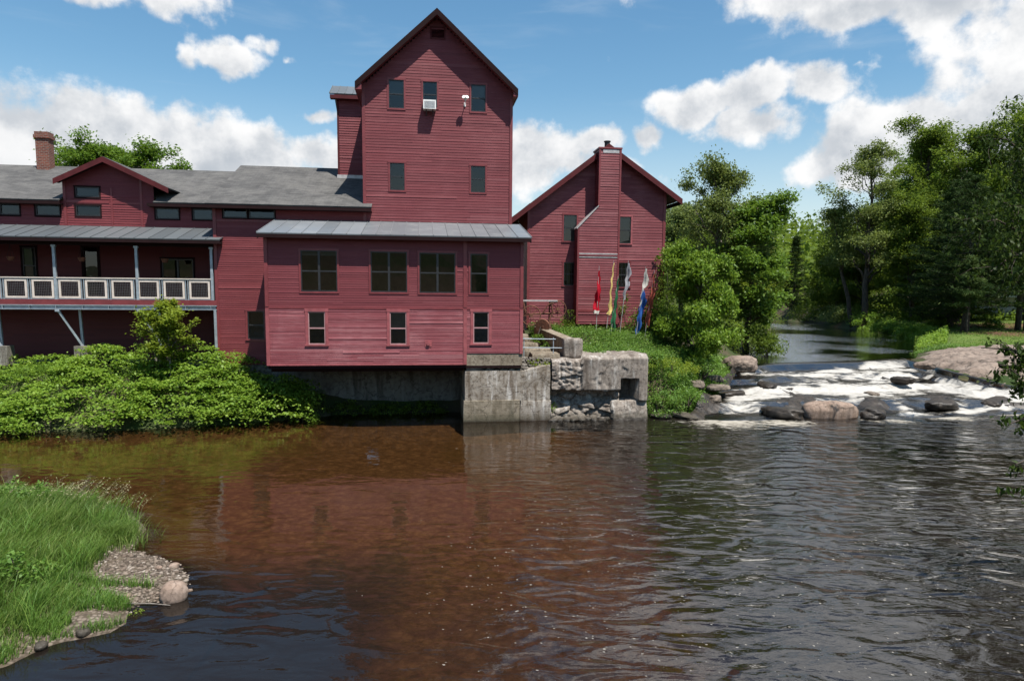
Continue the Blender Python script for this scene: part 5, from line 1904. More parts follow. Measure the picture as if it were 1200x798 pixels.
def wheel(mbr, c, r, tube, spokes, axis='w', hub=.09):
    pts = []
    n = 36
    for k in range(n + 1):
        a = 2 * math.pi * k / n
        pts.append((c[0] + r * math.cos(a), c[1] + (0.35 * r * math.sin(a) if axis == 'tilt' else 0), c[2] + r * math.sin(a)))
    mbr.tube(pts, tube, 8, cap=False)
    for k in range(spokes):
        a = math.pi * 2 * k / spokes
        mbr.tube([c, (c[0] + r * math.cos(a), c[1] + (0.35 * r * math.sin(a) if axis == 'tilt' else 0), c[2] + r * math.sin(a))], tube * .6, 6)
    mbr.tube([(c[0], c[1] - .12, c[2]), (c[0], c[1] + .12, c[2])], hub, 10)


mb = MB()
wheel(mb, (12.25, 6.4, 4.45), .52, .030, 8)
mb.build('flywheel', M['rust'], mach)
mb = MB()
wheel(mb, (13.75, 6.7, 4.80), .46, .026, 8)
mb.build('flywheel', M['rust'], mach)
mb = MB()
mb.tube([(11.8, 6.6, 4.5), (13.9, 6.7, 4.6)], .04, 8)
mb.tube([(12.9, 6.6, 4.55), (13.2, 6.5, 5.05), (13.9, 6.6, 5.25)], .03, 8)
mb.build('shaft', M['rust'], mach)
gs = mthing('grindstone', 'reddish grindstone leaning at the top of the stone path', 'grindstone', 12.30, 4.3, 3.5)
mb = MB()
mb.tube([(12.45, 3.98, 4.0), (12.52, 4.12, 4.02)], [.36, .36], 28)
mb.tube([(12.43, 3.94, 3.995), (12.54, 4.16, 4.025)], [.06, .06], 10)
mb.build('stone', M['rust'], gs)
mb = MB()
for s in (-.12, .16):
    mb.bar((12.28 + s, 4.0, 3.42), (12.46 + s * .5, 4.05, 4.02), .055)
    mb.bar((12.75 + s, 4.1, 3.42), (12.48 + s * .5, 4.05, 4.02), .055)
mb.build('stand', M['bark'], gs)

# feather flags in front of the boarded chimney
FLW = 6.5


def flag(name, label, base, top, cloth_path, mat, tip=None, tip_mat=None):
    """base, top: (u, z); cloth_path: (position along the pole 0..1 from the base, width to the left, width to the right)"""
    zb = gz(*wm(base[0], FLW)) - 0.05
    t = mthing(name, label, 'flag', base[0], FLW, zb, 'prayer flags on poles in front of the boarded chimney')
    mb = MB()
    P0, P1 = Vector((base[0], FLW, zb)), Vector((top[0], FLW - .10, top[1]))
    mb.tube([P0, P0.lerp(P1, .5), P1], [.020, .017, .010], 8)
    mb.build('pole', M['flashing'], t)

    def cloth(path, mat, nm):
        n = 40
        ks = [p[0] for p in path]
        v, f = [], []
        cols = 9
        for i in range(n):
            s = ks[0] + (ks[-1] - ks[0]) * i / (n - 1)
            lw_, rw_ = np.interp(s, ks, [p[1] for p in path]), np.interp(s, ks, [p[2] for p in path])
            c = P0.lerp(P1, s)
            for j in range(cols):
                e = -lw_ + (lw_ + rw_) * j / (cols - 1)
                fold = .05 * math.sin(e * 26 + s * 9) + .05 * math.sin(s * 17 + e * 6) + .03 * math.sin(e * 41 - s * 23)
                edge = .03 * math.sin(s * 40) if j in (0, cols - 1) else 0
                v.append((c.x + e + edge, c.y - .035 + fold * min(1, (lw_ + rw_) * 3), c.z + .03 * math.sin(e * 20 + s * 12)))
        me = MB()
        me.v = v
        for i in range(n - 1):
            for j in range(cols - 1):
                a = i * cols + j
                me.f.append((a, a + 1, a + cols + 1, a + cols))
                me.m.append(0)
        return me.build(nm, M[mat], t, smooth=True)

    cloth(cloth_path, mat, 'banner')
    if tip:
        cloth(tip, tip_mat, 'streamer')
    return t


flag('feather_flag', 'dark red feather flag, leftmost of the row by the chimney', (15.85, 3.5), (15.92, 7.12), [(.36, .26, .10), (.40, .26, .12), (.55, .16, .14), (.72, .08, .12), (.94, .01, .05)], 'cloth_red', [(.31, .22, .06), (.358, .24, .09)], 'cloth_white')
flag('feather_flag', 'pale yellow feather flag twisted round its pole by the chimney', (16.40, 3.5), (16.72, 7.42), [(.30, .10, .12), (.36, .03, .22), (.46, .02, .17), (.52, .03, .05), (.75, .04, .05), (.97, .01, .03)], 'cloth_yellow')
flag('feather_flag', 'green feather flag hanging low between yellow and grey flags', (16.66, 3.5), (16.98, 6.6), [(.06, .12, .20), (.12, .12, .18), (.5, .06, .14), (.8, .03, .09), (.97, .01, .03)], 'cloth_green')
flag('feather_flag', 'tattered grey feather flag in front of the dark house window', (17.15, 3.5), (17.53, 7.42), [(.50, .04, .05), (.58, .08, .08), (.66, .06, .12), (.72, .05, .28), (.76, .06, .10), (.82, .04, .24), (.87, .03, .24), (.97, .01, .03)], 'cloth_grey')
flag('feather_flag', 'blue feather flag with a loose white top by the ivy', (18.08, 3.5), (18.50, 7.12), [(.06, .05, .14), (.14, .08, .18), (.35, .06, .22), (.52, .04, .30), (.62, .02, .18), (.68, .01, .05)], 'cloth_blue', [(.46, .06, .02), (.70, .04, .04), (.74, .03, .34), (.80, .02, .28), (.97, .01, .05)], 'cloth_white')
flag('feather_flag', 'faded rust red feather flag, rightmost beside the ivy', (18.58, 3.9), (19.0, 6.95), [(.16, .10, .10), (.30, .10, .16), (.55, .08, .18), (.72, .04, .16), (.80, .02, .06), (.97, .01, .03)], 'cloth_rust')

# hanging plants under the gallery roof
for k, (u, lab) in enumerate(((-11.95, 'small hanging plant basket at the far left under the gallery roof'), (-8.95, 'green hanging plant basket before the gallery door'), (-5.35, 'hanging plant basket in front of the gallery slider window'))):
    hb = mthing('hanging_basket', lab, 'hanging basket', u, TW + .9, 7.0, 'hanging baskets under the gallery roof')
    mb = MB()
    mb.tube([(u, TW + .9, 6.92), (u, TW + .9, 7.05), (u, TW + .9, 7.10)], [.10, .16, .17], 14)
    mb.build('pot', M['rust'], hb)
    mb = MB()
    for q in range(3):
        a = q * 2.1
        mb.tube([(u + .16 * math.cos(a), TW + .9 + .16 * math.sin(a), 7.1), (u, TW + .9, 7.62)], .006, 5)
    mb.tube([(u, TW + .9, 7.60), (u, TW + .9, 8.06)], .006, 5)
    mb.build('hanger', M['black_metal'], hb)

# boulders and rocks: (pixel of the base, level, size, material, label)
def on_px(px, py, z):
    r = px_ray(px, py)
    k = (z - CAM_H) / r.z
    return Vector((r.x * k, k, z))


boulder('boulder', 'large flat tan boulder standing at the foot of the falls', on_px(976, 489, 0.05) + Vector((0, .55, .12)), (1.22, .7, .62), 'boulder', 3.1, .05, .16, 5, flat=.72)
boulder('boulder', 'rounded tan boulder at the tip of the near gravel bar', on_px(201, 704, 0.0) + Vector((0, .1, .10)), (.235, .21, .24), 'boulder', 9.4, .3, .10, 5, flat=.85)
boulder('boulder', 'pale sloping boulder on the bank left of the falls crest', on_px(868, 433, 1.5) + Vector((0.1, .5, .22)), (1.05, .75, .50), 'ledge', 5.7, .2, .22, 5, flat=.8)
rocks = [
    (842, 456, 1.0, (.55, .4, .17), 'bank_rock', 'dark flat rock at the left edge of the falls'),
    (838, 470, .6, (.42, .3, .18), 'bank_rock', 'small dark rock lying low by the left side of the falls'),
    (815, 452, 1.1, (.75, .5, .24), 'bank_rock', 'brown bank rock under weeds left of the falls'),
    (800, 489, .02, (.9, .45, .17), 'bank_rock', 'low flat rock at the water beside the left end of the falls'),
    (776, 489, .05, (.45, .3, .12), 'bank_rock', 'small flat rock at the waterline right of the ruined abutment'),
    (838, 446, 1.2, (.5, .4, .2), 'bank_rock', 'grey brown rock between bush and falls'),
    (1025, 488, .12, (.72, .5, .30), 'wet_rock', 'wet black rock just right of the tan boulder'),
    (1023, 464, .50, (.40, .28, .20), 'bank_rock', 'small brown rock poking out of the white water'),
    (920, 487, .12, (.95, .55, .32), 'wet_rock', 'wet black rock just left of the tan boulder'),
    (1105, 478, .25, (.75, .45, .26), 'wet_rock', 'wet dark rock in the right half of the lower falls'),
    (1170, 475, .2, (1.2, .5, .32), 'wet_rock', 'broad wet dark rock at the far right of the falls'),
    (900, 452, .9, (.9, .45, .16), 'wet_rock', 'flat wet ledge rock in the upper left of the falls'),
    (1060, 447, 1.0, (.55, .35, .22), 'wet_rock', 'dark rock splitting the upper right cascade'),
    (1085, 430, 1.55, (.55, .40, .22), 'ledge', 'small rock with moss at the edge of the bare ledge'),
    (860, 463, .6, (.8, .4, .16), 'wet_rock', 'flat wet rock beside the left bank of the falls'),
]
for k, (x, y, z, sz, mt, lab) in enumerate(rocks):
    boulder('rock', lab, on_px(x, y, z) + Vector((0, .2, sz[2] * .25)), sz, mt, 2.3 + k * 3.7, k * .7, .30, 4, flat=.8, cat='rock', freq=1.2)
# a few separate stones on the gravel bar
stones = [(204, 664, .085, 'pale angular stone at the top corner of the gravel'), (98, 742, .10, 'dark stone at the lower edge of the bar'), (48, 757, .09, 'brown stone half sunk at the bar edge near the frame corner'),
          (186, 668, .06, 'small pale stone near the top of the gravel spit'), (222, 690, .05, 'tiny wet stone in the water beside the tan boulder'), (150, 700, .06, 'small flat stone in the middle of the gravel spit')]
for k, (x, y, r, lab) in enumerate(stones):
    p = on_px(x, y, .03)
    h = float(bar_height([p.x], [p.y])[0][0])
    boulder('stone', lab, (p.x, p.y, max(h, -.02) + r * .25), (r * 1.3, r, r * .7), 'boulder' if k not in (1, 2) else 'bank_rock', 40.0 + k * 5, k, .25, 3, flat=.8, cat='stone')
rr = np.random.default_rng(8)
N = 1500
gx, gy = rr.uniform(-8.9, -6.0, N), rr.uniform(11.6, 14.8, N)
hh, ss = bar_height(gx, gy)
ok = ss > -0.12
V, Fc = ico(1)
vs, fs = [], []
for x, y, h in zip(gx[ok], gy[ok], hh[ok]):
    r = rr.uniform(.010, .042) * (1.4 if rr.random() < .1 else 1)
    a = rr.uniform(0, 6.28)
    q = V * np.array([r * rr.uniform(.9, 1.6), r, r * rr.uniform(.4, .8)]) * (1 + rr.uniform(-.15, .15, (len(V), 1)))
    ca, sa = math.cos(a), math.sin(a)
    q = np.stack([q[:, 0] * ca - q[:, 1] * sa + x, q[:, 0] * sa + q[:, 1] * ca + y, q[:, 2] + h + r * .2], 1)
    fs.append(Fc + len(vs) * len(V))
    vs.append(q)
m, t, out = new_mat('pebbles')
rn = t.add('ShaderNodeNewGeometry').outputs['Random Per Island']
cr = t.add('ShaderNodeValToRGB')
cr.color_ramp.elements[1].position = 0.999
cr.color_ramp.elements[0].color = (.05, .038, .028, 1)
cr.color_ramp.elements[1].color = (.28, .24, .20, 1)
t.put(cr.inputs[0], rn)
for p, c in ((0.0, (.05, .038, .028, 1)), (.4, (.115, .086, .064, 1)), (.75, (.185, .145, .112, 1)), (1.0, (.30, .26, .22, 1))):
    e = cr.color_ramp.elements.new(p)
    e.color = c
principled(t, out, cr.outputs[0], .8, 0, t.bump(t.noise(t.pos(), 60.0, 3.0), .4, .005), .3)
tag(np_mesh('gravel', np.concatenate(vs), np.concatenate(fs), m), 'loose grey and tan pebbles on the near gravel spit', 'gravel', kind='stuff')
stick = thing('driftwood_stick', 'thin bleached stick lying in the water along the gravel spit', 'stick', on_px(165, 708, .03))
mb = MB()
mb.tube([(-.62, .03, -.01), (-.2, .0, .02), (.2, .01, .015), (.55, -.02, .0)], [.012, .014, .012, .008], 7)
mb.build('twig', M['pale_bark'], stick)

# ------------------------------------------------------------------ vegetation
def leaf_arrays(rg, cen, size, up=0.6, aspect=0.55, fold=0.25, droop=0.0, sizevar=0.35, nrm=None):
    """folded leaf quads (base, left, tip, right) around the given points"""
    n = len(cen)
    az = rg.uniform(0, 2 * math.pi, n)
    tilt = rg.normal(droop, 0.45, n)
    d = np.stack([np.cos(az) * np.cos(tilt), np.sin(az) * np.cos(tilt), -np.sin(tilt)], 1)
    rv = rg.normal(0, 1, (n, 3)) * (1 - up)
    rv[:, 2] += up
    if nrm is not None:
        rv = rv * 0.6 + nrm
    s = np.cross(d, rv)
    s /= np.linalg.norm(s, axis=1, keepdims=True) + 1e-9
    nn = np.cross(s, d)
    L = size * (1 + rg.uniform(-sizevar, sizevar, n))[:, None]
    wd = L * aspect * 0.5
    base = cen - d * L * .5
    mid = cen - nn * L * fold * .3
    tip = cen + d * L * .5 - nn * L * 0.08
    v = np.stack([base, mid + s * wd + nn * wd * fold * 2, tip, mid - s * wd + nn * wd * fold * 2], 1).reshape(-1, 3)
    f = np.arange(4 * n).reshape(-1, 4)
    return v, f


def leaves(name, rg, cen, size, mat, parent, **kw):
    v, f = leaf_arrays(rg, cen, size, **kw)
    return np_mesh(name, v, f, M[mat], parent)


def wobble_path(rg, a, b, n=6, amp=0.06, sag=0.0):
    a, b = np.array(a, float), np.array(b, float)
    L = np.linalg.norm(b - a)
    k = np.linspace(0, 1, n)[:, None]
    p = a + (b - a) * k
    off = rg.normal(0, amp * L, (n, 3)) * np.sin(k * math.pi * .9)
    p = p + off
    p[:, 2] += sag * L * np.sin(k[:, 0] * math.pi)
    return p


def tree(name, label, base, H, Rr, mat, rg, n_limb=16, first=0.25, shape=(0.45, 0.62), leaf=0.16, per=70, rc=0.55, rise=(20, 55), cat='tree', group=None,
         bark='bark', trunk_r=None, lean=(0, 0), sec=5, up=0.55, droop=0.15, squash=0.65, gap=0.0, arch=0.10, extra=None):
    """trunk with limbs and branchlets (one part), leaves clumped along the branchlets (another)"""
    t = thing(name, label, cat, base, 0.0, group)
    tr = trunk_r or H * 0.018 + 0.03
    mb = MB()
    top = np.array([lean[0] * H, lean[1] * H, H * 0.97])
    tp = wobble_path(rg, (0, 0, -0.4), top, 9, 0.012)
    mb.tube(tp, list(np.linspace(tr * 1.15, tr * 0.18, 9)), 10)
    cen = []
    ga = rg.uniform(0, 6.28)
    for i in range(n_limb):
        q = first + (0.97 - first) * (i + rg.uniform(0, .7)) / n_limb
        q = min(q, .97)
        k = q * 8
        j = min(int(k), 7)
        p0 = tp[j] + (tp[j + 1] - tp[j]) * (k - j)
        env = max(0.12, 1 - ((q - shape[0]) / shape[1]) ** 2) ** 0.5
        L = Rr * env * rg.uniform(0.48, 1.25)
        ga += 2.4 + rg.normal(0, .35)
        e = min(R(rg.uniform(*rise)) * (0.6 + 0.8 * q), 1.35)
        L = max(min(L, (H * rg.uniform(.92, 1.03) - p0[2]) / max(math.sin(e), .05)), .10 * Rr)
        p1 = p0 + L * np.array([math.cos(ga) * math.cos(e), math.sin(ga) * math.cos(e), math.sin(e)])
        path = wobble_path(rg, p0, p1, 6, 0.05, arch)
        r0 = tr * (1.0 - q) * 0.55 + 0.02
        mb.tube(path, list(np.linspace(r0, 0.012, 6)), 6)
        for s in range(sec):
            kk = rg.uniform(0.30, 1.0) * 5
            jj = min(int(kk), 4)
            b0 = path[jj] + (path[jj + 1] - path[jj]) * (kk - jj)
            dr = p1 - p0
            dr = dr / (np.linalg.norm(dr) + 1e-9) * 0.6 + rg.normal(0, .65, 3) * np.array([1, 1, .6])
            dr /= np.linalg.norm(dr)
            l2 = L * rg.uniform(.18, .42)
            b1 = b0 + dr * l2
            bp = wobble_path(rg, b0, b1, 4, .06, .06)
            mb.tube(bp, list(np.linspace(max(.010, r0 * .3), .006, 4)), 4, cap=False)
            for u in (0.5, 0.8, 1.05):
                if rg.random() > gap:
                    cen.append(b0 + (b1 - b0) * u)
        cen.append(p1)
    cen = np.array(cen)
    n = len(cen)
    rr_ = rc * rg.uniform(.55, 1.25, n)
    idx = np.repeat(np.arange(n), np.maximum(4, (per * (rr_ / rc) ** 1.5).astype(int)))
    pts = cen[idx] + rg.normal(0, .5, (len(idx), 3)) * rr_[idx][:, None] * np.array([1, 1, squash])
    pts = pts[pts[:, 2] > 0.15]
    mb.build('trunk', M[bark], t, smooth=True)
    leaves('crown', rg, pts, leaf, mat, t, up=up, droop=droop)
    return t


def pine(name, label, base, H, Rr, rg, mat='needles', first=0.12, group=None, dens=1.0, trunk_r=None, leaf=0.34, shape=1.0):
    """conifer: whorls of boughs, flat sprays of needles along each bough"""
    t = thing(name, label, 'tree', base, 0.0, group)
    tr = trunk_r or H * 0.016 + .06
    mb = MB()
    mb.tube(wobble_path(rg, (0, 0, -.4), (0, 0, H), 8, .006), list(np.linspace(tr * 1.1, .02, 8)), 10)
    cen, nd = [], []
    z = H * first
    while z < H * .985:
        q = (z / H - first) / (1 - first)
        L0 = Rr * (1 - q) ** (0.75 * shape) * (0.55 + 0.45 * min(1, q / .14)) + .25
        nb = rg.integers(5, 8)
        a0 = rg.uniform(0, 6.28)
        for b in range(nb):
            a = a0 + 6.283 * b / nb + rg.normal(0, .18)
            L = L0 * rg.uniform(.6, 1.12)
            dz = (-.12 + .42 * q) * L + rg.normal(0, .06) * L
            p0 = np.array([0, 0, z + rg.normal(0, .12)])
            p1 = p0 + np.array([math.cos(a) * L, math.sin(a) * L, dz])
            path = wobble_path(rg, p0, p1, 5, .02, -.07)
            mb.tube(path, list(np.linspace(max(.02, tr * .28 * (1 - q)), .008, 5)), 5, cap=False)
            m_ = max(3, int(L * 3.4 * dens))
            for k in range(m_):
                u = .28 + .76 * (k + rg.random()) / m_
                jj = min(int(u * 4), 3)
                c = path[jj] + (path[jj + 1] - path[jj]) * (u * 4 - jj)
                w = (L * .26) * (1.1 - u * .7)
                for s in range(3):
                    cen.append(c + np.array([-math.sin(a), math.cos(a), 0]) * rg.normal(0, w) + np.array([0, 0, rg.normal(.02, .07)]))
        z += rg.uniform(.42, .75) * (H / 14) ** .5
    cen = np.array(cen)
    idx = np.repeat(np.arange(len(cen)), 9)
    pts = cen[idx] + rg.normal(0, .17, (len(idx), 3)) * np.array([1, 1, .45])
    mb.build('trunk', M['bark'], t, smooth=True)
    leaves('crown', rg, pts, leaf, mat, t, up=.45, aspect=.16, droop=-.25, fold=.1)
    return t


def shrub(name, label, base, size, mat, rg, n=2600, leaf=.13, cat='shrub', group=None, clumps=60, tiers=False, stems=9, up=.6, droop=.25, hollow=.55, noise=.25, bark='bark'):
    """many-stemmed bush: uneven dome of leaf clumps on stems"""
    t = thing(name, label, cat, base, 0.0, group)
    rx, ry, rz = size
    mb = MB()
    a = rg.uniform(0, 6.283, clumps)
    el = np.arcsin(rg.uniform(0.02, 1, clumps))
    rad = rg.uniform(hollow, 1.0, clumps) ** .6
    c = np.stack([np.cos(a) * np.cos(el) * rx * rad, np.sin(a) * np.cos(el) * ry * rad, np.sin(el) * rz * rad], 1)
    c *= (1 + FB(c[:, 0] * .7 + base[0], c[:, 1] * .7 + base[1], c[:, 2], 1.0, 3) * noise)[:, None]
    for k in range(stems):
        q = c[rg.integers(0, clumps)]
        mb.tube(wobble_path(rg, (q[0] * .15, q[1] * .15, -.3), q, 5, .06, .08), [.035, .03, .024, .017, .008], 5, cap=False)
    idx = rg.integers(0, clumps, n)
    cr = (rx + ry + rz) / 3 * rg.uniform(.16, .34, clumps)
    sq = .28 if tiers else .7
    pts = c[idx] + rg.normal(0, .55, (n, 3)) * cr[idx][:, None] * np.array([1, 1, sq])
    pts = pts[pts[:, 2] > -.15]
    mb.build('stems', M[bark], t, smooth=True)
    leaves('foliage', rg, pts, leaf, mat, t, up=up, droop=droop)
    return t


RG = np.random.default_rng(2024)


def base_on(px, depth):
    r = px_ray(px, 400)
    x = r.x * depth
    return Vector((x, depth, gz(x, depth) - .05))


# ---- left bank: knotweed mass in front of the gallery, small maple, trees behind the roofs
def knotweed(label, px0, px1, yb, ytop, n, seed, depth=2.4, n_stems=26):
    """big soft bush of layered sprays on the bank; spans photo columns px0..px1"""
    rg = np.random.default_rng(seed)
    d = 29.0
    a, b = at(px0, 450, d), at(px1, 450, d)
    cx, rx = (a.x + b.x) / 2, (b.x - a.x) / 2
    zb = gz(cx, d) - .1
    t = thing('knotweed_bush', label, 'bush', (cx, d, 0.0), 0, 'knotweed bushes along the left bank')
    mb = MB()
    cs = []
    zt = at(px0, ytop, d).z
    K = int(150 * rx / 2.2)
    for k in range(K):
        u = rg.uniform(-1, 1)
        s = rg.uniform(0, 1)                       # 0 front of the bush at the water, 1 back top
        yf = float(np.interp(cx + u * rx, [-40, -20.1, -17, -14, -10.9, -8.8, -7], [25, 26.4, 26.7, 27.5, 28.7, 30.1, 30.8])) - d - .35
        env = (1 - abs(u) ** 3.2) ** .6
        top = .35 + (zt - .35) * (s ** .62) * (.55 + .45 * env) * (1 + .16 * float(FB([u * 2.5 + seed], [s * 2], None, 1.0, 3)[0]))
        y = yf + s * (depth - yf) + rg.normal(0, .15)
        x = u * rx * 1.02
        z = top - rg.exponential(.22)
        fl = gz(cx + x, d + y)
        z = max(z, fl + .12)
        cs.append((x, y, z))
    cs = np.array(cs)
    for k in range(n_stems):
        q = cs[rg.integers(0, len(cs))].copy()
        if n_stems == 12 and q[2] > 1.1:
            continue
        q[2] = max(q[2] - .3, .1)
        g = min(gz(cx + q[0] * .98, d + q[1]), q[2] - .3)
        mb.tube(wobble_path(rg, (q[0] * .98, q[1] + .05, g - .1), q - np.array([0, 0, .08]), 5, .04, .03), [.016, .014, .012, .009, .005], 5, cap=False)
    mb.build('stems', M['bark'], t)
    idx = rg.integers(0, len(cs), n)
    cr = rg.uniform(.25, .55, len(cs))
    pts = cs[idx] + rg.normal(0, .6, (n, 3)) * cr[idx][:, None] * np.array([1.15, 1, .20])
    pts[:, 2] -= (np.hypot(pts[:, 0] - cs[idx][:, 0], pts[:, 1] - cs[idx][:, 1]) ** 2) * .35
    leaves('foliage', rg, pts, .135, 'leaf_bright', t, up=.82, droop=.22, aspect=.72)
    return t


knotweed('broad bright green knotweed bush at the far left below the gallery', -90, 60, 505, 418, 9000, 1)
knotweed('dense bright green knotweed bush below the gallery braces', 40, 185, 500, 406, 11000, 2)
knotweed('tall bright green knotweed bush below the small maple', 160, 280, 498, 408, 10000, 3)
knotweed('low sloping knotweed bush reaching under the red extension', 250, 352, 495, 440, 7000, 4, 1.3, 12)
b = at(362, 486, 30.4)
shrub('bush', 'small pale low bush at the water by the dark under the extension', (b.x, 29.7, -.05), (.75, .45, .55), 'leaf_fresh', RG, 900, .09, 'bush')
b = at(196, 420, 29.6)
tree('small_maple', 'young yellow green maple standing in front of the gallery deck', (b.x, 29.8, 1.7), 3.35, 1.15, 'leaf_yellow', RG, 17, .30, (.55, .75), .13, 44, .30, (15, 50), bark='pale_bark', trunk_r=.045, sec=4, up=.75, droop=.2)
b = at(125, 190, 62)
tree('broad_tree', 'round green tree showing above the porch wing roof behind the brick chimney', (b.x, 62, 4.2), 13.6, 5.0, 'leaf_fresh', RG, 32, .45, (.72, .42), .26, 110, .85, (5, 45), sec=6)
# under the extension: shaded plants on the strip of bank
for k, (u, w, sx, sz, lab) in enumerate(((0.9, 2.3, .9, .95, 'shaded weeds at the left end of the dark bank under the extension'), (2.9, 2.5, .9, .62, 'shaded low weeds under the left half of the extension'),
                                     (4.9, 2.5, .9, .55, 'shaded low weeds under the middle of the extension'), (6.6, 2.6, .9, .55, 'shaded low weeds near the pier under the extension'), (-.6, 1.9, .9, 1.1, 'dark weeds under the left corner of the extension'))):
    p = W(u, w)
    shrub('weed_clump', lab, (p.x, p.y, gz(p.x, p.y) - .1), (sx * 1.2, .6, sz), 'leaf_mid', RG, 1500, .10, 'weeds', 'shaded weeds under the extension', 40, up=.7, stems=2)

# ---- bank between the ruin and the house
def scatter_weeds(name, label, poly, n, h0, h1, mat, seed, zfun, leafy=.55, lf=.085, excl=None, cat='weeds'):
    """knee-high weeds and grass: blades and leaf sprays over a polygon"""
    rg = np.random.default_rng(seed)
    poly = np.array(poly, float)
    lo, hi = poly.min(0), poly.max(0)
    x, y = rg.uniform(lo[0], hi[0], n * 3), rg.uniform(lo[1], hi[1], n * 3)
    _, _, _, ins = seg_dist(x, y, poly)
    den = FB(x, y, None, .9, 3) + rg.uniform(-.35, .6, len(x))
    k = ins & (den > -.25)
    if excl is not None:
        k &= ~excl(x, y)
    x, y = x[k][:n], y[k][:n]
    z = zfun(x, y)
    hh = (h0 + (h1 - h0) * np.clip(.5 + FB(x, y, None, .6, 3) * .9, 0, 1)) * rg.uniform(.55, 1.15, len(x))
    nb = int(len(x) * (1 - leafy))
    v1, f1 = blade_arrays(rg, x[:nb], y[:nb], z[:nb], hh[:nb], .010)
    xs, ys, zs, hs = x[nb:], y[nb:], z[nb:], hh[nb:]
    rep = 3
    pts = np.stack([np.repeat(xs, rep), np.repeat(ys, rep), np.repeat(zs, rep) + np.repeat(hs, rep) * rg.uniform(.15, 1.0, len(xs) * rep)], 1)
    pts[:, :2] += rg.normal(0, .06, (len(pts), 2))
    v2, f2 = leaf_arrays(rg, pts, lf, up=.7, droop=.2)
    o = np_mesh(name, np.concatenate([v1, v2]), np.concatenate([f1, f2 + len(v1)]), M[mat])
    return tag(o, label, cat, kind='stuff')


def blade_arrays(rg, x, y, z, h, wd, bend=.45, wind=(.18, .05), segs=3):
    """curved grass blades, each a strip of quads"""
    n = len(x)
    az = rg.uniform(0, 6.283, n)
    bx = np.cos(az) * bend * rg.uniform(.2, 1, n) + wind[0]
    by = np.sin(az) * bend * rg.uniform(.2, 1, n) + wind[1]
    sx, sy = -np.sin(az + rg.normal(0, .5, n)), np.cos(az)
    rows = []
    for k in range(segs + 1):
        q = k / segs
        cx = x + bx * h * q ** 2
        cy = y + by * h * q ** 2
        cz = z - .03 + h * (q - .22 * q ** 3)
        w = wd * (1 - q) ** .7 + .0008
        rows.append(np.stack([cx - sx * w, cy - sy * w, cz], 1))
        rows.append(np.stack([cx + sx * w, cy + sy * w, cz], 1))
    v = np.stack(rows, 1).reshape(-1, 3)
    m = 2 * (segs + 1)
    base = (np.arange(n) * m)[:, None]
    f = np.concatenate([base + np.array([[2 * k, 2 * k + 1, 2 * k + 3, 2 * k + 2]]) for k in range(segs)], 0)
    return v, f


gfun = lambda x, y: ground(x, y)[0]
UW = lambda *pts: [wm(u, w) for u, w in pts]


def off_masonry(x, y):
    u = (x - MO.x) * MU.x + (y - MO.y) * MU.y
    w = (x - MO.x) * MW.x + (y - MO.y) * MW.y
    return ((u > 8.3) & (u < 13.7) & (w < 1.9)) | ((u > 10.9) & (u < 13.2 - .13 * w) & (w < 5.5)) | ((u > 12.2) & (u < 16.8) & (w < 1.7)) | ((u > CU0) & (u < CU1) & (w > CW - .05)) | (w > HW) & (u < HU1)


scatter_weeds('bank_grass', 'bright green grass and weeds on the bank in front of the gabled house', UW((13.3, 1.6), (16.8, 1.6), (17.6, 1.0), (19.6, 1.6), (21.5, 4.5), (21.0, 8.5), (12.4, 8.5), (12.6, 4.5)), 15000, .22, .60, 'weed_leaf', 5, gfun, .6, .085, off_masonry)
scatter_weeds('bank_weeds', 'leafy green weeds on the steep bank between the ruin and the falls', UW((16.85, .7), (17.6, .25), (19.4, .7), (22.5, 4.2), (25.3, 8.2), (22.0, 8.0), (19.0, 3.0), (17.0, 2.0)), 9000, .2, .55, 'weed_leaf', 6, gfun, .75, .095)
scatter_weeds('shore_weeds', 'dark green weeds along the foot of the left bank', [(-30, 26.6), (-20, 27.2), (-14, 28.2), (-10.6, 29.4), (-8.5, 31), (-9, 32.5), (-14, 31), (-22, 30), (-30, 30)], 9000, .2, .6, 'leaf_fresh', 7, gfun, .7, .09)
for k, (u, w, z, s, n, mt, lab) in enumerate((
        (12.9, 2.9, 3.1, (.55, .5, .35), 600, 'weed_leaf', 'weed clump growing over the middle of the slab path'),
        (12.2, 3.6, 3.35, (.4, .4, .4), 420, 'leaf_fresh', 'small weed beside the grindstone'),
        (14.6, 1.9, 2.75, (1.0, .4, .42), 900, 'weed_leaf', 'weeds spilling over the top of the ruined abutment'),
        (17.6, .55, .25, (1.05, .7, .95), 1900, 'weed_leaf', 'bright leafy weed clump at the water right of the sluice hole'),
        (18.9, .95, .75, (.9, .6, .60), 1300, 'weed_leaf', 'low leafy weed clump hanging over the bank rocks'),
        (18.3, 2.2, 1.95, (1.5, .9, .75), 1900, 'leaf_yellow', 'yellow green weed clump on top of the bank beside the ruin'),
        (20.6, 3.3, 1.75, (1.4, .8, .7), 1700, 'weed_leaf', 'green weed clump under the leafy box elder'),
        (12.32, .5, .45, (.22, .3, .42), 240, 'leaf_fresh', 'small plant rooted in the joint between pier and ruin'),
        (11.7, .55, 2.55, (.55, .35, .30), 420, 'leaf_yellow', 'small patch of grass on the rubble beside the sill'),
        (13.0, 7.2, 3.4, (.8, .5, .8), 800, 'leaf_fresh', 'dark green nettles growing by the rusty machine'),
        (14.65, 7.9, 3.4, (.45, .4, 1.5), 900, 'leaf_mid', 'tall dark vine plant in the corner left of the boarded chimney'))):
    p = W(u, w)
    shrub('weed_clump', lab, (p.x, p.y, z - .1), s, mt, RG, n, .085, 'weeds', None, 50, up=.65, stems=6)
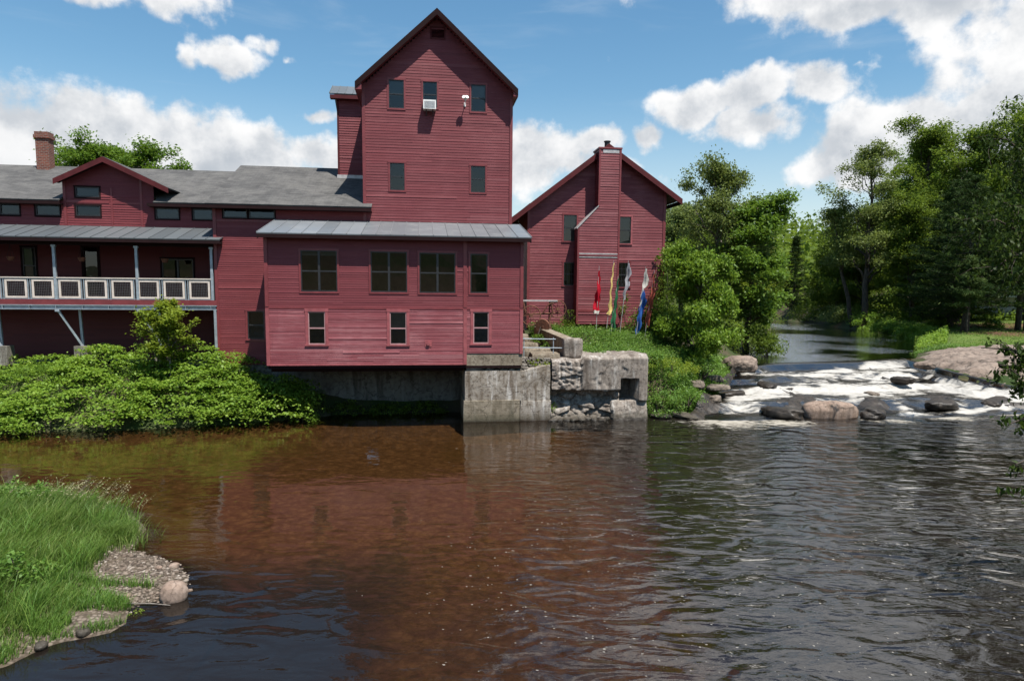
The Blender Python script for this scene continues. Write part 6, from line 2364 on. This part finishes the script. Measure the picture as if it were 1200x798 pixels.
# ivy on the right corner of the house and the vine bush in front
def ivy(name, label, spots, mat, n, leaf, seed):
    rg = np.random.default_rng(seed)
    u0, w0, z0 = spots[0][:3]
    t = mthing(name, label, 'climbing plant', u0, w0, z0)
    og = ORG[t.name]
    c = np.array([s[:3] for s in spots]) - np.array(og)
    s_ = np.array([s[3] for s in spots])
    idx = rg.choice(len(c), n, p=s_ ** 2 / (s_ ** 2).sum())
    pts = c[idx] + rg.normal(0, .5, (n, 3)) * s_[idx][:, None] * np.array([1, .45, 1])
    mb = MB()
    for k in range(8):
        q = c[rg.integers(0, len(c))]
        mb.tube(wobble_path(rg, (q[0] * .4, q[1], -.2), q, 5, .06) + np.array(og), [.02, .018, .014, .01, .006], 5, cap=False)
    mb.build('stems', M['bark'], t)
    leaves('foliage', rg, pts, leaf, mat, t, up=.35, droop=.6)
    return t


ivy('ivy', 'dark green ivy climbing the right corner of the red gabled house', [(20.0, 8.2, 3.6, .7), (20.3, 8.2, 4.6, .7), (20.25, 8.3, 5.6, .6), (20.35, 8.3, 6.5, .5), (20.2, 8.3, 7.2, .35), (20.45, 8.3, 7.7, .32), (19.8, 8.3, 7.65, .16), (20.6, 8.6, 8.3, .3), (19.6, 8.25, 4.4, .6)], 'leaf_mid', 2800, .13, 3)
ivy('vine_bush', 'tangled vine bush with pale leaves covering the wall behind the blue flag', [(18.0, 7.8, 3.6, .5), (18.6, 7.7, 4.1, .6), (19.3, 7.5, 4.4, .7), (19.9, 7.4, 4.6, .7), (18.9, 7.4, 3.5, .7), (19.8, 7.0, 3.6, .8), (17.7, 8.0, 4.8, .35), (18.0, 8.1, 5.4, .22), (20.4, 7.0, 4.2, .8), (19.3, 7.6, 5.1, .4)], 'leaf_fresh', 4200, .11, 4)

# ---- trees left of the river, right of the house
b = at(818, 400, 36.2)
tree('box_elder', 'big drooping bright green leafy bush tree right of the red gabled house', (b.x + .1, 36.6, 2.0), 5.9, 2.35, 'leaf_lush', RG, 17, .06, (.42, .64), .17, 95, .44, (-5, 55), 'tree', None, 'bark', .10, (.03, 0), 7, .40, .65, .85)
b = at(846, 380, 47)
shrub('bush', 'rounded green bush at the water under the tall birch', (b.x + 1.2, 45.4, 1.7), (1.9, 1.4, 2.3), 'leaf_mid', RG, 3600, .15, 'bush')
tree('birch', 'tall feathery grey green birch behind the bright maple by the river', (b.x - .2, 48.5, 2.0), 12.4, 3.9, 'leaf_grey', RG, 30, .22, (.40, .66), .17, 62, .60, (25, 65), bark='pale_bark', sec=6, up=.3, droop=.5, gap=.15)
b = at(893, 390, 46)
tree('maple', 'bright green maple leaning over the river in front of the birch', (b.x - .8, 46.6, 1.8), 9.9, 2.7, 'leaf_fresh', RG, 26, .18, (.55, .62), .22, 70, .62, (5, 50), sec=6, up=.6, droop=.3, lean=(.04, 0))
shrub('bush', 'low leafy branch bush hanging over the pond edge', (b.x + .1, 44.8, 1.75), (1.25, .9, 1.5), 'leaf_mid', RG, 1900, .14, 'bush')
b = at(800, 300, 66)
tree('willow', 'pale yellow green willow rising behind the right end of the house', (b.x, 66, 3.0), 10.6, 4.6, 'leaf_pale', RG, 26, .2, (.5, .6), .22, 90, .8, (25, 70), sec=6, up=.3, droop=.9)
b = at(835, 300, 60)
tree('elder', 'mid green rounded tree between the willow and the birch', (b.x, 60, 3.0), 9.2, 3.8, 'leaf_mid', RG, 22, .2, (.5, .6), .22, 80, .8, (15, 60), sec=5)
b = at(935, 330, 84)
tree('yellow_shrub_tree', 'yellow green rounded tree on the far left shore of the pond', (30.5, 88, 2.6), 7.0, 3.4, 'leaf_yellow', RG, 20, .15, (.45, .62), .26, 80, .85, (10, 60), sec=5)
tree('shore_tree', 'dark green tree standing behind the yellow green shore tree', (27, 92, 3.0), 7.5, 3.8, 'leaf_mid', RG, 22, .15, (.45, .62), .28, 80, 1.0, (10, 60), sec=5)

# ---- right bank of the pond
b = at(1005, 350, 80)
tree('tall_cottonwood', 'tall airy tree with forked upright limbs on the right pond shore', (40.6, 79, 2.2), 20.0, 5.2, 'leaf_grey', RG, 26, .22, (.45, .66), .24, 52, .90, (35, 75), bark='bark', trunk_r=.33, sec=6, up=.4, droop=.3, gap=.22)
tree('leaning_cottonwood', 'airy grey green tree leaning left over the pond', (40.6, 81.5, 2.1), 14.0, 3.6, 'leaf_grey', RG, 16, .4, (.7, .5), .24, 44, .85, (30, 70), bark='bark', trunk_r=.25, sec=6, up=.4, droop=.3, gap=.25, lean=(-.22, 0))
tree('alder', 'mid green full tree beside the tall airy cottonwood', (45.5, 78, 2.4), 14.0, 4.6, 'leaf_mid', RG, 26, .12, (.42, .64), .24, 78, .9, (20, 65), sec=6)
tree('alder', 'dark leafy tree low on the right pond shore behind the cottonwood', (43.5, 92, 2.6), 10.0, 4.4, 'leaf_mid', RG, 24, .08, (.40, .66), .26, 80, 1.0, (15, 60), sec=6)
for k, (x, y, s, mt, n, lab) in enumerate((
        (41.4, 87.0, (2.6, 2.0, 1.9), 'leaf_pale', 2600, 'pale green arching shrub far up the right pond shore'),
        (42.2, 96, (3.4, 2.4, 2.8), 'leaf_yellow', 3000, 'yellow green shrub at the bend of the pond'),
        (40.9, 78.6, (2.0, 1.5, 1.25), 'leaf_bright', 2400, 'bright fern clump at the foot of the tall cottonwood'),
        (39.8, 71.5, (2.2, 1.3, 1.0), 'leaf_bright', 2400, 'bright ferns on the pond shore left of the pines'),
        (39.0, 66.0, (1.9, 1.2, .8), 'leaf_bright', 1900, 'low bright ferns on the shore before the first pine'),
        (41.8, 67.0, (1.6, 1.2, 1.0), 'leaf_mid', 1700, 'dark shrub under the boughs of the first pine'),
        (46.5, 66.0, (.9, .8, 1.0), 'leaf_fresh', 900, 'small green shrub standing among the pine trunks'),
        (36.5, 100, (3.4, 2.4, 2.6), 'leaf_mid', 2800, 'dark green shrub mass at the left of the pond bend'))):
    shrub('shrub', lab, (x, y, gz(x, y) - .1), s, mt, RG, n, .2, 'shrub', 'shrubs along the pond shore', 60)
pine('spruce', 'small dark pointed spruce far up the pond', (42.6, 104, 3.5), 10.5, 2.0, RG, 'needles', .05, None, .7, leaf=.4)
PN = 'white pines on the lawn'
pine('white_pine', 'dark layered pine nearest the pond, boughs low over the shore', (42.6, 66.5, gz(42.6, 66.5)), 14.2, 5.4, RG, 'needles', .09, PN, .9)
pine('white_pine', 'thick trunked dark pine standing in the middle of the lawn', (40.4, 61.0, gz(40.4, 61.0)), 13.6, 5.0, RG, 'needles', .17, PN, .9, .33)
pine('white_pine', 'slim trunked dark pine behind the thick pine', (46.4, 71.5, gz(46.4, 71.5)), 15.5, 5.0, RG, 'needles', .15, PN, .8)
pine('white_pine', 'young pale green pine glowing between the dark pines', (39.0, 58.6, gz(39.0, 58.6)), 6.6, 1.2, RG, 'needles_pale', .42, PN, 1.0, .07)
pine('white_pine', 'dark pine at the right side of the frame with a leaning trunk', (46.6, 63.0, gz(46.6, 63.0)), 15.5, 4.8, RG, 'needles', .26, PN, .8, .26)
pine('white_pine', 'dark pine with a straight trunk at the right edge of the frame', (45.6, 60.5, gz(45.6, 60.5)), 14.5, 4.6, RG, 'needles', .28, PN, .8, .30)
TR = 'tall leafy trees behind the pines'
tree('ash_tree', 'very tall dark green tree with a rounded top behind the pines', (52.0, 78, 2.8), 21.5, 6.0, 'leaf_mid', RG, 34, .16, (.50, .60), .27, 85, 1.05, (20, 65), 'tree', TR, sec=6)
tree('ash_tree', 'tall dark green tree left of the tallest, with a narrow crown', (48.6, 82, 2.6), 22.5, 5.2, 'leaf_mid', RG, 30, .16, (.50, .62), .26, 80, .95, (25, 70), 'tree', TR, sec=6)
tree('ash_tree', 'tall tree with an uneven spiky top near the right edge', (57.5, 77, 3.0), 22.3, 6.0, 'leaf_mid', RG, 34, .16, (.50, .60), .27, 85, 1.05, (25, 70), 'tree', TR, sec=6)
tree('ash_tree', 'tall dark tree reaching the right edge of the frame', (63, 80, 3.2), 23.0, 6.4, 'leaf_dark', RG, 34, .14, (.50, .60), .28, 85, 1.1, (25, 70), 'tree', TR, sec=6)
tree('ash_tree', 'broad green tree behind and between the two tallest', (54, 92, 3.2), 20.5, 6.4, 'leaf_fresh', RG, 30, .14, (.50, .62), .30, 80, 1.15, (20, 65), 'tree', TR, sec=6)

# woods closing the view behind: copies of the same kinds, each turned and scaled
FILL = [(46, 90, .62, 0), (51, 100, 1.0, 1), (58, 98, 1.05, 2), (66, 96, 1.05, 0), (72, 88, 1.0, 1), (44, 112, .42, 2), (54, 118, .55, 0), (62, 115, 1.0, 1), (74, 108, 1.1, 2),
        (37, 122, .45, 0), (45, 128, .5, 1), (84, 100, 1.1, 0), (30, 135, .45, 2), (70, 78, 1.0, 2), (38, 140, .6, 1), (22, 124, .36, 0), (15, 110, .32, 2), (18, 98, .42, 1)]
SRC = [bpy.data.objects['ash_tree'], bpy.data.objects['alder'], bpy.data.objects['ash_tree.004']]
SIDE = ['far up the pond', 'deep behind the pines', 'behind the shore trees']
for k, (x, y, sc, q) in enumerate(FILL):
    c = copy_tree(SRC[q])
    c.location = (x, y, gz(x, y) - .2)
    c.rotation_euler = (0, 0, 1.7 * k + .6)
    c.scale = (sc * (1 + .1 * math.sin(k * 2.2)), sc, sc * (.86 + .1 * math.sin(k * 1.3)))
    c['label'] = 'leafy tree in the mixed woods closing the view behind the pond and pines'
    c['group'] = 'woods behind the pond'

scatter_weeds('undergrowth', 'shady undergrowth beneath the trees beyond the pond', [(40.5, 80), (42.5, 100), (46, 118), (80, 112), (76, 80), (54, 74), (44, 73)], 13000, .5, 1.7, 'leaf_mid', 21, gfun, .9, .34)
scatter_weeds('shore_undergrowth', 'green undergrowth along the left pond shore', [(14.2, 45), (19.4, 55), (25.8, 69), (31, 82), (33.5, 95), (26, 104), (16, 80), (12, 55)], 9000, .4, 1.4, 'leaf_mid', 22, gfun, .9, .24)
# short grass on the lawn and tufts along the ledge
scatter_weeds('lawn_grass', 'short mown grass of the lawn under the pines', [(28.5, 46.5), (33, 45.5), (46, 42), (62, 56), (62, 72), (44, 72), (39.5, 62), (35, 55)], 26000, .10, .22, 'grass_blade', 15, gfun, .25, .10)
scatter_weeds('ledge_grass', 'grass tufts along the upper edge of the bare rock ledge', [(27.6, 47.6), (31.5, 46.6), (35, 45.4), (41, 41.5), (43, 43.5), (36, 47.5), (30, 50)], 5000, .15, .40, 'weed_leaf', 16, gfun, .35, .09)
scatter_weeds('shore_ferns', 'bright ferns and weeds along the right pond shore', [(30.6, 51.6), (35.8, 59.8), (38.8, 70), (39.6, 79), (41.5, 79), (40.8, 70), (37.6, 59), (32.6, 51.2)], 9000, .3, .8, 'leaf_bright', 17, gfun, .85, .17)
scatter_weeds('rock_weeds', 'leafy weeds growing between the rocks left of the falls', [(8.6, 31.6), (9.6, 32.6), (11.2, 35.4), (12.6, 38.4), (11.4, 38.8), (9.4, 35.6), (7.6, 32.6)], 5200, .2, .5, 'weed_leaf', 18, gfun, .75, .10)

# ---- the near tree on the right bank: its limbs hang into the frame from the right
def hang_tree(name, label, base, limbs, mat, rg, leaf, n_per, trunk_h, trunk_r):
    t = thing(name, label, 'tree', base)
    mb = MB()
    b = np.array(base)
    mb.tube(wobble_path(rg, (0, 0, -.4), (.2, .1, trunk_h), 7, .012), list(np.linspace(trunk_r, trunk_r * .3, 7)), 10)
    pts = []
    for (h, tip, spread) in limbs:
        p0 = np.array([.2 * h / trunk_h, .1 * h / trunk_h, h])
        p1 = np.array(tip) - b
        L = np.linalg.norm(p1 - p0)
        path = wobble_path(rg, p0, p1, 8, .025, .12)
        mb.tube(path, list(np.linspace(.05 + .012 * L, .010, 8)), 6, cap=False)
        for s in range(int(10 + L * 3)):
            k = (rg.uniform(.25, 1.0)) * 7
            j = min(int(k), 6)
            q0 = path[j] + (path[j + 1] - path[j]) * (k - j)
            dr = (p1 - p0) / L * .5 + rg.normal(0, .6, 3)
            q1 = q0 + dr / np.linalg.norm(dr) * rg.uniform(.4, 1.3) * spread
            q1[2] -= rg.uniform(0, .35) * spread
            tw = wobble_path(rg, q0, q1, 4, .05, .08)
            mb.tube(tw, [.010, .008, .006, .003], 4, cap=False)
            for _ in range(n_per):
                u = rg.uniform(.15, 1.05)
                pts.append(q0 + (q1 - q0) * u + rg.normal(0, .11, 3) * spread - np.array([0, 0, .06]))
    mb.build('trunk', M['bark'], t, smooth=True)
    leaves('crown', rg, np.array(pts), leaf, mat, t, up=.35, droop=.75, aspect=.40, fold=.35)
    return t


lim = []
rgl = np.random.default_rng(77)
for (x, y, d) in ((1150, 165, 27), (1160, 320, 22.5), (1185, 300, 22), (1175, 240, 23), (1200, 200, 25), (1215, 260, 21.5), (1195, 335, 21.5), (1142, 262, 24),
                  (1230, 330, 22), (1250, 180, 25), (1180, 190, 29), (1240, 120, 28), (1260, 240, 20)):
    p = at(x, y, d)
    lim.append((rgl.uniform(3.5, 8.5), (p.x, p.y, p.z), 1.25))
for p in ((22, 28, 13), (25.5, 24, 13), (27, 28, 11.5), (22.8, 25, 14.5), (26, 22, 9.5), (20.5, 23.5, 11)):
    lim.append((rgl.uniform(5, 10), p, 1.5))
hang_tree('near_ash_tree', 'large dark leafy tree on the right bank with limbs hanging into the frame', (22.8, 25.5, gz(22.8, 25.5) - .1), lim, 'leaf_near', np.random.default_rng(78), .19, 42, 10.5, .30)
lim = []
for (x, y, d) in ((1148, 408, 13.5), (1172, 428, 13.2), (1195, 440, 13.0), (1185, 500, 12.6), (1193, 545, 12.3), (1210, 575, 12.0), (1215, 420, 13.2), (1225, 520, 12.4)):
    p = at(x, y, d)
    lim.append((rgl.uniform(2.2, 4.2), (p.x, p.y, p.z), .42))
for p in ((14.6, 14.6, 5.2), (12.6, 15.2, 5.6), (14.2, 12.4, 6.0), (13.1, 13.4, 7.0), (12.3, 12.0, 5.4), (15, 13.4, 4.2)):
    lim.append((rgl.uniform(2.4, 4.6), p, .7))
hang_tree('chokecherry', 'slender dark leaved chokecherry dipping branches over the water at the right edge', (12.9, 13.4, gz(12.9, 13.4) - .1), lim, 'leaf_near', np.random.default_rng(79), .13, 26, 4.8, .07)
tree('bank_tree', 'tree on the right bank shading the near river', (25.5, 17.5, gz(25.5, 17.5)), 11.5, 4.2, 'leaf_mid', RG, 24, .15, (.5, .6), .24, 70, .9, (15, 60), sec=5)

# ---- far wooded hill beyond the pond
rg = np.random.default_rng(31)
n = 5200
hx, hy = rg.uniform(-30, 190, n), rg.uniform(112, 215, n)
hz_, hd = ground(hx, hy)
k = hd > 4
hx, hy, hz_ = hx[k], hy[k], hz_[k]
th = rg.uniform(6, 13, len(hx))
cp = []
for q in range(9):
    f_ = rg.uniform(.15, 1.0, len(hx))
    rr_ = (1 - np.abs(f_ - .5) * 1.1) * 2.3
    a = rg.uniform(0, 6.28, len(hx))
    cp.append(np.stack([hx + np.cos(a) * rr_, hy + np.sin(a) * rr_, hz_ + th * f_], 1))
cp = np.concatenate(cp)
idx = np.repeat(np.arange(len(cp)), 2)
pts = cp[idx] + rg.normal(0, .6, (len(idx), 3))
wood = leaves('far_forest', rg, pts, 1.0, 'leaf_mid', None, up=.5, aspect=.8)
tag(wood, 'mixed green forest covering the hill beyond the pond', 'forest', kind='stuff')
pine('hill_pine', 'small dark pine top standing out on the far wooded hill', (80, 172, gz(80, 172)), 16, 4.0, RG, 'needles', .1, None, .5, leaf=.7)

# ---- gravel bar grass in the near left corner
bfun = lambda x, y: bar_height(x, y)[0]
rg = np.random.default_rng(55)
GRASS = np.array([(-7.7, 9.9), (-7.5, 10.5), (-7.5, 11.0), (-7.55, 11.6), (-7.75, 12.4), (-8.25, 13.2), (-8.65, 14.3), (-8.6, 15.3), (-9.1, 16.2), (-10.4, 17.5), (-13, 18.3), (-20, 17.2), (-20, 9), (-11, 8.6), (-8.8, 9.6)])
n = 110000
x, y = rg.uniform(-19, -7.5, n), rg.uniform(8.8, 18.4, n)
d, _, _, ins = seg_dist(x, y, GRASS)
den = np.clip(d / .35, 0.2, 1) * (0.95 + .6 * FB(x, y, None, 1.1, 3))
k = ins & (rg.random(n) < den) & ((x > -13.5) | (rg.random(n) < .5))
x, y, d = x[k], y[k], d[k]
h = (.26 + .40 * np.clip(d / 1.4, 0, 1) + .24 * FB(x, y, None, .8, 3)) * rg.uniform(.6, 1.2, len(x))
h = np.maximum(h, .08) * np.where((y < 12.9) & (x > -9.0), .7, 1)
v, f = blade_arrays(rg, x, y, bfun(x, y), h, .0075, .5, (.22, .04), 4)
tag(np_mesh('bar_grass', v, f, M['grass_blade']), 'lush long green grass covering the near left gravel bar', 'grass', kind='stuff')
n = 160
x, y = rg.uniform(-12.5, -8.9, n), rg.uniform(16.0, 17.7, n)
d, _, _, ins = seg_dist(x, y, GRASS)
x, y = x[ins], y[ins]
h = rg.uniform(.75, 1.05, len(x))
z = bfun(x, y)
v1, f1 = blade_arrays(rg, x, y, z, h, .004, .10, (.42, .0), 4)
tips = np.stack([x + .42 * h, y, z - .03 + h * .78], 1)
heads = np.concatenate([tips + np.array([-.035 * q, 0, -.03 * q]) + rg.normal(0, .010, tips.shape) for q in range(7)])
v2, f2 = leaf_arrays(rg, heads, .055, up=.1, aspect=.35, droop=-.3)
tag(np_mesh('seed_grass', np.concatenate([v1, v2]), np.concatenate([f1, f2 + len(v1)]), M['grass_seed']), 'wind bent tan seed heads of tall grass at the top of the bar', 'grass', kind='stuff')
for k, (px, py, s, n, lf, mt, lab) in enumerate(((30, 600, (.9, .6, .75), 1500, .085, 'weed_leaf', 'leafy weed clump at the far left top of the grassy bar'), (20, 690, (.55, .5, .5), 700, .09, 'weed_leaf', 'broad leaved weed among the grass near the left frame edge'),
                                            (58, 678, (.25, .25, .28), 260, .06, 'leaf_fresh', 'small weed plant on the bare patch of the bar'), (160, 705, (.12, .12, .14), 90, .04, 'leaf_yellow', 'tiny weed at the water below the gravel spit'))):
    p = on_px(px, py, .2)
    shrub('weed_clump', lab, (p.x, p.y, float(bfun([p.x], [p.y])[0]) - .02), s, mt, RG, n, lf, 'weeds', None, 36, up=.55, stems=5)
# thin grass and dry stems on the bare lower corner of the bar
n = 15000
x, y = rg.uniform(-8.8, -6.6, n), rg.uniform(9.9, 12.6, n)
hh_, ss_ = bar_height(x, y)
k = (ss_ > .04) & (FB(x, y, None, 2.2, 3) > -.12) & (x < -6.7 - .2 * (y - 11) + .3 * rg.random(n))
v, f = blade_arrays(rg, x[k], y[k], hh_[k], rg.uniform(.08, .34, int(k.sum())), .0055, .6, (.15, .03), 3)
tag(np_mesh('thin_grass', v, f, M['weed_leaf']), 'thin patchy grass on the stony lower corner of the bar', 'grass', kind='stuff')
# ragged taller tufts standing out of the grass
n = 5200
tc = np.stack([rg.uniform(-14, -7.9, 110), rg.uniform(10.2, 17.4, 110)], 1)
_, _, _, ti = seg_dist(tc[:, 0], tc[:, 1], GRASS)
tc = tc[ti]
q = rg.integers(0, len(tc), n)
x, y = tc[q, 0] + rg.normal(0, .11, n), tc[q, 1] + rg.normal(0, .11, n)
v, f = blade_arrays(rg, x, y, bfun(x, y), (rg.uniform(.55, .95, len(tc))[q]) * rg.uniform(.6, 1.1, n), .0065, .7, (.2, .02), 4)
tag(np_mesh('tall_grass', v, f, M['weed_leaf']), 'ragged taller tufts standing out of the grass on the bar', 'grass', kind='stuff')
# sedge clump at the edge of the bar
n = 2600
a, r = rg.uniform(0, 6.28, n), np.abs(rg.normal(0, .34, n))
x, y = -9.05 + np.cos(a) * r * 1.1, 15.0 + np.sin(a) * r
v, f = blade_arrays(rg, x, y, bfun(x, y), .48 * rg.uniform(.6, 1.15, n), .0055, .75, (.16, 0), 4)
tag(np_mesh('sedge_clump', v, f, M['grass_blade']), 'dense arching sedge tuft at the tip of the grassy bar', 'grass tuft')

# ---- pale house glimpsed through the pine trunks
ph = thing('pale_house', 'pale grey house with a white deck rail glimpsed through the pines', 'house', (58.5, 80, 3.2), R(-12))
mb = MB()
mb.box(-5, 5, 0, 7, 0, 5.4)
mb.build('wall', M['flashing'], ph)
mb = MB()
mb.slab([(-5.4, -.5, 5.35), (5.4, -.5, 5.35), (5.4, 3.5, 7.6), (-5.4, 3.5, 7.6)], .15)
mb.slab([(-5.4, 7.5, 5.35), (5.4, 7.5, 5.35), (5.4, 3.5, 7.6), (-5.4, 3.5, 7.6)], .15)
mb.build('roof', M['shingles'], ph)
for x in (-3.6, -.6, 2.4):
    mb = MB()
    mb.box(x, x + 1.2, -.05, .05, 3.2, 4.6)
    mb.build('window', M['black_frame'], ph)
mb = MB()
mb.box(-5.2, 5.2, -2.2, -.01, 2.3, 2.5)
for x in np.linspace(-5.1, 5.1, 9):
    mb.box(x - .05, x + .05, -2.2, -2.1, 2.5, 3.4)
mb.box(-5.2, 5.2, -2.22, -2.12, 3.4, 3.5)
mb.box(-5.2, 5.2, -2.19, -2.13, 2.9, 2.95)
for x in (-5, 0, 5):
    mb.box(x - .08, x + .08, -2.15, -2.0, -.5, 2.3)
mb.build('deck', M['white_paint'], ph)
